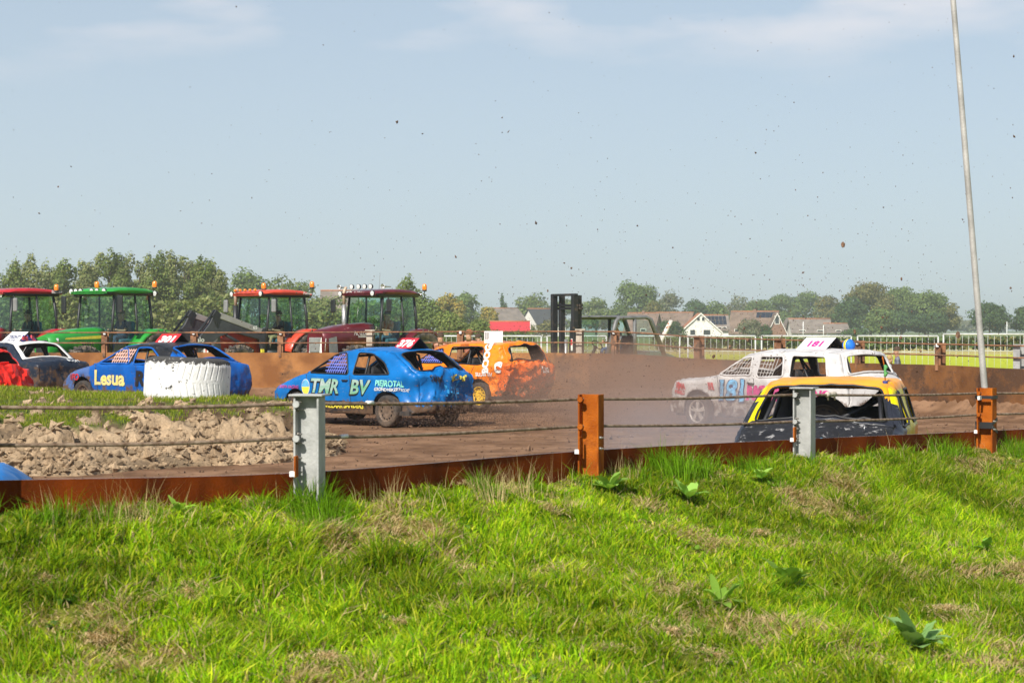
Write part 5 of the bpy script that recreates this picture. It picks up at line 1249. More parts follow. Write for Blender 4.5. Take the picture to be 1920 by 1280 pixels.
for sg in (1, -1):
    mb = MB(); mb.tube([(-.50, sg * .55, 1.0), (-.55, sg * .55, zr2 - .15), (-.65, sg * .53, zr2 - .02), (-1.85, sg * .52, zr2), (-2.0, sg * .53, zr2 - .05), (-2.35, sg * .56, 1.05)] if sg < 0 else [(-.80, .55, .98), (-1.05, .55, zr2 - .12), (-1.12, .54, zr2 - .03), (-1.9, .52, zr2), (-2.03, .53, zr2 - .06), (-2.40, .56, 1.05)], .06, 10); mb.build('guard_frame', fgrey, fk)
    mb = MB(); mb.tube([(-1.58, sg * .53, zr2), (-1.58, sg * .55, 1.0)], .045, 8); mb.build('guard_post', fgrey, fk)
    mb = MB(); mb.add([(-1.62, sg * .53, 1.05), (-2.28, sg * .53, 1.06), (-1.98, sg * .51, zr2 - .1), (-1.62, sg * .51, zr2 - .06)], [(0, 1, 2, 3)]); mb.build('side_glass', M['glass'], fk, fix=False)
mb = MB(); mb.bbox((-1.95, -.50, zr2 - .02), (-.62, .50, zr2 + .025)); mb.build('guard_roof', fgrey, fk, .02)
mb = MB(); mb.add([(-.52, -.5, 1.0), (-.52, .5, 1.0), (-.60, .5, zr2 - .08), (-.60, -.5, zr2 - .08)], [(0, 1, 2, 3)]); mb.build('windscreen', M['glass'], fk, fix=False)
mb = MB(); mb.tube([(-.72, 0, 1.0), (-.85, 0, 1.3)], .04, 8); mb.tube([(-.88 + .08 * math.cos(k * math.pi / 8), .18 * math.sin(k * math.pi / 8), 1.34 + .12 * math.cos(k * math.pi / 8)) for k in range(16)], .015, 6, closed=True); mb.build('steering_wheel', M['cabblk'], fk)
mb = MB(); mb.prism([(-1.75, 1.02), (-1.8, 1.6), (-1.68, 1.62), (-1.6, 1.15), (-1.2, 1.15), (-1.2, 1.03)], -.24, .24, 'xz'); mb.build('seat', M['cabblk'], fk, .04)
mb = MB(); mb.tube([(-2.45, .35, 1.0), (-2.45, .35, 1.45), (-2.62, .33, 1.75), (-2.78, .32, 2.05)], [.06, .06, .055, .05], 10); mb.build('exhaust_stack', mat('white_rusty_pipe', (.66, .62, .56), .6, 0, .1, 8, mud=(.36, .14, .06), mudlo=.5, mudhi=.58), fk)
for x, rr in ((-.35, .5), (-2.2, .4)):
    for sg in (1, -1): big_wheel(fk, x, sg * .72, rr, .32, M['greyplastic'])
mb = MB(); mb.box((.105, .44, 1.35), (.006, .07, .34)); mb.build('warning_sticker', M['lwhite'], fk)
mb = MB(); mb.box((.109, .44, 1.42), (.004, .06, .16)); mb.build('red_mark', M['lred'], fk)
# ------------------------------------------------------------------ trees
def make_tree(base, H, Wd, kind, n, leaf, pal, seed, label, group, name='tree', trunk=True, spread=1.0):
    g = np.random.default_rng(seed); r = empty(name, base, 0, label, 'tree' if 'shrub' not in name and 'bush' not in name else 'bush', group)
    lobes = []
    if kind == 'tall':          # wind-swept narrow crowns, pointed tops
        k = 16
        for i in range(k):
            t = (i + .5) / k; z = H * (.12 + .84 * t); w_ = Wd * .5 * (1 - .62 * max(0, t - .45) / .55) * g.uniform(.8, 1.2)
            a = g.uniform(0, 6.28); o_ = w_ * .55
            lobes.append((math.cos(a) * o_ + H * .04 * t * t, math.sin(a) * o_, z, w_ * .62, w_ * .62, H * .11 * g.uniform(.8, 1.3)))
    elif kind == 'cone':
        for i in range(12):
            t = (i + .5) / 12; w_ = Wd * .5 * (1 - t) + .15; a = g.uniform(0, 6.28)
            lobes.append((math.cos(a) * w_ * .3, math.sin(a) * w_ * .3, H * (.1 + .86 * t), w_ * .8, w_ * .8, H * .08))
    elif kind == 'bush':
        for i in range(9): a = g.uniform(0, 6.28); q = Wd * .32 * math.sqrt(g.uniform(0, 1)); lobes.append((math.cos(a) * q, math.sin(a) * q, H * g.uniform(.25, .72), Wd * g.uniform(.16, .28), Wd * g.uniform(.16, .28), H * g.uniform(.2, .3)))
    else:
        z0 = .30
        for i in range(26):
            u = g.uniform(-.85, 1); a = g.uniform(0, 6.28); q = math.sqrt(1 - u * u) * g.uniform(.55, .85)
            lobes.append((math.cos(a) * q * Wd * .42, math.sin(a) * q * Wd * .42, H * (.54 + .34 * u * g.uniform(.8, 1.05)), Wd * g.uniform(.15, .26), Wd * g.uniform(.15, .26), H * g.uniform(.10, .18)))
    Lb = np.array(lobes); vol = Lb[:, 3] * Lb[:, 4] * Lb[:, 5]; n = int(n * (1.5 if kind == 'round' else 1.0)); pick = g.choice(len(Lb), n, p=vol ** .75 / (vol ** .75).sum())
    d = g.normal(0, 1, (n, 3)); d /= np.linalg.norm(d, axis=1)[:, None]
    rad = g.uniform(.35, 1, n) ** .5 * (1 + .22 * g.normal(0, 1, n) * (g.uniform(0, 1, n) < .3))
    P = Lb[pick, :3] + d * Lb[pick, 3:6] * rad[:, None]
    P[:, 2] = np.maximum(P[:, 2], .15)
    nr = d * 1.3 + g.normal(0, .5, (n, 3)) + np.array([0, -.25, .4]); nr /= np.linalg.norm(nr, axis=1)[:, None]
    t1 = np.cross(nr, g.normal(0, 1, (n, 3))); t1 /= np.linalg.norm(t1, axis=1)[:, None]; t2 = np.cross(nr, t1)
    s1 = leaf * g.uniform(.5, 1.2, n)[:, None]; s2 = s1 * g.uniform(.45, .9, n)[:, None]
    V = np.stack([P - t1 * s1 * .5, P - t2 * s2 * .5, P + t1 * s1 * .5, P + t2 * s2 * .5], 1)
    V[:, 2] += nr * s1 * .12; V[:, 0] += nr * s1 * .1
    F = np.arange(n * 4).reshape(n, 4)
    pal = np.array(pal); lt = g.uniform(.78, 1.22, len(Lb))
    c = pal[g.choice(len(pal), n)] * (lt[pick] * g.uniform(.75, 1.25, n))[:, None]
    o = link('crown', np_mesh('crown', V.reshape(-1, 3), F, M['leaf'], np.repeat(c, 4, axis=0)), r)
    if trunk:
        mb = MB(); tr_ = H * .018 + .05
        top = H * (.75 if kind in ('tall', 'cone') else .5)
        mb.tube([(0, 0, -.3), (g.uniform(-.1, .1), 0, H * .2), (g.uniform(-.2, .2), 0, top)], [tr_ * 1.3, tr_, tr_ * .35], 8); mb.build('trunk', M['bark'], r)
        for i in g.choice(len(Lb), min(7, len(Lb)), replace=False):
            mb = MB(); q = Vector(Lb[i, :3]); st = Vector((0, 0, min(q.z * .65, top * .9))); mb.tube([st, (st + q) / 2 + Vector((0, 0, -.1 * H * .1)), q], [tr_ * .45, tr_ * .3, tr_ * .12], 6); mb.build('limb', M['bark'], r)
    return r
PG = [(0.109, 0.152, 0.032), (0.145, 0.196, 0.043), (0.08, 0.123, 0.029), (0.189, 0.217, 0.065)]
PW = [(0.167, 0.196, 0.065), (0.217, 0.239, 0.087), (0.123, 0.16, 0.051), (0.261, 0.268, 0.109)]
PD = [(0.051, 0.094, 0.032), (0.072, 0.123, 0.036), (0.041, 0.072, 0.026)]
PB = [(0.109, 0.16, 0.043), (0.145, 0.196, 0.051), (0.087, 0.131, 0.036)]
PY = [(0.348, 0.246, 0.043), (0.261, 0.217, 0.058), (0.189, 0.189, 0.051)]
PO = [(0.145, 0.138, 0.043), (0.189, 0.167, 0.051), (0.109, 0.116, 0.036)]
PH = [(0.145, 0.152, 0.08), (0.123, 0.145, 0.072), (0.174, 0.167, 0.094)]
T_ = []
def tree_px(px, top, wpx, Y, kind, n, leaf, pal, seed, label, group, name='tree', **k):
    s = FPX / Y; H = zat(top, Y) + .0; p = at(px, 640, Y)
    return make_tree((p.x, p.y, 0), H, wpx / s, kind, n, leaf, pal, seed, label, group, name, **k)
g1 = 'slender trees in the row behind the tractors'
row = [(14, 492, 62), (48, 480, 66), (88, 496, 60), (122, 490, 60), (152, 490, 56), (176, 476, 60), (206, 473, 64), (236, 478, 60), (264, 484, 56), (290, 474, 62), (320, 472, 62), (348, 482, 58), (372, 484, 50), (398, 490, 46)]
whr_ = ['at the left edge of the picture', 'above the red tractor cab', 'right of the red cab', 'left of the green cab', 'above the green cab, leftmost', 'above the first green-tractor beacon', 'above the middle of the green cab', 'above the right side of the green cab', 'just right of the green cab',
        'above the space between the green and orange-red tractors', 'above the raised loader arms', 'above the right loader arm', 'left of the orange-red tractor exhaust', 'last of the row beside the orange-red cab']
for i, (px, tp, wd) in enumerate(row):
    tree_px(px, tp + 2, wd * 1.35, 205 + (i % 3) * 5, 'tall', 8000, .36, PW if i % 3 else PG, 100 + i, 'slender wind-blown tree ' + whr_[i], g1)
g2 = 'broad trees behind the tractors'
for (px, tp, wd, Y, kd, n, lf, pl, sd, lb) in [
    (462, 505, 110, 330, 'round', 3600, .6, PB, 201, 'round dark green tree between the two red cabs'), (545, 512, 130, 330, 'round', 3600, .6, PG, 202, 'broad green tree above the orange-red tractor roof'),
    (616, 545, 90, 300, 'round', 2200, .55, PG, 203, 'dull green tree left of the maroon cab'), (694, 562, 120, 320, 'round', 3000, .6, PG, 211, 'green tree seen through the maroon tractor cab'), (762, 520, 74, 210, 'tall', 3600, .36, PG, 204, 'leaning willow above the maroon cab roof'),
    (800, 545, 90, 200, 'bush', 4200, .34, PB, 205, 'bushy willow right of the maroon cab'), (842, 548, 60, 330, 'round', 2000, .55, PY, 206, 'yellowing tree behind the willows'),
    (845, 578, 90, 190, 'bush', 4200, .32, PG, 207, 'low grey-green willow bush above the orange car roof'), (886, 592, 62, 200, 'bush', 2600, .32, PG, 208, 'small willow bush left of the red barn'),
    (872, 546, 66, 420, 'round', 2200, .7, PB, 209, 'small round green tree above the willow bushes'), (916, 572, 40, 380, 'round', 1200, .6, PY, 210, 'orange-yellow small tree left of the green gabled house')]:
    tree_px(px, tp, wd, Y, kd, n, lf, pl, sd, lb, g2)
g3 = 'village trees'
for (px, tp, wd, Y, kd, n, lf, pl, sd, lb) in [
    (942, 547, 46, 520, 'cone', 1800, .75, PD, 301, 'dark pointed conifer behind the green gabled house'), (1000, 546, 76, 540, 'round', 2600, .8, PG, 302, 'light green tree left of the forklift mast'),
    (1060, 556, 60, 540, 'round', 1800, .8, PG, 303, 'green tree seen through the forklift mast'), (1118, 556, 86, 540, 'round', 2600, .8, PG, 304, 'light green tree above the forklift roof'),
    (1192, 524, 98, 500, 'round', 4200, .75, PB, 305, 'tall rounded green tree right of the forklift'), (1222, 560, 50, 480, 'round', 1500, .7, PO, 306, 'brownish tree before the tall rounded tree'),
    (1254, 546, 66, 560, 'round', 2000, .8, PH, 307, 'thin grey-green tree above the brown-roofed house'), (1304, 560, 60, 560, 'round', 1900, .8, PD, 308, 'dark green tree left behind the white gabled house'),
    (1340, 562, 60, 560, 'round', 1900, .8, PB, 309, 'green tree right behind the white gabled house'), (1386, 552, 70, 640, 'round', 2000, .9, PH, 310, 'grey-green tree above the solar panel roof'),
    (1422, 560, 70, 600, 'round', 2000, .85, PB, 311, 'green tree above the left end of the big brown roof'), (1462, 546, 80, 620, 'round', 2600, .85, PB, 312, 'tall green tree above the big brown roof'),
    (1512, 546, 84, 620, 'round', 2600, .85, PB, 313, 'broad green tree right of the big brown roof'), (1552, 550, 70, 560, 'round', 2200, .8, PO, 314, 'olive tree above the grey roof of the estate car'),
    (1596, 560, 80, 470, 'round', 2600, .7, PD, 315, 'dark tree at the left of the big clump'), (1632, 528, 110, 480, 'round', 4600, .75, PO, 316, 'large olive-topped tree in the big clump'),
    (1690, 534, 90, 500, 'round', 3800, .75, PB, 317, 'tall green tree in the middle of the big clump'), (1735, 540, 100, 480, 'round', 4200, .75, PB, 318, 'broad green tree right of the clump middle'),
    (1772, 562, 66, 490, 'round', 2000, .75, PO, 319, 'olive tree ending the big clump'), (1680, 582, 110, 450, 'round', 3600, .7, PD, 320, 'low dark tree filling the clump front'), (1740, 584, 80, 455, 'round', 2600, .7, PD, 321, 'low dark tree under the clump right side'),
    (1856, 566, 80, 420, 'round', 3000, .6, PD, 322, 'lone dark tree behind the leaning pole'), (1922, 572, 66, 420, 'round', 2400, .6, PD, 323, 'dark tree cut by the right edge'), (1815, 600, 90, 900, 'round', 1500, 1.3, PH, 324, 'hazy far tree left of the leaning pole'), (1885, 602, 90, 900, 'round', 1500, 1.3, PH, 325, 'hazy far tree right of the leaning pole'), (1650, 575, 60, 440, 'round', 1800, .7, PB, 326, 'middle-height green tree before the olive-topped tree')]:
    tree_px(px, tp, wd, Y, kd, n, lf, pl, sd, lb, g3)
g4 = 'garden bushes by the houses'
for (px, tp, wd, Y, n, pl, sd, lb) in [(1020, 590, 60, 420, 1500, PO, 401, 'brown-green bush right of the red barn'), (985, 598, 50, 440, 1200, PO, 402, 'olive bush behind the red barn'), (1262, 594, 56, 400, 1500, PD, 403, 'dark bush left of the white gabled house'),
    (1408, 592, 62, 400, 1600, PH, 404, 'grey-green bush before the big brown roof'), (1432, 606, 40, 395, 900, PD, 405, 'dark bush below the big brown roof'), (900, 610, 60, 220, 1600, PG, 406, 'green bush beside the white roof plate'), (1600, 612, 60, 400, 1200, PD, 407, 'dark bush below the long thatched roofs')]:
    tree_px(px, tp, wd, Y, 'bush', n, .5, pl, sd, lb, g4, name='bush', trunk=False)
# clipped hedge beyond the field
def hedge(px0, px1, Y, top, label, sd, pal):
    g = np.random.default_rng(sd); x0, x1 = xat(px0, Y), xat(px1, Y); H = zat(top, Y); n = int((x1 - x0) * 90 * max(1, H / 2.2))
    r = empty('hedge', ((x0 + x1) / 2, Y, 0), 0, label, 'hedge', 'hedges beyond the field')
    X = g.uniform(x0, x1, n) - (x0 + x1) / 2; hh = H * (.85 + .3 * fbm((X + 500) * .4, X * 0 + sd, sd, 3)); Z = hh * g.uniform(.03, 1, n) ** .7; Yv = g.uniform(-.7, .7, n)
    P = np.stack([X, Yv, Z], 1); nr = g.normal(0, 1, (n, 3)) + np.array([0, -.6, .5]); nr /= np.linalg.norm(nr, axis=1)[:, None]
    t1 = np.cross(nr, g.normal(0, 1, (n, 3))); t1 /= np.linalg.norm(t1, axis=1)[:, None]; t2 = np.cross(nr, t1); s = g.uniform(.16, .36, n)[:, None]
    V = np.stack([P - t1 * s, P - t2 * s * .6, P + t1 * s, P + t2 * s * .6], 1)
    c = np.array(pal)[g.choice(len(pal), n)] * g.uniform(.7, 1.3, (n, 1))
    link('foliage', np_mesh('foliage', V.reshape(-1, 3), np.arange(n * 4).reshape(n, 4), M['leaf'], np.repeat(c, 4, axis=0)), r)
    mb = MB(); k = int((x1 - x0) / 1.5)
    for i in range(k): x = x0 - (x0 + x1) / 2 + 1.5 * (i + .5); mb.tube([(x, 0, -.1), (x + .05, 0, H * .7)], .05, 5)
    tag(mb.build('stems', M['bark'], r), kind='stuff')
hedge(1225, 1500, 175, 634, 'low dark hedge below the white gabled house', 11, PD + PB)
hedge(1500, 1780, 170, 633, 'low dark hedge below the big clump of trees', 12, PD + PB)
hedge(1780, 2020, 165, 633, 'dark hedge beside the leaning pole', 13, PD + PO)
hedge(700, 1000, 210, 622, 'green hedge behind the orange car', 14, PG + PD)
hedge(-60, 440, 199, 556, 'rough undergrowth below the slender trees', 15, PG + PW)
hedge(440, 720, 200, 590, 'rough green undergrowth between the red tractors', 16, PG + PD)

# ------------------------------------------------------------------ houses
M['thatch'] = mat('brown_roof_tiles', (.17, .115, .085), .9, 0, .2, .8, .3, 3); M['redtile'] = mat('orange_ridge', (.34, .13, .06), .9); M['greyroof'] = mat('grey_brown_roof', (.19, .155, .13), .9, 0, .2, .8, .3, 3)
M['slate'] = mat('dark_slate', (.045, .047, .052), .7, 0, .2, 1); M['redmetal'] = mat('bright_red_roof', (.52, .03, .04), .5, 0, .08, 1); M['wallw'] = mat('white_render', (.74, .70, .62), .8, 0, .06, 1)
M['brickw'] = mat('brown_brick', (.22, .12, .08), .9, 0, .2, 2); M['greenwood'] = mat('dark_green_boards', (.012, .07, .05), .6, 0, .15, 2); M['panes'] = mat('dark_window_glass', (.02, .025, .03), .1, 0, .2, 1, spec=.8); M['solar'] = mat('solar_panel', (.012, .018, .04), .12, .2, .2, 1)
M['tar'] = mat('dark_gable_boards', (.05, .055, .06), .7)
def house(px0, px1, Y, ridge, eave, gable, label, wall, roof, depth=None, trim=None, wins=(), rot=0.0, chimney=True, name='house', gwall=None):
    """px0..px1 the width in view. gable: 'front' shows its gable, 'side' shows its long roof"""
    x0, x1 = xat(px0, Y), xat(px1, Y); zr_, ze = zat(ridge, Y), max(zat(eave, Y), 1.2); W_ = x1 - x0; cx = (x0 + x1) / 2
    r = empty(name, (cx, Y, 0), rot, label, 'house' if name == 'house' else 'barn', 'houses of the village')
    D_ = depth or W_ * .9; h = W_ / 2; t = .22
    if gable == 'front':
        mb = MB(); mb.prism([(-h, 0), (h, 0), (h, ze), (0, zr_ - .05), (-h, ze)], 0, D_, 'xz'); mb.build('wall', gwall or wall, r)
        ov = .35
        for s in (1, -1):
            mb = MB(); sl = (zr_ - ze) / h
            mb.prism([(0, zr_), (s * (h + ov), ze - sl * ov), (s * (h + ov), ze - sl * ov + t), (0, zr_ + t)], -.3, D_ + .3, 'xz'); mb.build('roof', roof, r)
            if trim: mb = MB(); mb.prism([(0, zr_ - .12), (s * (h + ov), ze - sl * ov - .12), (s * (h + ov), ze - sl * ov + t), (0, zr_ + t)], -.36, -.305, 'xz'); mb.build('barge_board', trim, r)
    else:
        mb = MB(); mb.bbox((-h, 0, 0), (h, D_, ze)); mb.build('wall', wall, r)
        for s in (1, -1):
            mb = MB(); mb.prism([(0, ze), (D_ / 2, zr_), (D_, ze)], s * h - .12 * s, s * h, 'yz'); mb.build('gable_wall', gwall or wall, r)
        for s in (0, 1):
            mb = MB(); y0 = -.5 if s == 0 else D_ + .5; zl = ze - (zr_ - ze) / (D_ / 2) * .5
            mb.prism([(y0, zl), (D_ / 2, zr_), (D_ / 2, zr_ + t), (y0, zl + t)], -h - .35, h + .35, 'yz'); mb.build('roof', roof, r)
        mb = MB(); mb.tube([(-h - .35, D_ / 2, zr_ + t), (h + .35, D_ / 2, zr_ + t)], .16, 6); mb.build('ridge', M['redtile'], r)
    for (u, z, ww, wh) in wins:
        f = empty('window', (u * h, -.02, z)); f.parent = r
        mb = MB()
        for s in (-1, 1): mb.bbox((s * ww / 2 - .06, -.06, -wh / 2), (s * ww / 2 + .06, .02, wh / 2)); mb.bbox((-ww / 2, -.065, s * wh / 2 - .06), (ww / 2, .018, s * wh / 2 + .06))
        mb.build('frame', M['wallw'], f); mb = MB(); mb.bbox((-ww / 2, -.03, -wh / 2), (ww / 2, .01, wh / 2)); mb.build('pane', M['panes'], f)
    if chimney: mb = MB(); mb.bbox((-.3, D_ / 2 - .3, zr_ - .4), (.3, D_ / 2 + .3, zr_ + .7)); mb.build('chimney', M['brickw'], r)
    return r, h, ze, zr_, D_
house(1276, 1352, 420, 588, 622, 'front', 'white gabled house with two small attic windows', M['wallw'], M['redtile'], trim=M['wallw'], wins=[(-.12, 4.1, .7, .9), (.12, 4.1, .7, .9), (-.4, 1.2, 1.2, 1.2), (.3, 1.2, 1.6, 1.2)], chimney=False)
r, h_, ze, zz, D_ = house(1318, 1366, 424, 592, 617, 'side', 'white dormered house with dark solar panels on its roof', M['wallw'], M['greyroof'], depth=7, wins=[(-.5, 1.9, .9, 1.0), (-.1, 1.9, .9, 1.0), (.3, 1.9, .9, 1.0), (.7, 1.9, .9, 1.0)], chimney=False)
for i in range(6):
    for j in range(2):
        mb = MB(); x = -h_ + .4 + i * (2 * h_ - .6) / 6; y0 = .9 + j * 1.15; zf_ = lambda y: ze + (zz - ze) / (D_ / 2) * y + .30
        mb.add([(x, y0, zf_(y0)), (x + (2 * h_ - .6) / 6 - .08, y0, zf_(y0)), (x + (2 * h_ - .6) / 6 - .08, y0 + 1.05, zf_(y0 + 1.05)), (x, y0 + 1.05, zf_(y0 + 1.05))], [(0, 1, 2, 3)]); mb.build('solar_panel', M['solar'], r, fix=False)
r, h_, ze, zz, D_ = house(1366, 1452, 440, 585, 626, 'side', 'large house with a steep brown roof and red ridge', M['wallw'], M['thatch'], depth=9, rot=-.3, gwall=M['brickw'], wins=[(-.6, 1.3, 1.5, 1.2), (.5, 1.3, 1.5, 1.2)])
for i in range(4):
    mb = MB(); x = h_ * .1 + i * 1.05; zf_ = lambda y: ze + (zz - ze) / (D_ / 2) * y + .30
    mb.add([(x, 3.0, zf_(3.0)), (x + 1.0, 3.0, zf_(3.0)), (x + 1.0, 4.2, zf_(4.2)), (x, 4.2, zf_(4.2))], [(0, 1, 2, 3)]); mb.build('solar_panel', M['solar'], r, fix=False)
house(1440, 1474, 436, 588, 626, 'front', 'narrow brown gable end beside the large steep roof', M['brickw'], M['thatch'], depth=8, wins=[(0, 4.0, 1.0, 1.9)], trim=M['wallw'], chimney=False)
house(1222, 1290, 450, 587, 618, 'side', 'dark house with a brown tiled roof left of the white gable', M['tar'], M['thatch'], depth=9, rot=-.35, wins=[(-.4, 1.4, 1.2, 1.2), (.4, 1.4, 1.2, 1.2)], chimney=False)
house(1170, 1226, 430, 588, 622, 'side', 'brown-roofed house behind the forklift cab', M['brickw'], M['thatch'], depth=9, rot=-.3, wins=[(.3, 1.4, 1.2, 1.2)])
house(1470, 1500, 440, 597, 622, 'front', 'small pale thatched gable right of the big brown roof', M['brickw'], M['greyroof'], depth=9, chimney=False)
house(1486, 1560, 430, 599, 624, 'side', 'low house with a long grey-brown roof behind the white flagpole', M['wallw'], M['greyroof'], depth=9, wins=[(-.5, 1.2, 1.4, 1.0), (.4, 1.2, 1.4, 1.0)], chimney=False)
house(1552, 1592, 428, 608, 624, 'side', 'low pale house with brown roof below the dark clump', M['wallw'], M['greyroof'], depth=8, wins=[(0, 1.2, 1.2, 1.0)], chimney=False)
house(925, 990, 460, 579, 602, 'side', 'house with a long grey-brown roof and dark green gable', M['greenwood'], M['greyroof'], depth=9, rot=.5, wins=[(-.7, 2.4, .9, 1.1), (-.45, 2.4, .9, 1.1)], chimney=False)
r, h_, ze, zz, D_ = house(922, 990, 300, 605, 621, 'side', 'low barn with a bright red sheet roof', M['tar'], M['redmetal'], depth=6, chimney=False, name='barn')
mb = MB(); mb.prism([(h_ + .37, ze - .2), (h_ + .37, ze)], 0, 1, 'xz') if False else None
for s in (0, 1):
    mb = MB(); mb.bar((h_ + .38, -.5 if s == 0 else D_ + .5, ze - .15), (h_ + .38, D_ / 2, zz + .1), .06, .28); mb.build('barge_board', M['wallw'], r)
house(1004, 1064, 470, 580, 606, 'side', 'white-walled house with dark roof behind the forklift mast', M['wallw'], M['slate'], depth=9, rot=.45, chimney=False)
house(600, 665, 330, 546, 600, 'side', 'brown-roofed building glimpsed left of the maroon cab', M['brickw'], M['greyroof'], depth=9, chimney=False)
# flagpoles in the village
for px, tp, lb in ((1506, 604, 'thin white flagpole before the long grey-brown roof'), (1544, 610, 'short white pole before the low pale house'), (1888, 604, 'thin white pole near the right edge')):
    Y = 380; p = at(px, 640, Y); fpn = empty('flag_pole', (p.x, p.y, 0), 0, lb, 'pole', 'white village poles')
    H = zat(tp, Y); mb = MB(); mb.tube([(0, 0, 0), (0, 0, H)], [.11, .07], 8); mb.build('shaft', M['white'], fpn)
    mb = MB(); mb.lathe([(.001, 0), (.1, .05), (.1, .12), (.001, .17)], 'z', c=(0, 0, H), n=8); mb.build('finial', M['white'], fpn)
# ------------------------------------------------------------------ people
def person(name, label, loc, yaw, pose, cols, k=1.0, group=None):
    """one skinned body; faces take skin, shirt, trousers, shoes from the bone they grew on"""
    J = {'pelvis': (0, 0, .95), 'waist': (0, 0, 1.08), 'chest': (.01, 0, 1.30), 'neck': (.01, 0, 1.47), 'head0': (.03, 0, 1.56), 'head1': (.03, 0, 1.68),
         'nose': (.135, 0, 1.60), 'earL': (.02, .085, 1.62), 'earR': (.02, -.085, 1.62)}
    for s, y in (('L', 1), ('R', -1)):
        J.update({'sh' + s: (0, .18 * y, 1.40), 'el' + s: (-.03, .25 * y, 1.12), 'wr' + s: (.08, .25 * y, .90), 'ha' + s: (.12, .24 * y, .82), 'hp' + s: (0, .10 * y, .90), 'kn' + s: (.03, .11 * y, .50), 'an' + s: (0, .11 * y, .09), 'to' + s: (.17, .13 * y, .04)})
    J.update(pose)
    Rd = {'pelvis': .14, 'waist': .135, 'chest': .155, 'neck': .06, 'head0': .085, 'head1': .095, 'nose': .014, 'earL': .02, 'earR': .02}
    for s in 'LR': Rd.update({'sh' + s: .07, 'el' + s: .047, 'wr' + s: .033, 'ha' + s: .038, 'hp' + s: .095, 'kn' + s: .062, 'an' + s: .045, 'to' + s: .035})
    E = [('pelvis', 'waist'), ('waist', 'chest'), ('chest', 'neck'), ('neck', 'head0'), ('head0', 'head1'), ('head0', 'nose'), ('head1', 'earL'), ('head1', 'earR')]
    for s in 'LR': E += [('chest', 'sh' + s), ('sh' + s, 'el' + s), ('el' + s, 'wr' + s), ('wr' + s, 'ha' + s), ('pelvis', 'hp' + s), ('hp' + s, 'kn' + s), ('kn' + s, 'an' + s), ('an' + s, 'to' + s)]
    nm = list(J); ix = {n: i for i, n in enumerate(nm)}
    me = bpy.data.meshes.new('body'); me.from_pydata([J[n] for n in nm], [(ix[a], ix[b]) for a, b in E], [])
    ob = bpy.data.objects.new('body_source', me); C.objects.link(ob)
    sk = ob.modifiers.new('skin', 'SKIN'); sk.use_smooth_shade = True; su = ob.modifiers.new('sub', 'SUBSURF'); su.levels = 1; su.render_levels = 1
    for i, n in enumerate(nm): me.skin_vertices[0].data[i].radius = (Rd[n], Rd[n]); me.skin_vertices[0].data[i].use_root = (n == 'pelvis')
    dg = bpy.context.evaluated_depsgraph_get(); m2 = bpy.data.meshes.new_from_object(ob.evaluated_get(dg)); bpy.data.objects.remove(ob)
    m2.name = 'body'; m2.materials.clear()
    for q in ('skin', 'shirt', 'legs', 'shoe', 'lower'): m2.materials.append(cols.get(q, cols['legs']))
    def seg(p, a, b): a, b = Vector(a), Vector(b); d = b - a; t = max(0, min(1, (p - a).dot(d) / d.length_squared)); return (p - a - d * t).length, t
    for f in m2.polygons:
        best = min(((seg(f.center, J[a], J[b])[0] - .6 * (Rd[a] + Rd[b]) / 2, a, b, seg(f.center, J[a], J[b])[1]) for a, b in E), key=lambda q: q[0]); a, b, t = best[1], best[2], best[3]
        f.use_smooth = True
        if b in ('waist', 'chest') or b[:2] == 'sh': mi = 1
        elif b[:2] == 'el': mi = 1 if (t < .75 or cols.get('long')) else 0
        elif b[:2] == 'wr': mi = 1 if cols.get('long') else 0
        elif b[:2] in ('hp',): mi = 2
        elif b[:2] == 'kn': mi = 2
        elif b[:2] == 'an': mi = 4 if t < .85 else 3
        elif b[:2] == 'to': mi = 3
        else: mi = 0
        f.material_index = mi
    r = empty(name, loc, yaw, label, 'person', group); r.scale = (k, k, k)
    link('body', m2, r)
    h1 = Vector(J['head1']); mb = MB(); pr = []
    for i in range(6): a = i / 5 * math.pi * .56; pr.append((max(.001, .112 * math.sin(a)), .118 * math.cos(a)))
    mb.lathe(pr, 'z', c=h1 + Vector((-.022, 0, -.005)), n=14); mb.build('hair', cols['hair'], r)
    return r
def mm(n, c, **k): return mat(n, c, .85, 0, .15, 8, **k)
skin = mm('skin', (.50, .27, .18)); hairb = mm('brown_hair', (.06, .035, .02)); hairl = mm('blond_hair', (.38, .24, .10))
def sit(dx=0, hz=.0):
    """seated: hips at seat height, thighs forward, hands at the wheel"""
    P = {}
    up = -.42
    for k, (x, z) in {'pelvis': (0, .95), 'waist': (-.02, 1.08), 'chest': (-.02, 1.30), 'neck': (0, 1.47), 'head0': (.03, 1.56), 'head1': (.03, 1.68)}.items(): P[k] = (x, 0, z + up)
    P['nose'] = (.135, 0, 1.60 + up); P['earL'] = (.02, .085, 1.62 + up); P['earR'] = (.02, -.085, 1.62 + up)
    for s, y in (('L', 1), ('R', -1)):
        P.update({'sh' + s: (-.02, .18 * y, 1.40 + up), 'el' + s: (.10, .26 * y, 1.14 + up), 'wr' + s: (.33, .18 * y, 1.16 + up), 'ha' + s: (.40, .16 * y, 1.19 + up), 'hp' + s: (0, .10 * y, .92 + up), 'kn' + s: (.42, .14 * y, .96 + up), 'an' + s: (.50, .14 * y, .55 + up), 'to' + s: (.66, .15 * y, .51 + up)})
    return P
def in_cab(T, label, cols, dx=-.28, dz=1.02):
    t = TR[T]; c, s = math.cos(t.rotation_euler.z), math.sin(t.rotation_euler.z)
    return person('person', label, (t.location.x + dx * c, t.location.y + dx * s, t.location.z + dz), t.rotation_euler.z, sit(), cols, 1.0, 'tractor drivers')
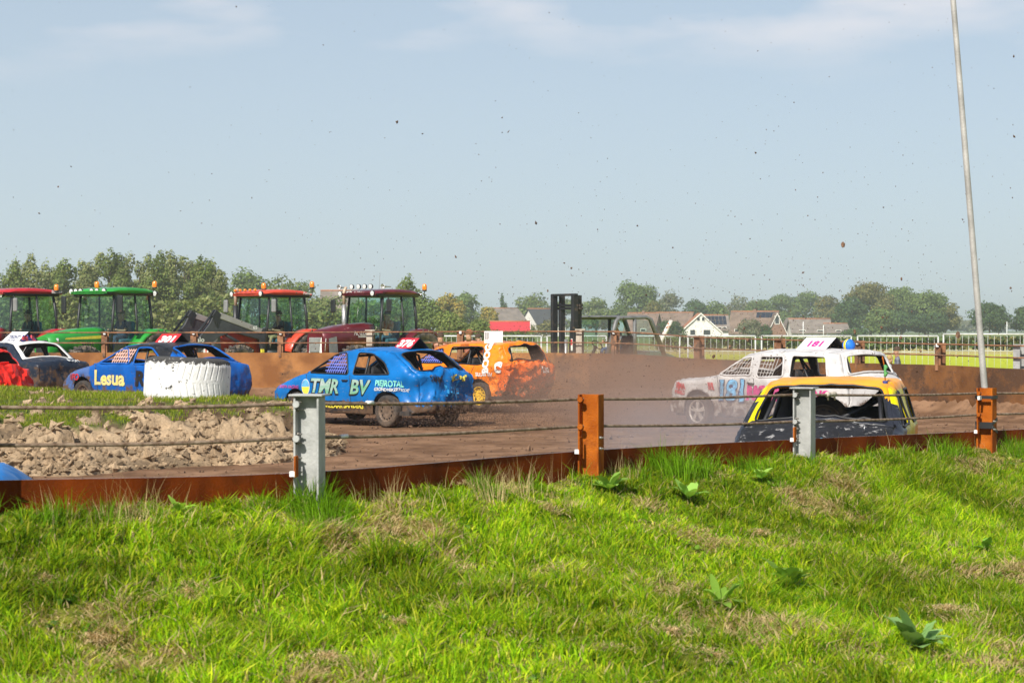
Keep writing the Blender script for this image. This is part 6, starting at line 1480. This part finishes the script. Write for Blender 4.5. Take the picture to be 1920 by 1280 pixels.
in_cab(1, 'driver in dark clothes seated in the left red tractor', dict(skin=skin, shirt=mm('dark_shirt', (.02, .025, .035)), legs=mm('jeans_a', (.05, .08, .15)), shoe=M['black'], hair=hairb, long=True))
in_cab(2, 'driver in dark blue seated in the green tractor', dict(skin=skin, shirt=mm('navy_shirt', (.03, .05, .10)), legs=mm('jeans_b', (.04, .06, .12)), shoe=M['black'], hair=hairb))
in_cab(3, 'driver in black shirt and tan shorts in the orange-red tractor', dict(skin=skin, shirt=mm('black_shirt', (.012, .012, .014)), legs=mm('tan_shorts', (.40, .27, .15)), lower=skin, shoe=M['black'], hair=hairb))
in_cab(4, 'driver in orange patterned shirt in the maroon tractor', dict(skin=skin, shirt=mm('orange_shirt', (.72, .16, .04), col2=(.75, .5, .4)), legs=mm('jeans_c', (.06, .12, .20)), shoe=M['black'], hair=hairb))
c, s = math.cos(fk.rotation_euler.z), math.sin(fk.rotation_euler.z)
person('person', 'fair-haired driver in grey shirt and jeans in the forklift', (fk.location.x - 1.85 * c, fk.location.y - 1.85 * s, .68), fk.rotation_euler.z, sit(), dict(skin=skin, shirt=mm('grey_shirt', (.16, .17, .19)), legs=mm('jeans_d', (.06, .13, .26)), shoe=M['black'], hair=hairl))
def standing(px, Y, top, label, yaw, cols, pose={}):
    p = at(px, 640, Y); H = zat(top, Y); return person('person', label, (p.x, p.y, 0), R(yaw), pose, cols, H / 1.80, 'spectators behind the far barrier')
standing(880, 55.0, 616, 'brown-haired spectator just left of the white roof plate', -110, dict(skin=skin, shirt=mm('rust_top', (.30, .10, .06)), legs=mm('jeans_e', (.05, .08, .16)), shoe=M['black'], hair=mm('auburn_hair', (.22, .08, .03))))
standing(897, 55.6, 624, 'shorter spectator in red beside the white roof plate', -80, dict(skin=skin, shirt=mm('red_top', (.45, .06, .04)), legs=mm('jeans_f', (.05, .08, .16)), shoe=M['black'], hair=hairb))
standing(826, 55.4, 622, 'spectator behind the roof of the orange estate car', -95, dict(skin=skin, shirt=mm('brown_top', (.25, .10, .05)), legs=mm('jeans_g', (.05, .08, .16)), shoe=M['black'], hair=hairb))
standing(1683, 46.0, 648, 'spectator in dark checked shirt near the double rusty post', 165, dict(skin=skin, shirt=mm('checked_shirt', (.07, .07, .11), col2=(.2, .19, .22)), legs=mm('jeans_h', (.05, .08, .16)), shoe=M['black'], hair=hairb))
standing(1668, 46.6, 664, 'small child in orange beside the checked-shirt spectator', -60, dict(skin=skin, shirt=mm('pale_orange', (.6, .28, .1)), legs=mm('jeans_i', (.05, .08, .16)), shoe=M['black'], hair=hairl))
# ------------------------------------------------------------------ thrown earth
def clods(P, size, name, label, m_, seed=1, col=None):
    g = np.random.default_rng(seed); n = len(P)
    base = np.array([[1, 0, 0], [-1, 0, 0], [0, 1, 0], [0, -1, 0], [0, 0, 1], [0, 0, -1]], float)
    fc = np.array([[0, 2, 4], [2, 1, 4], [1, 3, 4], [3, 0, 4], [2, 0, 5], [1, 2, 5], [3, 1, 5], [0, 3, 5]])
    V = base[None] * g.uniform(.35, 1.2, (n, 6, 1)) * size[:, None, None] * g.uniform(.5, 1.3, (n, 1, 3))
    a = g.uniform(0, 6.28, n); ca, sa = np.cos(a)[:, None], np.sin(a)[:, None]
    x, z = V[:, :, 0] * ca - V[:, :, 2] * sa, V[:, :, 0] * sa + V[:, :, 2] * ca; V[:, :, 0], V[:, :, 2] = x, z
    V += P[:, None]
    F = (fc[None] + (np.arange(n) * 6)[:, None, None]).reshape(-1, 3)
    o = link(name, np_mesh(name, V.reshape(-1, 3), F, m_, None if col is None else np.repeat(col, 6, axis=0))); tag(o, label, kind='stuff')
g = np.random.default_rng(91)
# high specks over the whole track
n = 4600; X = g.uniform(-12, 13, n); Y = g.uniform(27, 46, n); Z = .3 + g.exponential(2.3, n); keepm = g.uniform(0, 1, n) < .35 + .65 * sstep(-6, 4, X)
P = np.stack([X, Y, Z], 1)[keepm]; clods(P, g.uniform(.005, .015, len(P)) * (1 + 1.2 * (g.uniform(0, 1, len(P)) < .05)), 'flying_specks', 'tiny dark specks of mud thrown high over the track', M['mudclod'], 2)
# dense spray behind the cars
parts = []
def spray(c, r, n, size):
    q = g.normal(0, 1, (n, 3)) * np.array(r) + np.array(c); q = q[q[:, 2] > .02]; parts.append((q, g.uniform(size[0], size[1], len(q))))
spray((-.7, 35.2, .22), (.6, .5, .20), 6000, (.005, .013)); spray((-1.6, 35.2, .12), (.4, .3, .12), 2500, (.005, .012)); spray((.3, 36.2, .45), (1.0, .7, .35), 2600, (.004, .012)); spray((.9, 40.8, .40), (1.0, .8, .40), 6000, (.006, .016)); spray((2.6, 41, .9), (1.8, 1.5, .7), 2600, (.005, .016)); spray((2.4, 36, .6), (2.0, 2.5, .55), 2600, (.004, .012))
spray((5.6, 33, 1.7), (1.6, 1.2, .7), 480, (.006, .017)); spray((4.8, 36, 1.5), (2.0, 2.0, .75), 700, (.005, .014)); spray((-2.2, 35.0, .15), (.8, .4, .10), 900, (.004, .01))
P = np.concatenate([q for q, _ in parts]); S_ = np.concatenate([s for _, s in parts]); clods(P, S_, 'dirt_spray', 'spray of wet earth thrown up behind the cars', M['mudclod'], 3)
# single larger clods that can be picked out
def big_clod(px, py, Y, size, label, seed):
    rs = random.Random(seed); p = at(px, py, Y); bm = bmesh.new(); bmesh.ops.create_icosphere(bm, subdivisions=2, radius=size)
    ax = Vector((rs.uniform(.8, 1.5), rs.uniform(.6, 1), rs.uniform(.4, .8)))
    for v in bm.verts:
        nv = mnoise.noise_vector(v.co / size * 1.3 + Vector((seed, 0, 0))); v.co = Vector((v.co.x * ax.x, v.co.y * ax.y, v.co.z * ax.z)) + nv * size * .5
    me = bpy.data.meshes.new('mud_clod'); bm.to_mesh(me); bm.free(); me.materials.append(M['clodmid'])
    o = link('mud_clod', me); o.location = p; o.rotation_euler = (rs.uniform(0, 6), rs.uniform(0, 6), rs.uniform(0, 6)); tag(o, label, 'clod', 'clods of earth in the air')
M['clodmid'] = mat('brown_clod', (.15, .085, .048), .95, 0, .3, 20)
for i, (px, py, Y, sz, lb) in enumerate([(1581, 459, 30, .035, 'large brown clod high in the sky, alone'), (1027, 545, 30, .018, 'dark clod just above the forklift mast'), (1690, 523, 30, .022, 'brown clod before the olive tree top'), (1655, 595, 30, .022, 'brown clod before the big tree clump'), (1653, 614, 30, .024, 'lower brown clod before the big tree clump'), (1689, 633, 31, .03, 'long clod over the white barrier rail'), (1796, 628, 31, .045, 'flat clod resting in the air at the right barrier rail'),
        (1402, 637, 32, .032, 'clod above the front of the silver-grey estate'), (1368, 650, 32, .028, 'clod before the pale fence left of the silver-grey estate'), (1338, 668, 33, .03, 'clod over the far plate left of the silver-grey estate'), (1603, 622, 31, .03, 'clod right above the roof sign of the silver-grey estate'), (1656, 657, 31, .028, 'clod at the rear of the silver-grey estate roof'), (1726, 658, 31, .028, 'clod left of the double rusty post')]):
    big_clod(px, py, Y, sz, lb, 500 + i)
# loose earth lying on the track and at the foot of the mound
n = 7000; X = g.uniform(-9, 12, n); Y = 14 + 32 * g.uniform(0, 1, n) ** 1.1; keepm = Y > np.interp(X, FL[:, 0], FL[:, 1]) + .3
P = np.stack([X, Y, np.full(n, .012)], 1)[keepm]; clods(P, g.gamma(2.0, .009, len(P)), 'loose_earth', 'loose crumbs of earth lying on the track', M['clodmid'], 4)
n = 60000; X = g.uniform(-13, -2.0, n); Y = g.uniform(22, 36, n); zm, gm = mound_z(X, Y)
ok = (gm < .25) & (zm > -.05) & (fbm(X * 2.2, Y * 2.2, 95, 3) + .25 * (zm < .3) > g.uniform(.35, .75, n)); X, Y, zm = X[ok][:15000], Y[ok][:15000], zm[ok][:15000]; n = len(X)
sz = np.minimum(g.gamma(1.5, .018, n) + .008, .085)
tone = fbm(X * 1.5, Y * 1.5, 51, 4)[:, None]; cc = (np.array([.44, .30, .175]) * (1 - tone) + np.array([.66, .49, .31]) * tone) * g.uniform(.5, 1.05, (n, 1))
clods(np.stack([X, Y, np.maximum(zm, 0) + sz * .25], 1), sz, 'clay_crumbs', 'broken lumps of dry clay on the mound', M['moundmat'], 5, cc)
# ------------------------------------------------------------------ dust, smoke, haze
def cloud(name, label, c, r, col, dens, nscale, seed, lo=.35, hi=.75, pw=1.0):
    bm = bmesh.new(); bmesh.ops.create_icosphere(bm, subdivisions=3, radius=1.0)
    for v in bm.verts: v.co = Vector((v.co.x * r[0], v.co.y * r[1], v.co.z * r[2]))
    me = bpy.data.meshes.new(name); bm.to_mesh(me); bm.free()
    m = bpy.data.materials.new(name); t, out = nodes(m); L = t.links.new
    pv = N(t, 'ShaderNodeVolumePrincipled'); pv.inputs['Color'].default_value = col4(col); pv.inputs['Anisotropy'].default_value = .1; L(pv.outputs[0], out.inputs['Volume'])
    tc = N(t, 'ShaderNodeTexCoord'); mp = N(t, 'ShaderNodeMapping'); mp.inputs['Scale'].default_value = (1 / r[0], 1 / r[1], 1 / r[2]); L(tc.outputs['Object'], mp.inputs[0])
    ln = N(t, 'ShaderNodeVectorMath', operation='LENGTH'); L(mp.outputs[0], ln.inputs[0])
    mr = N(t, 'ShaderNodeMapRange'); mr.interpolation_type = 'SMOOTHSTEP'; mr.inputs[1].default_value = .25; mr.inputs[2].default_value = 1.0; mr.inputs[3].default_value = 1; mr.inputs[4].default_value = 0; L(ln.outputs['Value'], mr.inputs[0])
    nz = N(t, 'ShaderNodeTexNoise'); nz.inputs['Scale'].default_value = nscale; nz.inputs['Detail'].default_value = 4; ms = N(t, 'ShaderNodeMapping'); ms.inputs['Location'].default_value = (seed, seed * 2, 0); L(tc.outputs['Object'], ms.inputs[0]); L(ms.outputs[0], nz.inputs[0])
    m2 = N(t, 'ShaderNodeMapRange'); m2.inputs[1].default_value = lo; m2.inputs[2].default_value = hi; m2.inputs[3].default_value = .15; m2.inputs[4].default_value = 1.0; L(nz.outputs[0], m2.inputs[0])
    a = N(t, 'ShaderNodeMath', operation='MULTIPLY'); L(mr.outputs[0], a.inputs[0]); L(m2.outputs[0], a.inputs[1])
    b = N(t, 'ShaderNodeMath', operation='MULTIPLY'); b.inputs[1].default_value = dens; L(a.outputs[0], b.inputs[0]); L(b.outputs[0], pv.inputs['Density'])
    me.materials.append(m); o = link(name, me); o.location = c; tag(o, label, kind='stuff'); return o
cloud('dust_cloud', 'brown dust hanging over the track behind the orange car', (2.7, 37.2, .50), (4.1, 8.2, 1.35), (.52, .36, .27), .52, .8, 3.0)
cloud('exhaust_smoke', 'pale blue smoke rolling across the track before the silver-grey car', (2.3, 21.8, .45), (2.2, 3.0, 1.0), (.72, .76, .84), .30, 1.3, 7.0)
bm = bmesh.new(); bmesh.ops.create_cube(bm, size=1.0); me = bpy.data.meshes.new('haze'); bm.to_mesh(me); bm.free()
m = bpy.data.materials.new('haze'); t, out = nodes(m); pv = N(t, 'ShaderNodeVolumePrincipled'); pv.inputs['Color'].default_value = (.86, .91, .97, 1); pv.inputs['Density'].default_value = .00045; pv.inputs['Anisotropy'].default_value = .3; t.links.new(pv.outputs[0], out.inputs['Volume'])
me.materials.append(m); o = link('haze', me); o.scale = (3800, 4500, 27.5); o.location = (0, 1850, 12.7); tag(o, 'thin summer haze in the air', kind='stuff')
# ------------------------------------------------------------------ grass
def blades(P, length, width, lean, bend, col, name, label=None):
    """P (n,3) roots; lean (n,2) horizontal lean vector; two segments per blade"""
    n = len(P)
    a = rng.uniform(0, 2 * np.pi, n); wd = np.stack([np.cos(a), np.sin(a), np.zeros(n)], 1) * width[:, None] / 2
    L3 = np.concatenate([lean, np.zeros((n, 1))], 1)
    up = np.array([0, 0, 1.0])
    mid = P + (up + L3 * .6) * (length * .5)[:, None]
    tip = mid + (up * (1 - bend[:, None]) + L3 * (1 + bend[:, None])) * (length * .5)[:, None]
    V = np.empty((n, 5, 3)); V[:, 0] = P - wd; V[:, 1] = P + wd; V[:, 2] = mid - wd * .8; V[:, 3] = mid + wd * .8; V[:, 4] = tip
    b = (np.arange(n) * 5)[:, None]
    F = np.concatenate([b + [0, 1, 3], b + [0, 3, 2], b + [2, 3, 4]], 1).reshape(-1, 3)
    colv = np.repeat(col, 5, axis=0)
    o = link(name, np_mesh(name, V.reshape(-1, 3), F, M['blade'], colv)); tag(o, label, kind='stuff'); return o
def inframe(X, Y, Z, mg=140):
    cp, sp = math.cos(PITCH), math.sin(PITCH); dz = Z - ZC
    f = Y * cp - dz * sp; v = Y * sp + dz * cp
    px = 960 + X / f * FPX; py = 640 - v / f * FPX
    return (f > 1) & (px > -mg * 2) & (px < 1920 + mg * 2) & (py < 1280 + mg), px, py
n0 = 900000
s = rng.uniform(.2, FS[-1] - .3, n0); d = rng.uniform(0.0, 1, n0) ** 1.15 * 5.2
X, Y, Z = bank_pt(s, d)
ok, px, py = inframe(X, Y, Z)
tuft = fbm(X * 7, Y * 7, 61, 3); patch = fbm(X * 1.1, Y * 1.1, 62, 4); fine = fbm(X * 3.2, Y * 3.2, 63, 3)
dry = sstep(.54, .70, .55 * patch + .45 * fine + .10 * np.exp(-d / .25) * (fbm(X * .7, Y * .7, 66, 2) - .2) * 2)
ok &= rng.uniform(0, 1, n0) < (.5 + 1.0 * sstep(.32, .6, tuft))
ok &= rng.uniform(0, 1, n0) < (1 - .22 * dry)
sel = np.argwhere(ok)[:, 0]
if len(sel) > 480000: sel = sel[:480000]
X, Y, Z, d, s, tuft, patch, fine, dry, px, py = [q[sel] for q in (X, Y, Z, d, s, tuft, patch, fine, dry, px, py)]
n = len(sel)
lush = fbm(X * .9 + 7, Y * .9, 64, 3)
length = (.022 + .055 * rng.uniform(0, 1, n) ** 1.3 + .05 * sstep(.45, .7, lush) * rng.uniform(.3, 1, n)) * (1 - .35 * dry)
length *= (.75 + .5 * sstep(0, .5, d)) * (.55 + 1.1 * sstep(.35, .75, tuft))
width = rng.uniform(.0045, .0125, n)
la = fbm(X * 4, Y * 4, 65, 2) * 12 + rng.normal(0, 1.6, n)
lm = rng.uniform(.1, 1.0, n) + .5 * dry
lean = np.stack([np.cos(la), np.sin(la)], 1) * lm[:, None]
bend = rng.uniform(.1, .8, n)
pal = np.array([[.19, .35, .006], [.28, .43, .008], [.41, .49, .014], [.085, .21, .005], [.50, .47, .06]])
ci = rng.choice(5, n, p=[.3, .3, .2, .12, .08])
col = pal[ci] * (.75 + .5 * rng.uniform(0, 1, (n, 1)))
col = col * (.45 + 1.05 * fbm(X * 3.0 + 3, Y * 3.0, 67, 4)[:, None]) * (.72 + .5 * sstep(.3, .65, fbm(X * .8, Y * .8, 68, 3))[:, None])
straw = np.array([.52, .40, .20]) * (.7 + .6 * rng.uniform(0, 1, (n, 1)))
isd = rng.uniform(0, 1, n) < (.05 + .72 * dry)
col = np.where(isd[:, None], straw, col)
blades(np.stack([X, Y, Z - .008], 1), length, width, lean, bend, col, 'grass', 'sunlit green and straw-coloured grass on the bank before the barrier')
# long tussocks against the barrier and at a few places on the bank
def tussocks(spots, name, label):
    PP, LL, WW, LN, BD, CC = [], [], [], [], [], []
    for (sx, dx, rad, k, lo, hi, dr) in spots:
        a = rng.uniform(0, 6.28, k); rr = rad * np.sqrt(rng.uniform(0, 1, k))
        X, Y, Z = bank_pt(sx + rr * np.cos(a), np.maximum(dx + rr * np.sin(a), .01))
        ln = np.stack([np.cos(a), np.sin(a)], 1) * (rng.uniform(.1, .75, k) * (.3 + rr / rad))[:, None]
        PP.append(np.stack([X, Y, Z - .01], 1)); LL.append(rng.uniform(lo, hi, k)); WW.append(rng.uniform(.003, .0065, k) if not dr else rng.uniform(.002, .0035, k)); LN.append(ln); BD.append(rng.uniform(.1, .9, k) if not dr else rng.uniform(0, .35, k))
        base = np.array([.13, .26, .006]) if not dr else np.array([.55, .43, .22])
        CC.append(base * (.7 + .9 * rng.uniform(0, 1, (k, 1))))
    blades(np.concatenate(PP), np.concatenate(LL), np.concatenate(WW), np.concatenate(LN), np.concatenate(BD), np.concatenate(CC), name, label)
def s_of(px):
    k = np.argmin(np.abs(960 + FL[:, 0] / FL[:, 1] * FPX - px)); return FS[k]
T = [(s_of(590), .12, .16, 420, .10, .26, 0), (s_of(560), .25, .2, 300, .08, .2, 0), (s_of(1235), .12, .17, 420, .12, .34, 0), (s_of(1290), .1, .12, 200, .1, .26, 0), (s_of(1400), .08, .14, 200, .08, .24, 0), (s_of(1760), .06, .14, 220, .1, .3, 0), (s_of(880), .05, .06, 120, .1, .24, 0), (s_of(180), .08, .12, 160, .08, .2, 0), (s_of(1900), .12, .25, 300, .08, .22, 0)]
tr = random.Random(5)
for k in range(44): T.append((tr.uniform(FS[20], FS[-40]), tr.uniform(.0, .15), tr.uniform(.04, .12), 45, .07, .22, 0))
for k in range(24): T.append((tr.uniform(FS[20], FS[-40]), tr.uniform(.3, 3.2), tr.uniform(.06, .16), 110, .06, .15, 0))
tussocks(T, 'long_grass', 'longer green grass tussocks along the foot of the plate')
T = [(s_of(880), .14, .12, 90, .1, .3, 1), (s_of(960), .1, .1, 40, .1, .24, 1), (s_of(1150), .1, .12, 40, .1, .22, 1), (s_of(240), .1, .2, 60, .1, .26, 1), (s_of(110), .12, .14, 40, .1, .22, 1), (s_of(700), .06, .2, 40, .08, .2, 1)]
for k in range(40): T.append((tr.uniform(FS[15], FS[-40]), tr.uniform(.0, .2), tr.uniform(.08, .3), 9, .10, .30, 1))
for k in range(40): T.append((tr.uniform(FS[15], FS[-40]), tr.uniform(.2, 3.4), tr.uniform(.08, .18), 50, .04, .12, 1))
tussocks(T, 'dry_grass', 'straw-dry grass stalks among the green grass on the bank')
# turf on the mound
n0 = 240000
X = rng.uniform(-14.5, -1.5, n0); Y = rng.uniform(22, 40.5, n0); Z, g = mound_z(X, Y)
ok = (g * (.35 + fbm(X * 3, Y * 3, 71, 3)) > rng.uniform(.15, .9, n0)) & (Z > .05)
X, Y, Z = X[ok], Y[ok], Z[ok]; n = len(X)
la = rng.uniform(0, 6.28, n); lean = np.stack([np.cos(la), np.sin(la)], 1) * rng.uniform(.1, .8, n)[:, None]
lush = fbm(X * .8, Y * .8, 73, 3)[:, None]
col = np.array([[.20, .28, .01], [.29, .35, .02], [.38, .37, .07], [.50, .40, .18]])[rng.choice(4, n, p=[.45, .3, .17, .08])] * (.6 + .6 * lush) * (.75 + .5 * rng.uniform(0, 1, (n, 1)))
blades(np.stack([X, Y, Z - .01], 1), rng.uniform(.04, .10, n), rng.uniform(.007, .015, n), lean, rng.uniform(0, .6, n), col, 'mound_grass', 'short green turf growing on the clay mound')
print('blades', n)

# broad-leaved weeds low in the grass
def leaf_verts(Lf, wf, seg=5):
    t = np.linspace(0, 1, seg + 1); wv = np.sin(np.pi * np.clip(t * .93 + .04, 0, 1)) ** .8 * wf
    return t, wv
def rosette(P, k, Lf, wf, col, rs, up=.5, droop=.9):
    """leaf strips round a root: returns arrays of verts, quads, colours"""
    VV, FF, CC = [], [], []; b = 0; seg = 5
    for i in range(k):
        a = 2 * math.pi * (i + rs.uniform(-.3, .3)) / k; L_ = Lf * rs.uniform(.6, 1.1); W_ = wf * rs.uniform(.7, 1.15); e = rs.uniform(.2, up + .35)
        t, wv = leaf_verts(L_, W_, seg); dx, dy = math.cos(a), math.sin(a); wob = rs.uniform(-.4, .4)
        rr = L_ * t * math.cos(e * .8); zz = L_ * (t * math.sin(e) * 1.2 - droop * t * t * rs.uniform(.3, .8)) + .01
        cx = P[0] + dx * rr - dy * wob * L_ * t * t * .4; cy = P[1] + dy * rr + dx * wob * L_ * t * t * .4; cz = P[2] + zz
        rip = .12 * W_ * np.sin(t * 14 + rs.uniform(0, 6))
        for s_, lift in ((-1, .22), (0, 0), (1, .22)): VV.append(np.stack([cx - dy * wv * s_, cy + dx * wv * s_, cz + wv * lift * abs(s_) + rip * s_], 1))
        n1 = seg + 1
        for j in range(seg):
            for s_ in (0, 1): FF.append((b + s_ * n1 + j, b + s_ * n1 + j + 1, b + (s_ + 1) * n1 + j + 1, b + (s_ + 1) * n1 + j))
        b += 3 * n1; CC.append(np.repeat(np.array([col]) * rs.uniform(.7, 1.3), 3 * n1, axis=0))
    return np.concatenate(VV), np.array(FF), np.concatenate(CC)
rs = random.Random(77); V_, F_, C_ = [], [], []; b = 0
for k in range(1100):
    sx, dx = rs.uniform(FS[12], FS[-30]), rs.uniform(0.05, 4.2); X, Y, Z = bank_pt(np.array(sx), np.array(dx))
    if fbm(X * 1.2, Y * 1.2, 81, 2) < .48 and rs.random() < .75: continue
    v, f, c = rosette((float(X), float(Y), float(Z)), rs.randint(4, 8), rs.uniform(.025, .075), rs.uniform(.006, .018), rs.choice([(.16, .29, .03), (.24, .36, .05), (.12, .24, .04), (.34, .42, .06)]), rs)
    V_.append(v); F_.append(f + b); C_.append(c); b += len(v)
o = link('weeds', np_mesh('weeds', np.concatenate(V_), np.concatenate(F_), M['blade'], np.concatenate(C_), smooth=True)); tag(o, 'small broad-leaved weeds scattered low through the bank grass', kind='stuff')
# dock plants that stand out singly
def bank_px(px, py):
    best = None
    for sx in np.linspace(FS[8], FS[-20], 260):
        X, Y, Z = bank_pt(np.full(90, sx), np.linspace(0, 5, 90)); _, qx, qy = inframe(X, Y, Z); e = (qx - px) ** 2 + (qy - py) ** 2; j = int(np.argmin(e))
        if best is None or e[j] < best[0]: best = (e[j], float(X[j]), float(Y[j]), float(Z[j]))
    return best[1:]
docks = [(1722, 1228, 15, .17, .042, (.15, .25, .085), 'grey-green broad-leaved dock at the lower right of the bank'), (1478, 1112, 16, .17, .036, (.15, .25, .03), 'bushy green dock in the right half of the bank'),
         (1352, 1150, 10, .13, .026, (.14, .24, .03), 'smaller dock left of the bushy green one'), (1140, 925, 9, .14, .035, (.20, .34, .06), 'broad-leaved dock under the middle rusty post'), (1290, 945, 8, .12, .032, (.19, .32, .06), 'broad-leaved dock below the long green tussock'),
         (415, 1140, 6, .07, .02, (.34, .42, .05), 'yellow-green weed in the lower left grass'), (1845, 1045, 6, .08, .022, (.13, .25, .03), 'dark green weed near the right edge of the bank'), (1430, 905, 7, .10, .03, (.24, .38, .07), 'pale dock left of the right galvanised post'), (330, 975, 7, .09, .02, (.22, .36, .05), 'green weed by the foot of the left plate')]
for (px, py, k, Lf, wf, col, lb) in docks:
    P = bank_px(px, py); rs = random.Random(px); v, f, c = rosette((0, 0, 0), k, Lf * 1.35, wf * 1.35, tuple(q * 1.6 for q in col), rs, .9, .6)
    r = empty('dock_plant', (P[0], P[1], P[2] + .035), 0, lb, 'plant', 'leafy weeds on the bank')
    per = len(v) // k; fper = len(f) // k
    for i in range(k): link('leaf', np_mesh('leaf', v[i * per:(i + 1) * per], f[i * fper:(i + 1) * fper] - i * per, M['blade'], c[i * per:(i + 1) * per], smooth=True), r)
P = bank_px(1660, 1190); r = empty('dead_stalk', P, 0, 'thin red-brown dead dock stalk leaning over the dry patch', 'plant')
mb = MB(); mb.tube([(0, 0, 0), (-.05, .02, .1), (-.10, .03, .19)], [.003, .0025, .001], 5); mb.build('stem', mat('red_brown_stalk', (.16, .06, .035), .8), r)
mb = MB(); mb.tube([(-.04, .015, .08), (-.055, -.01, .15)], [.002, .001], 5); mb.build('side_stem', mat('red_brown_twig', (.16, .06, .035), .8), r)

# mown hay left lying in small mats, and scattered straw
PX = [(690, 992, .16), (1026, 964, .12), (880, 908, .14), (235, 968, .2), (1250, 1186, .14), (1345, 1232, .16), (1540, 1206, .2), (1600, 1246, .22), (72, 1098, .16), (945, 1192, .12), (830, 1010, .1), (470, 955, .1), (355, 1128, .12), (1420, 1008, .1), (1880, 1140, .16), (1780, 1165, .14), (620, 1262, .16), (1130, 1236, .12), (760, 1180, .08), (1000, 1110, .08), (540, 1060, .1), (180, 1200, .12)]
PP, LL, WW, LN, CC = [], [], [], [], []
for (px, py, rad) in PX:
    q = bank_px(px, py); k = int(2600 * rad)
    a = rng.uniform(0, 6.28, k); rr = rad * np.abs(rng.normal(0, .55, k)); X = q[0] + rr * np.cos(a) * 1.5; Y = q[1] + rr * np.sin(a)
    # height of the bank under each stalk
    ds = (FL[None, ::2, 0] - X[:, None]) ** 2 + (FL[None, ::2, 1] - Y[:, None]) ** 2; jj = np.argmin(ds, 1) * 2
    dd_ = (X - FL[jj, 0]) * FNrm[jj, 0] + (Y - FL[jj, 1]) * FNrm[jj, 1]; Z = bank_pt(FS[jj], np.maximum(dd_, 0))[2]
    b_ = rng.uniform(0, 6.28, k); PP.append(np.stack([X, Y, Z + rng.uniform(.015, .045, k)], 1)); LL.append(rng.uniform(.02, .05, k)); WW.append(rng.uniform(.003, .006, k)); LN.append(np.stack([np.cos(b_), np.sin(b_)], 1) * rng.uniform(1.2, 3.2, k)[:, None])
    CC.append(np.array([.68, .52, .29]) * rng.uniform(.6, 1.25, (k, 1)))
PP = np.concatenate(PP); blades(PP, np.concatenate(LL) * .55, np.concatenate(WW), np.concatenate(LN), rng.uniform(.6, 1.1, len(PP)), np.concatenate(CC), 'hay', 'small mats of pale dry hay lying on the grass bank')
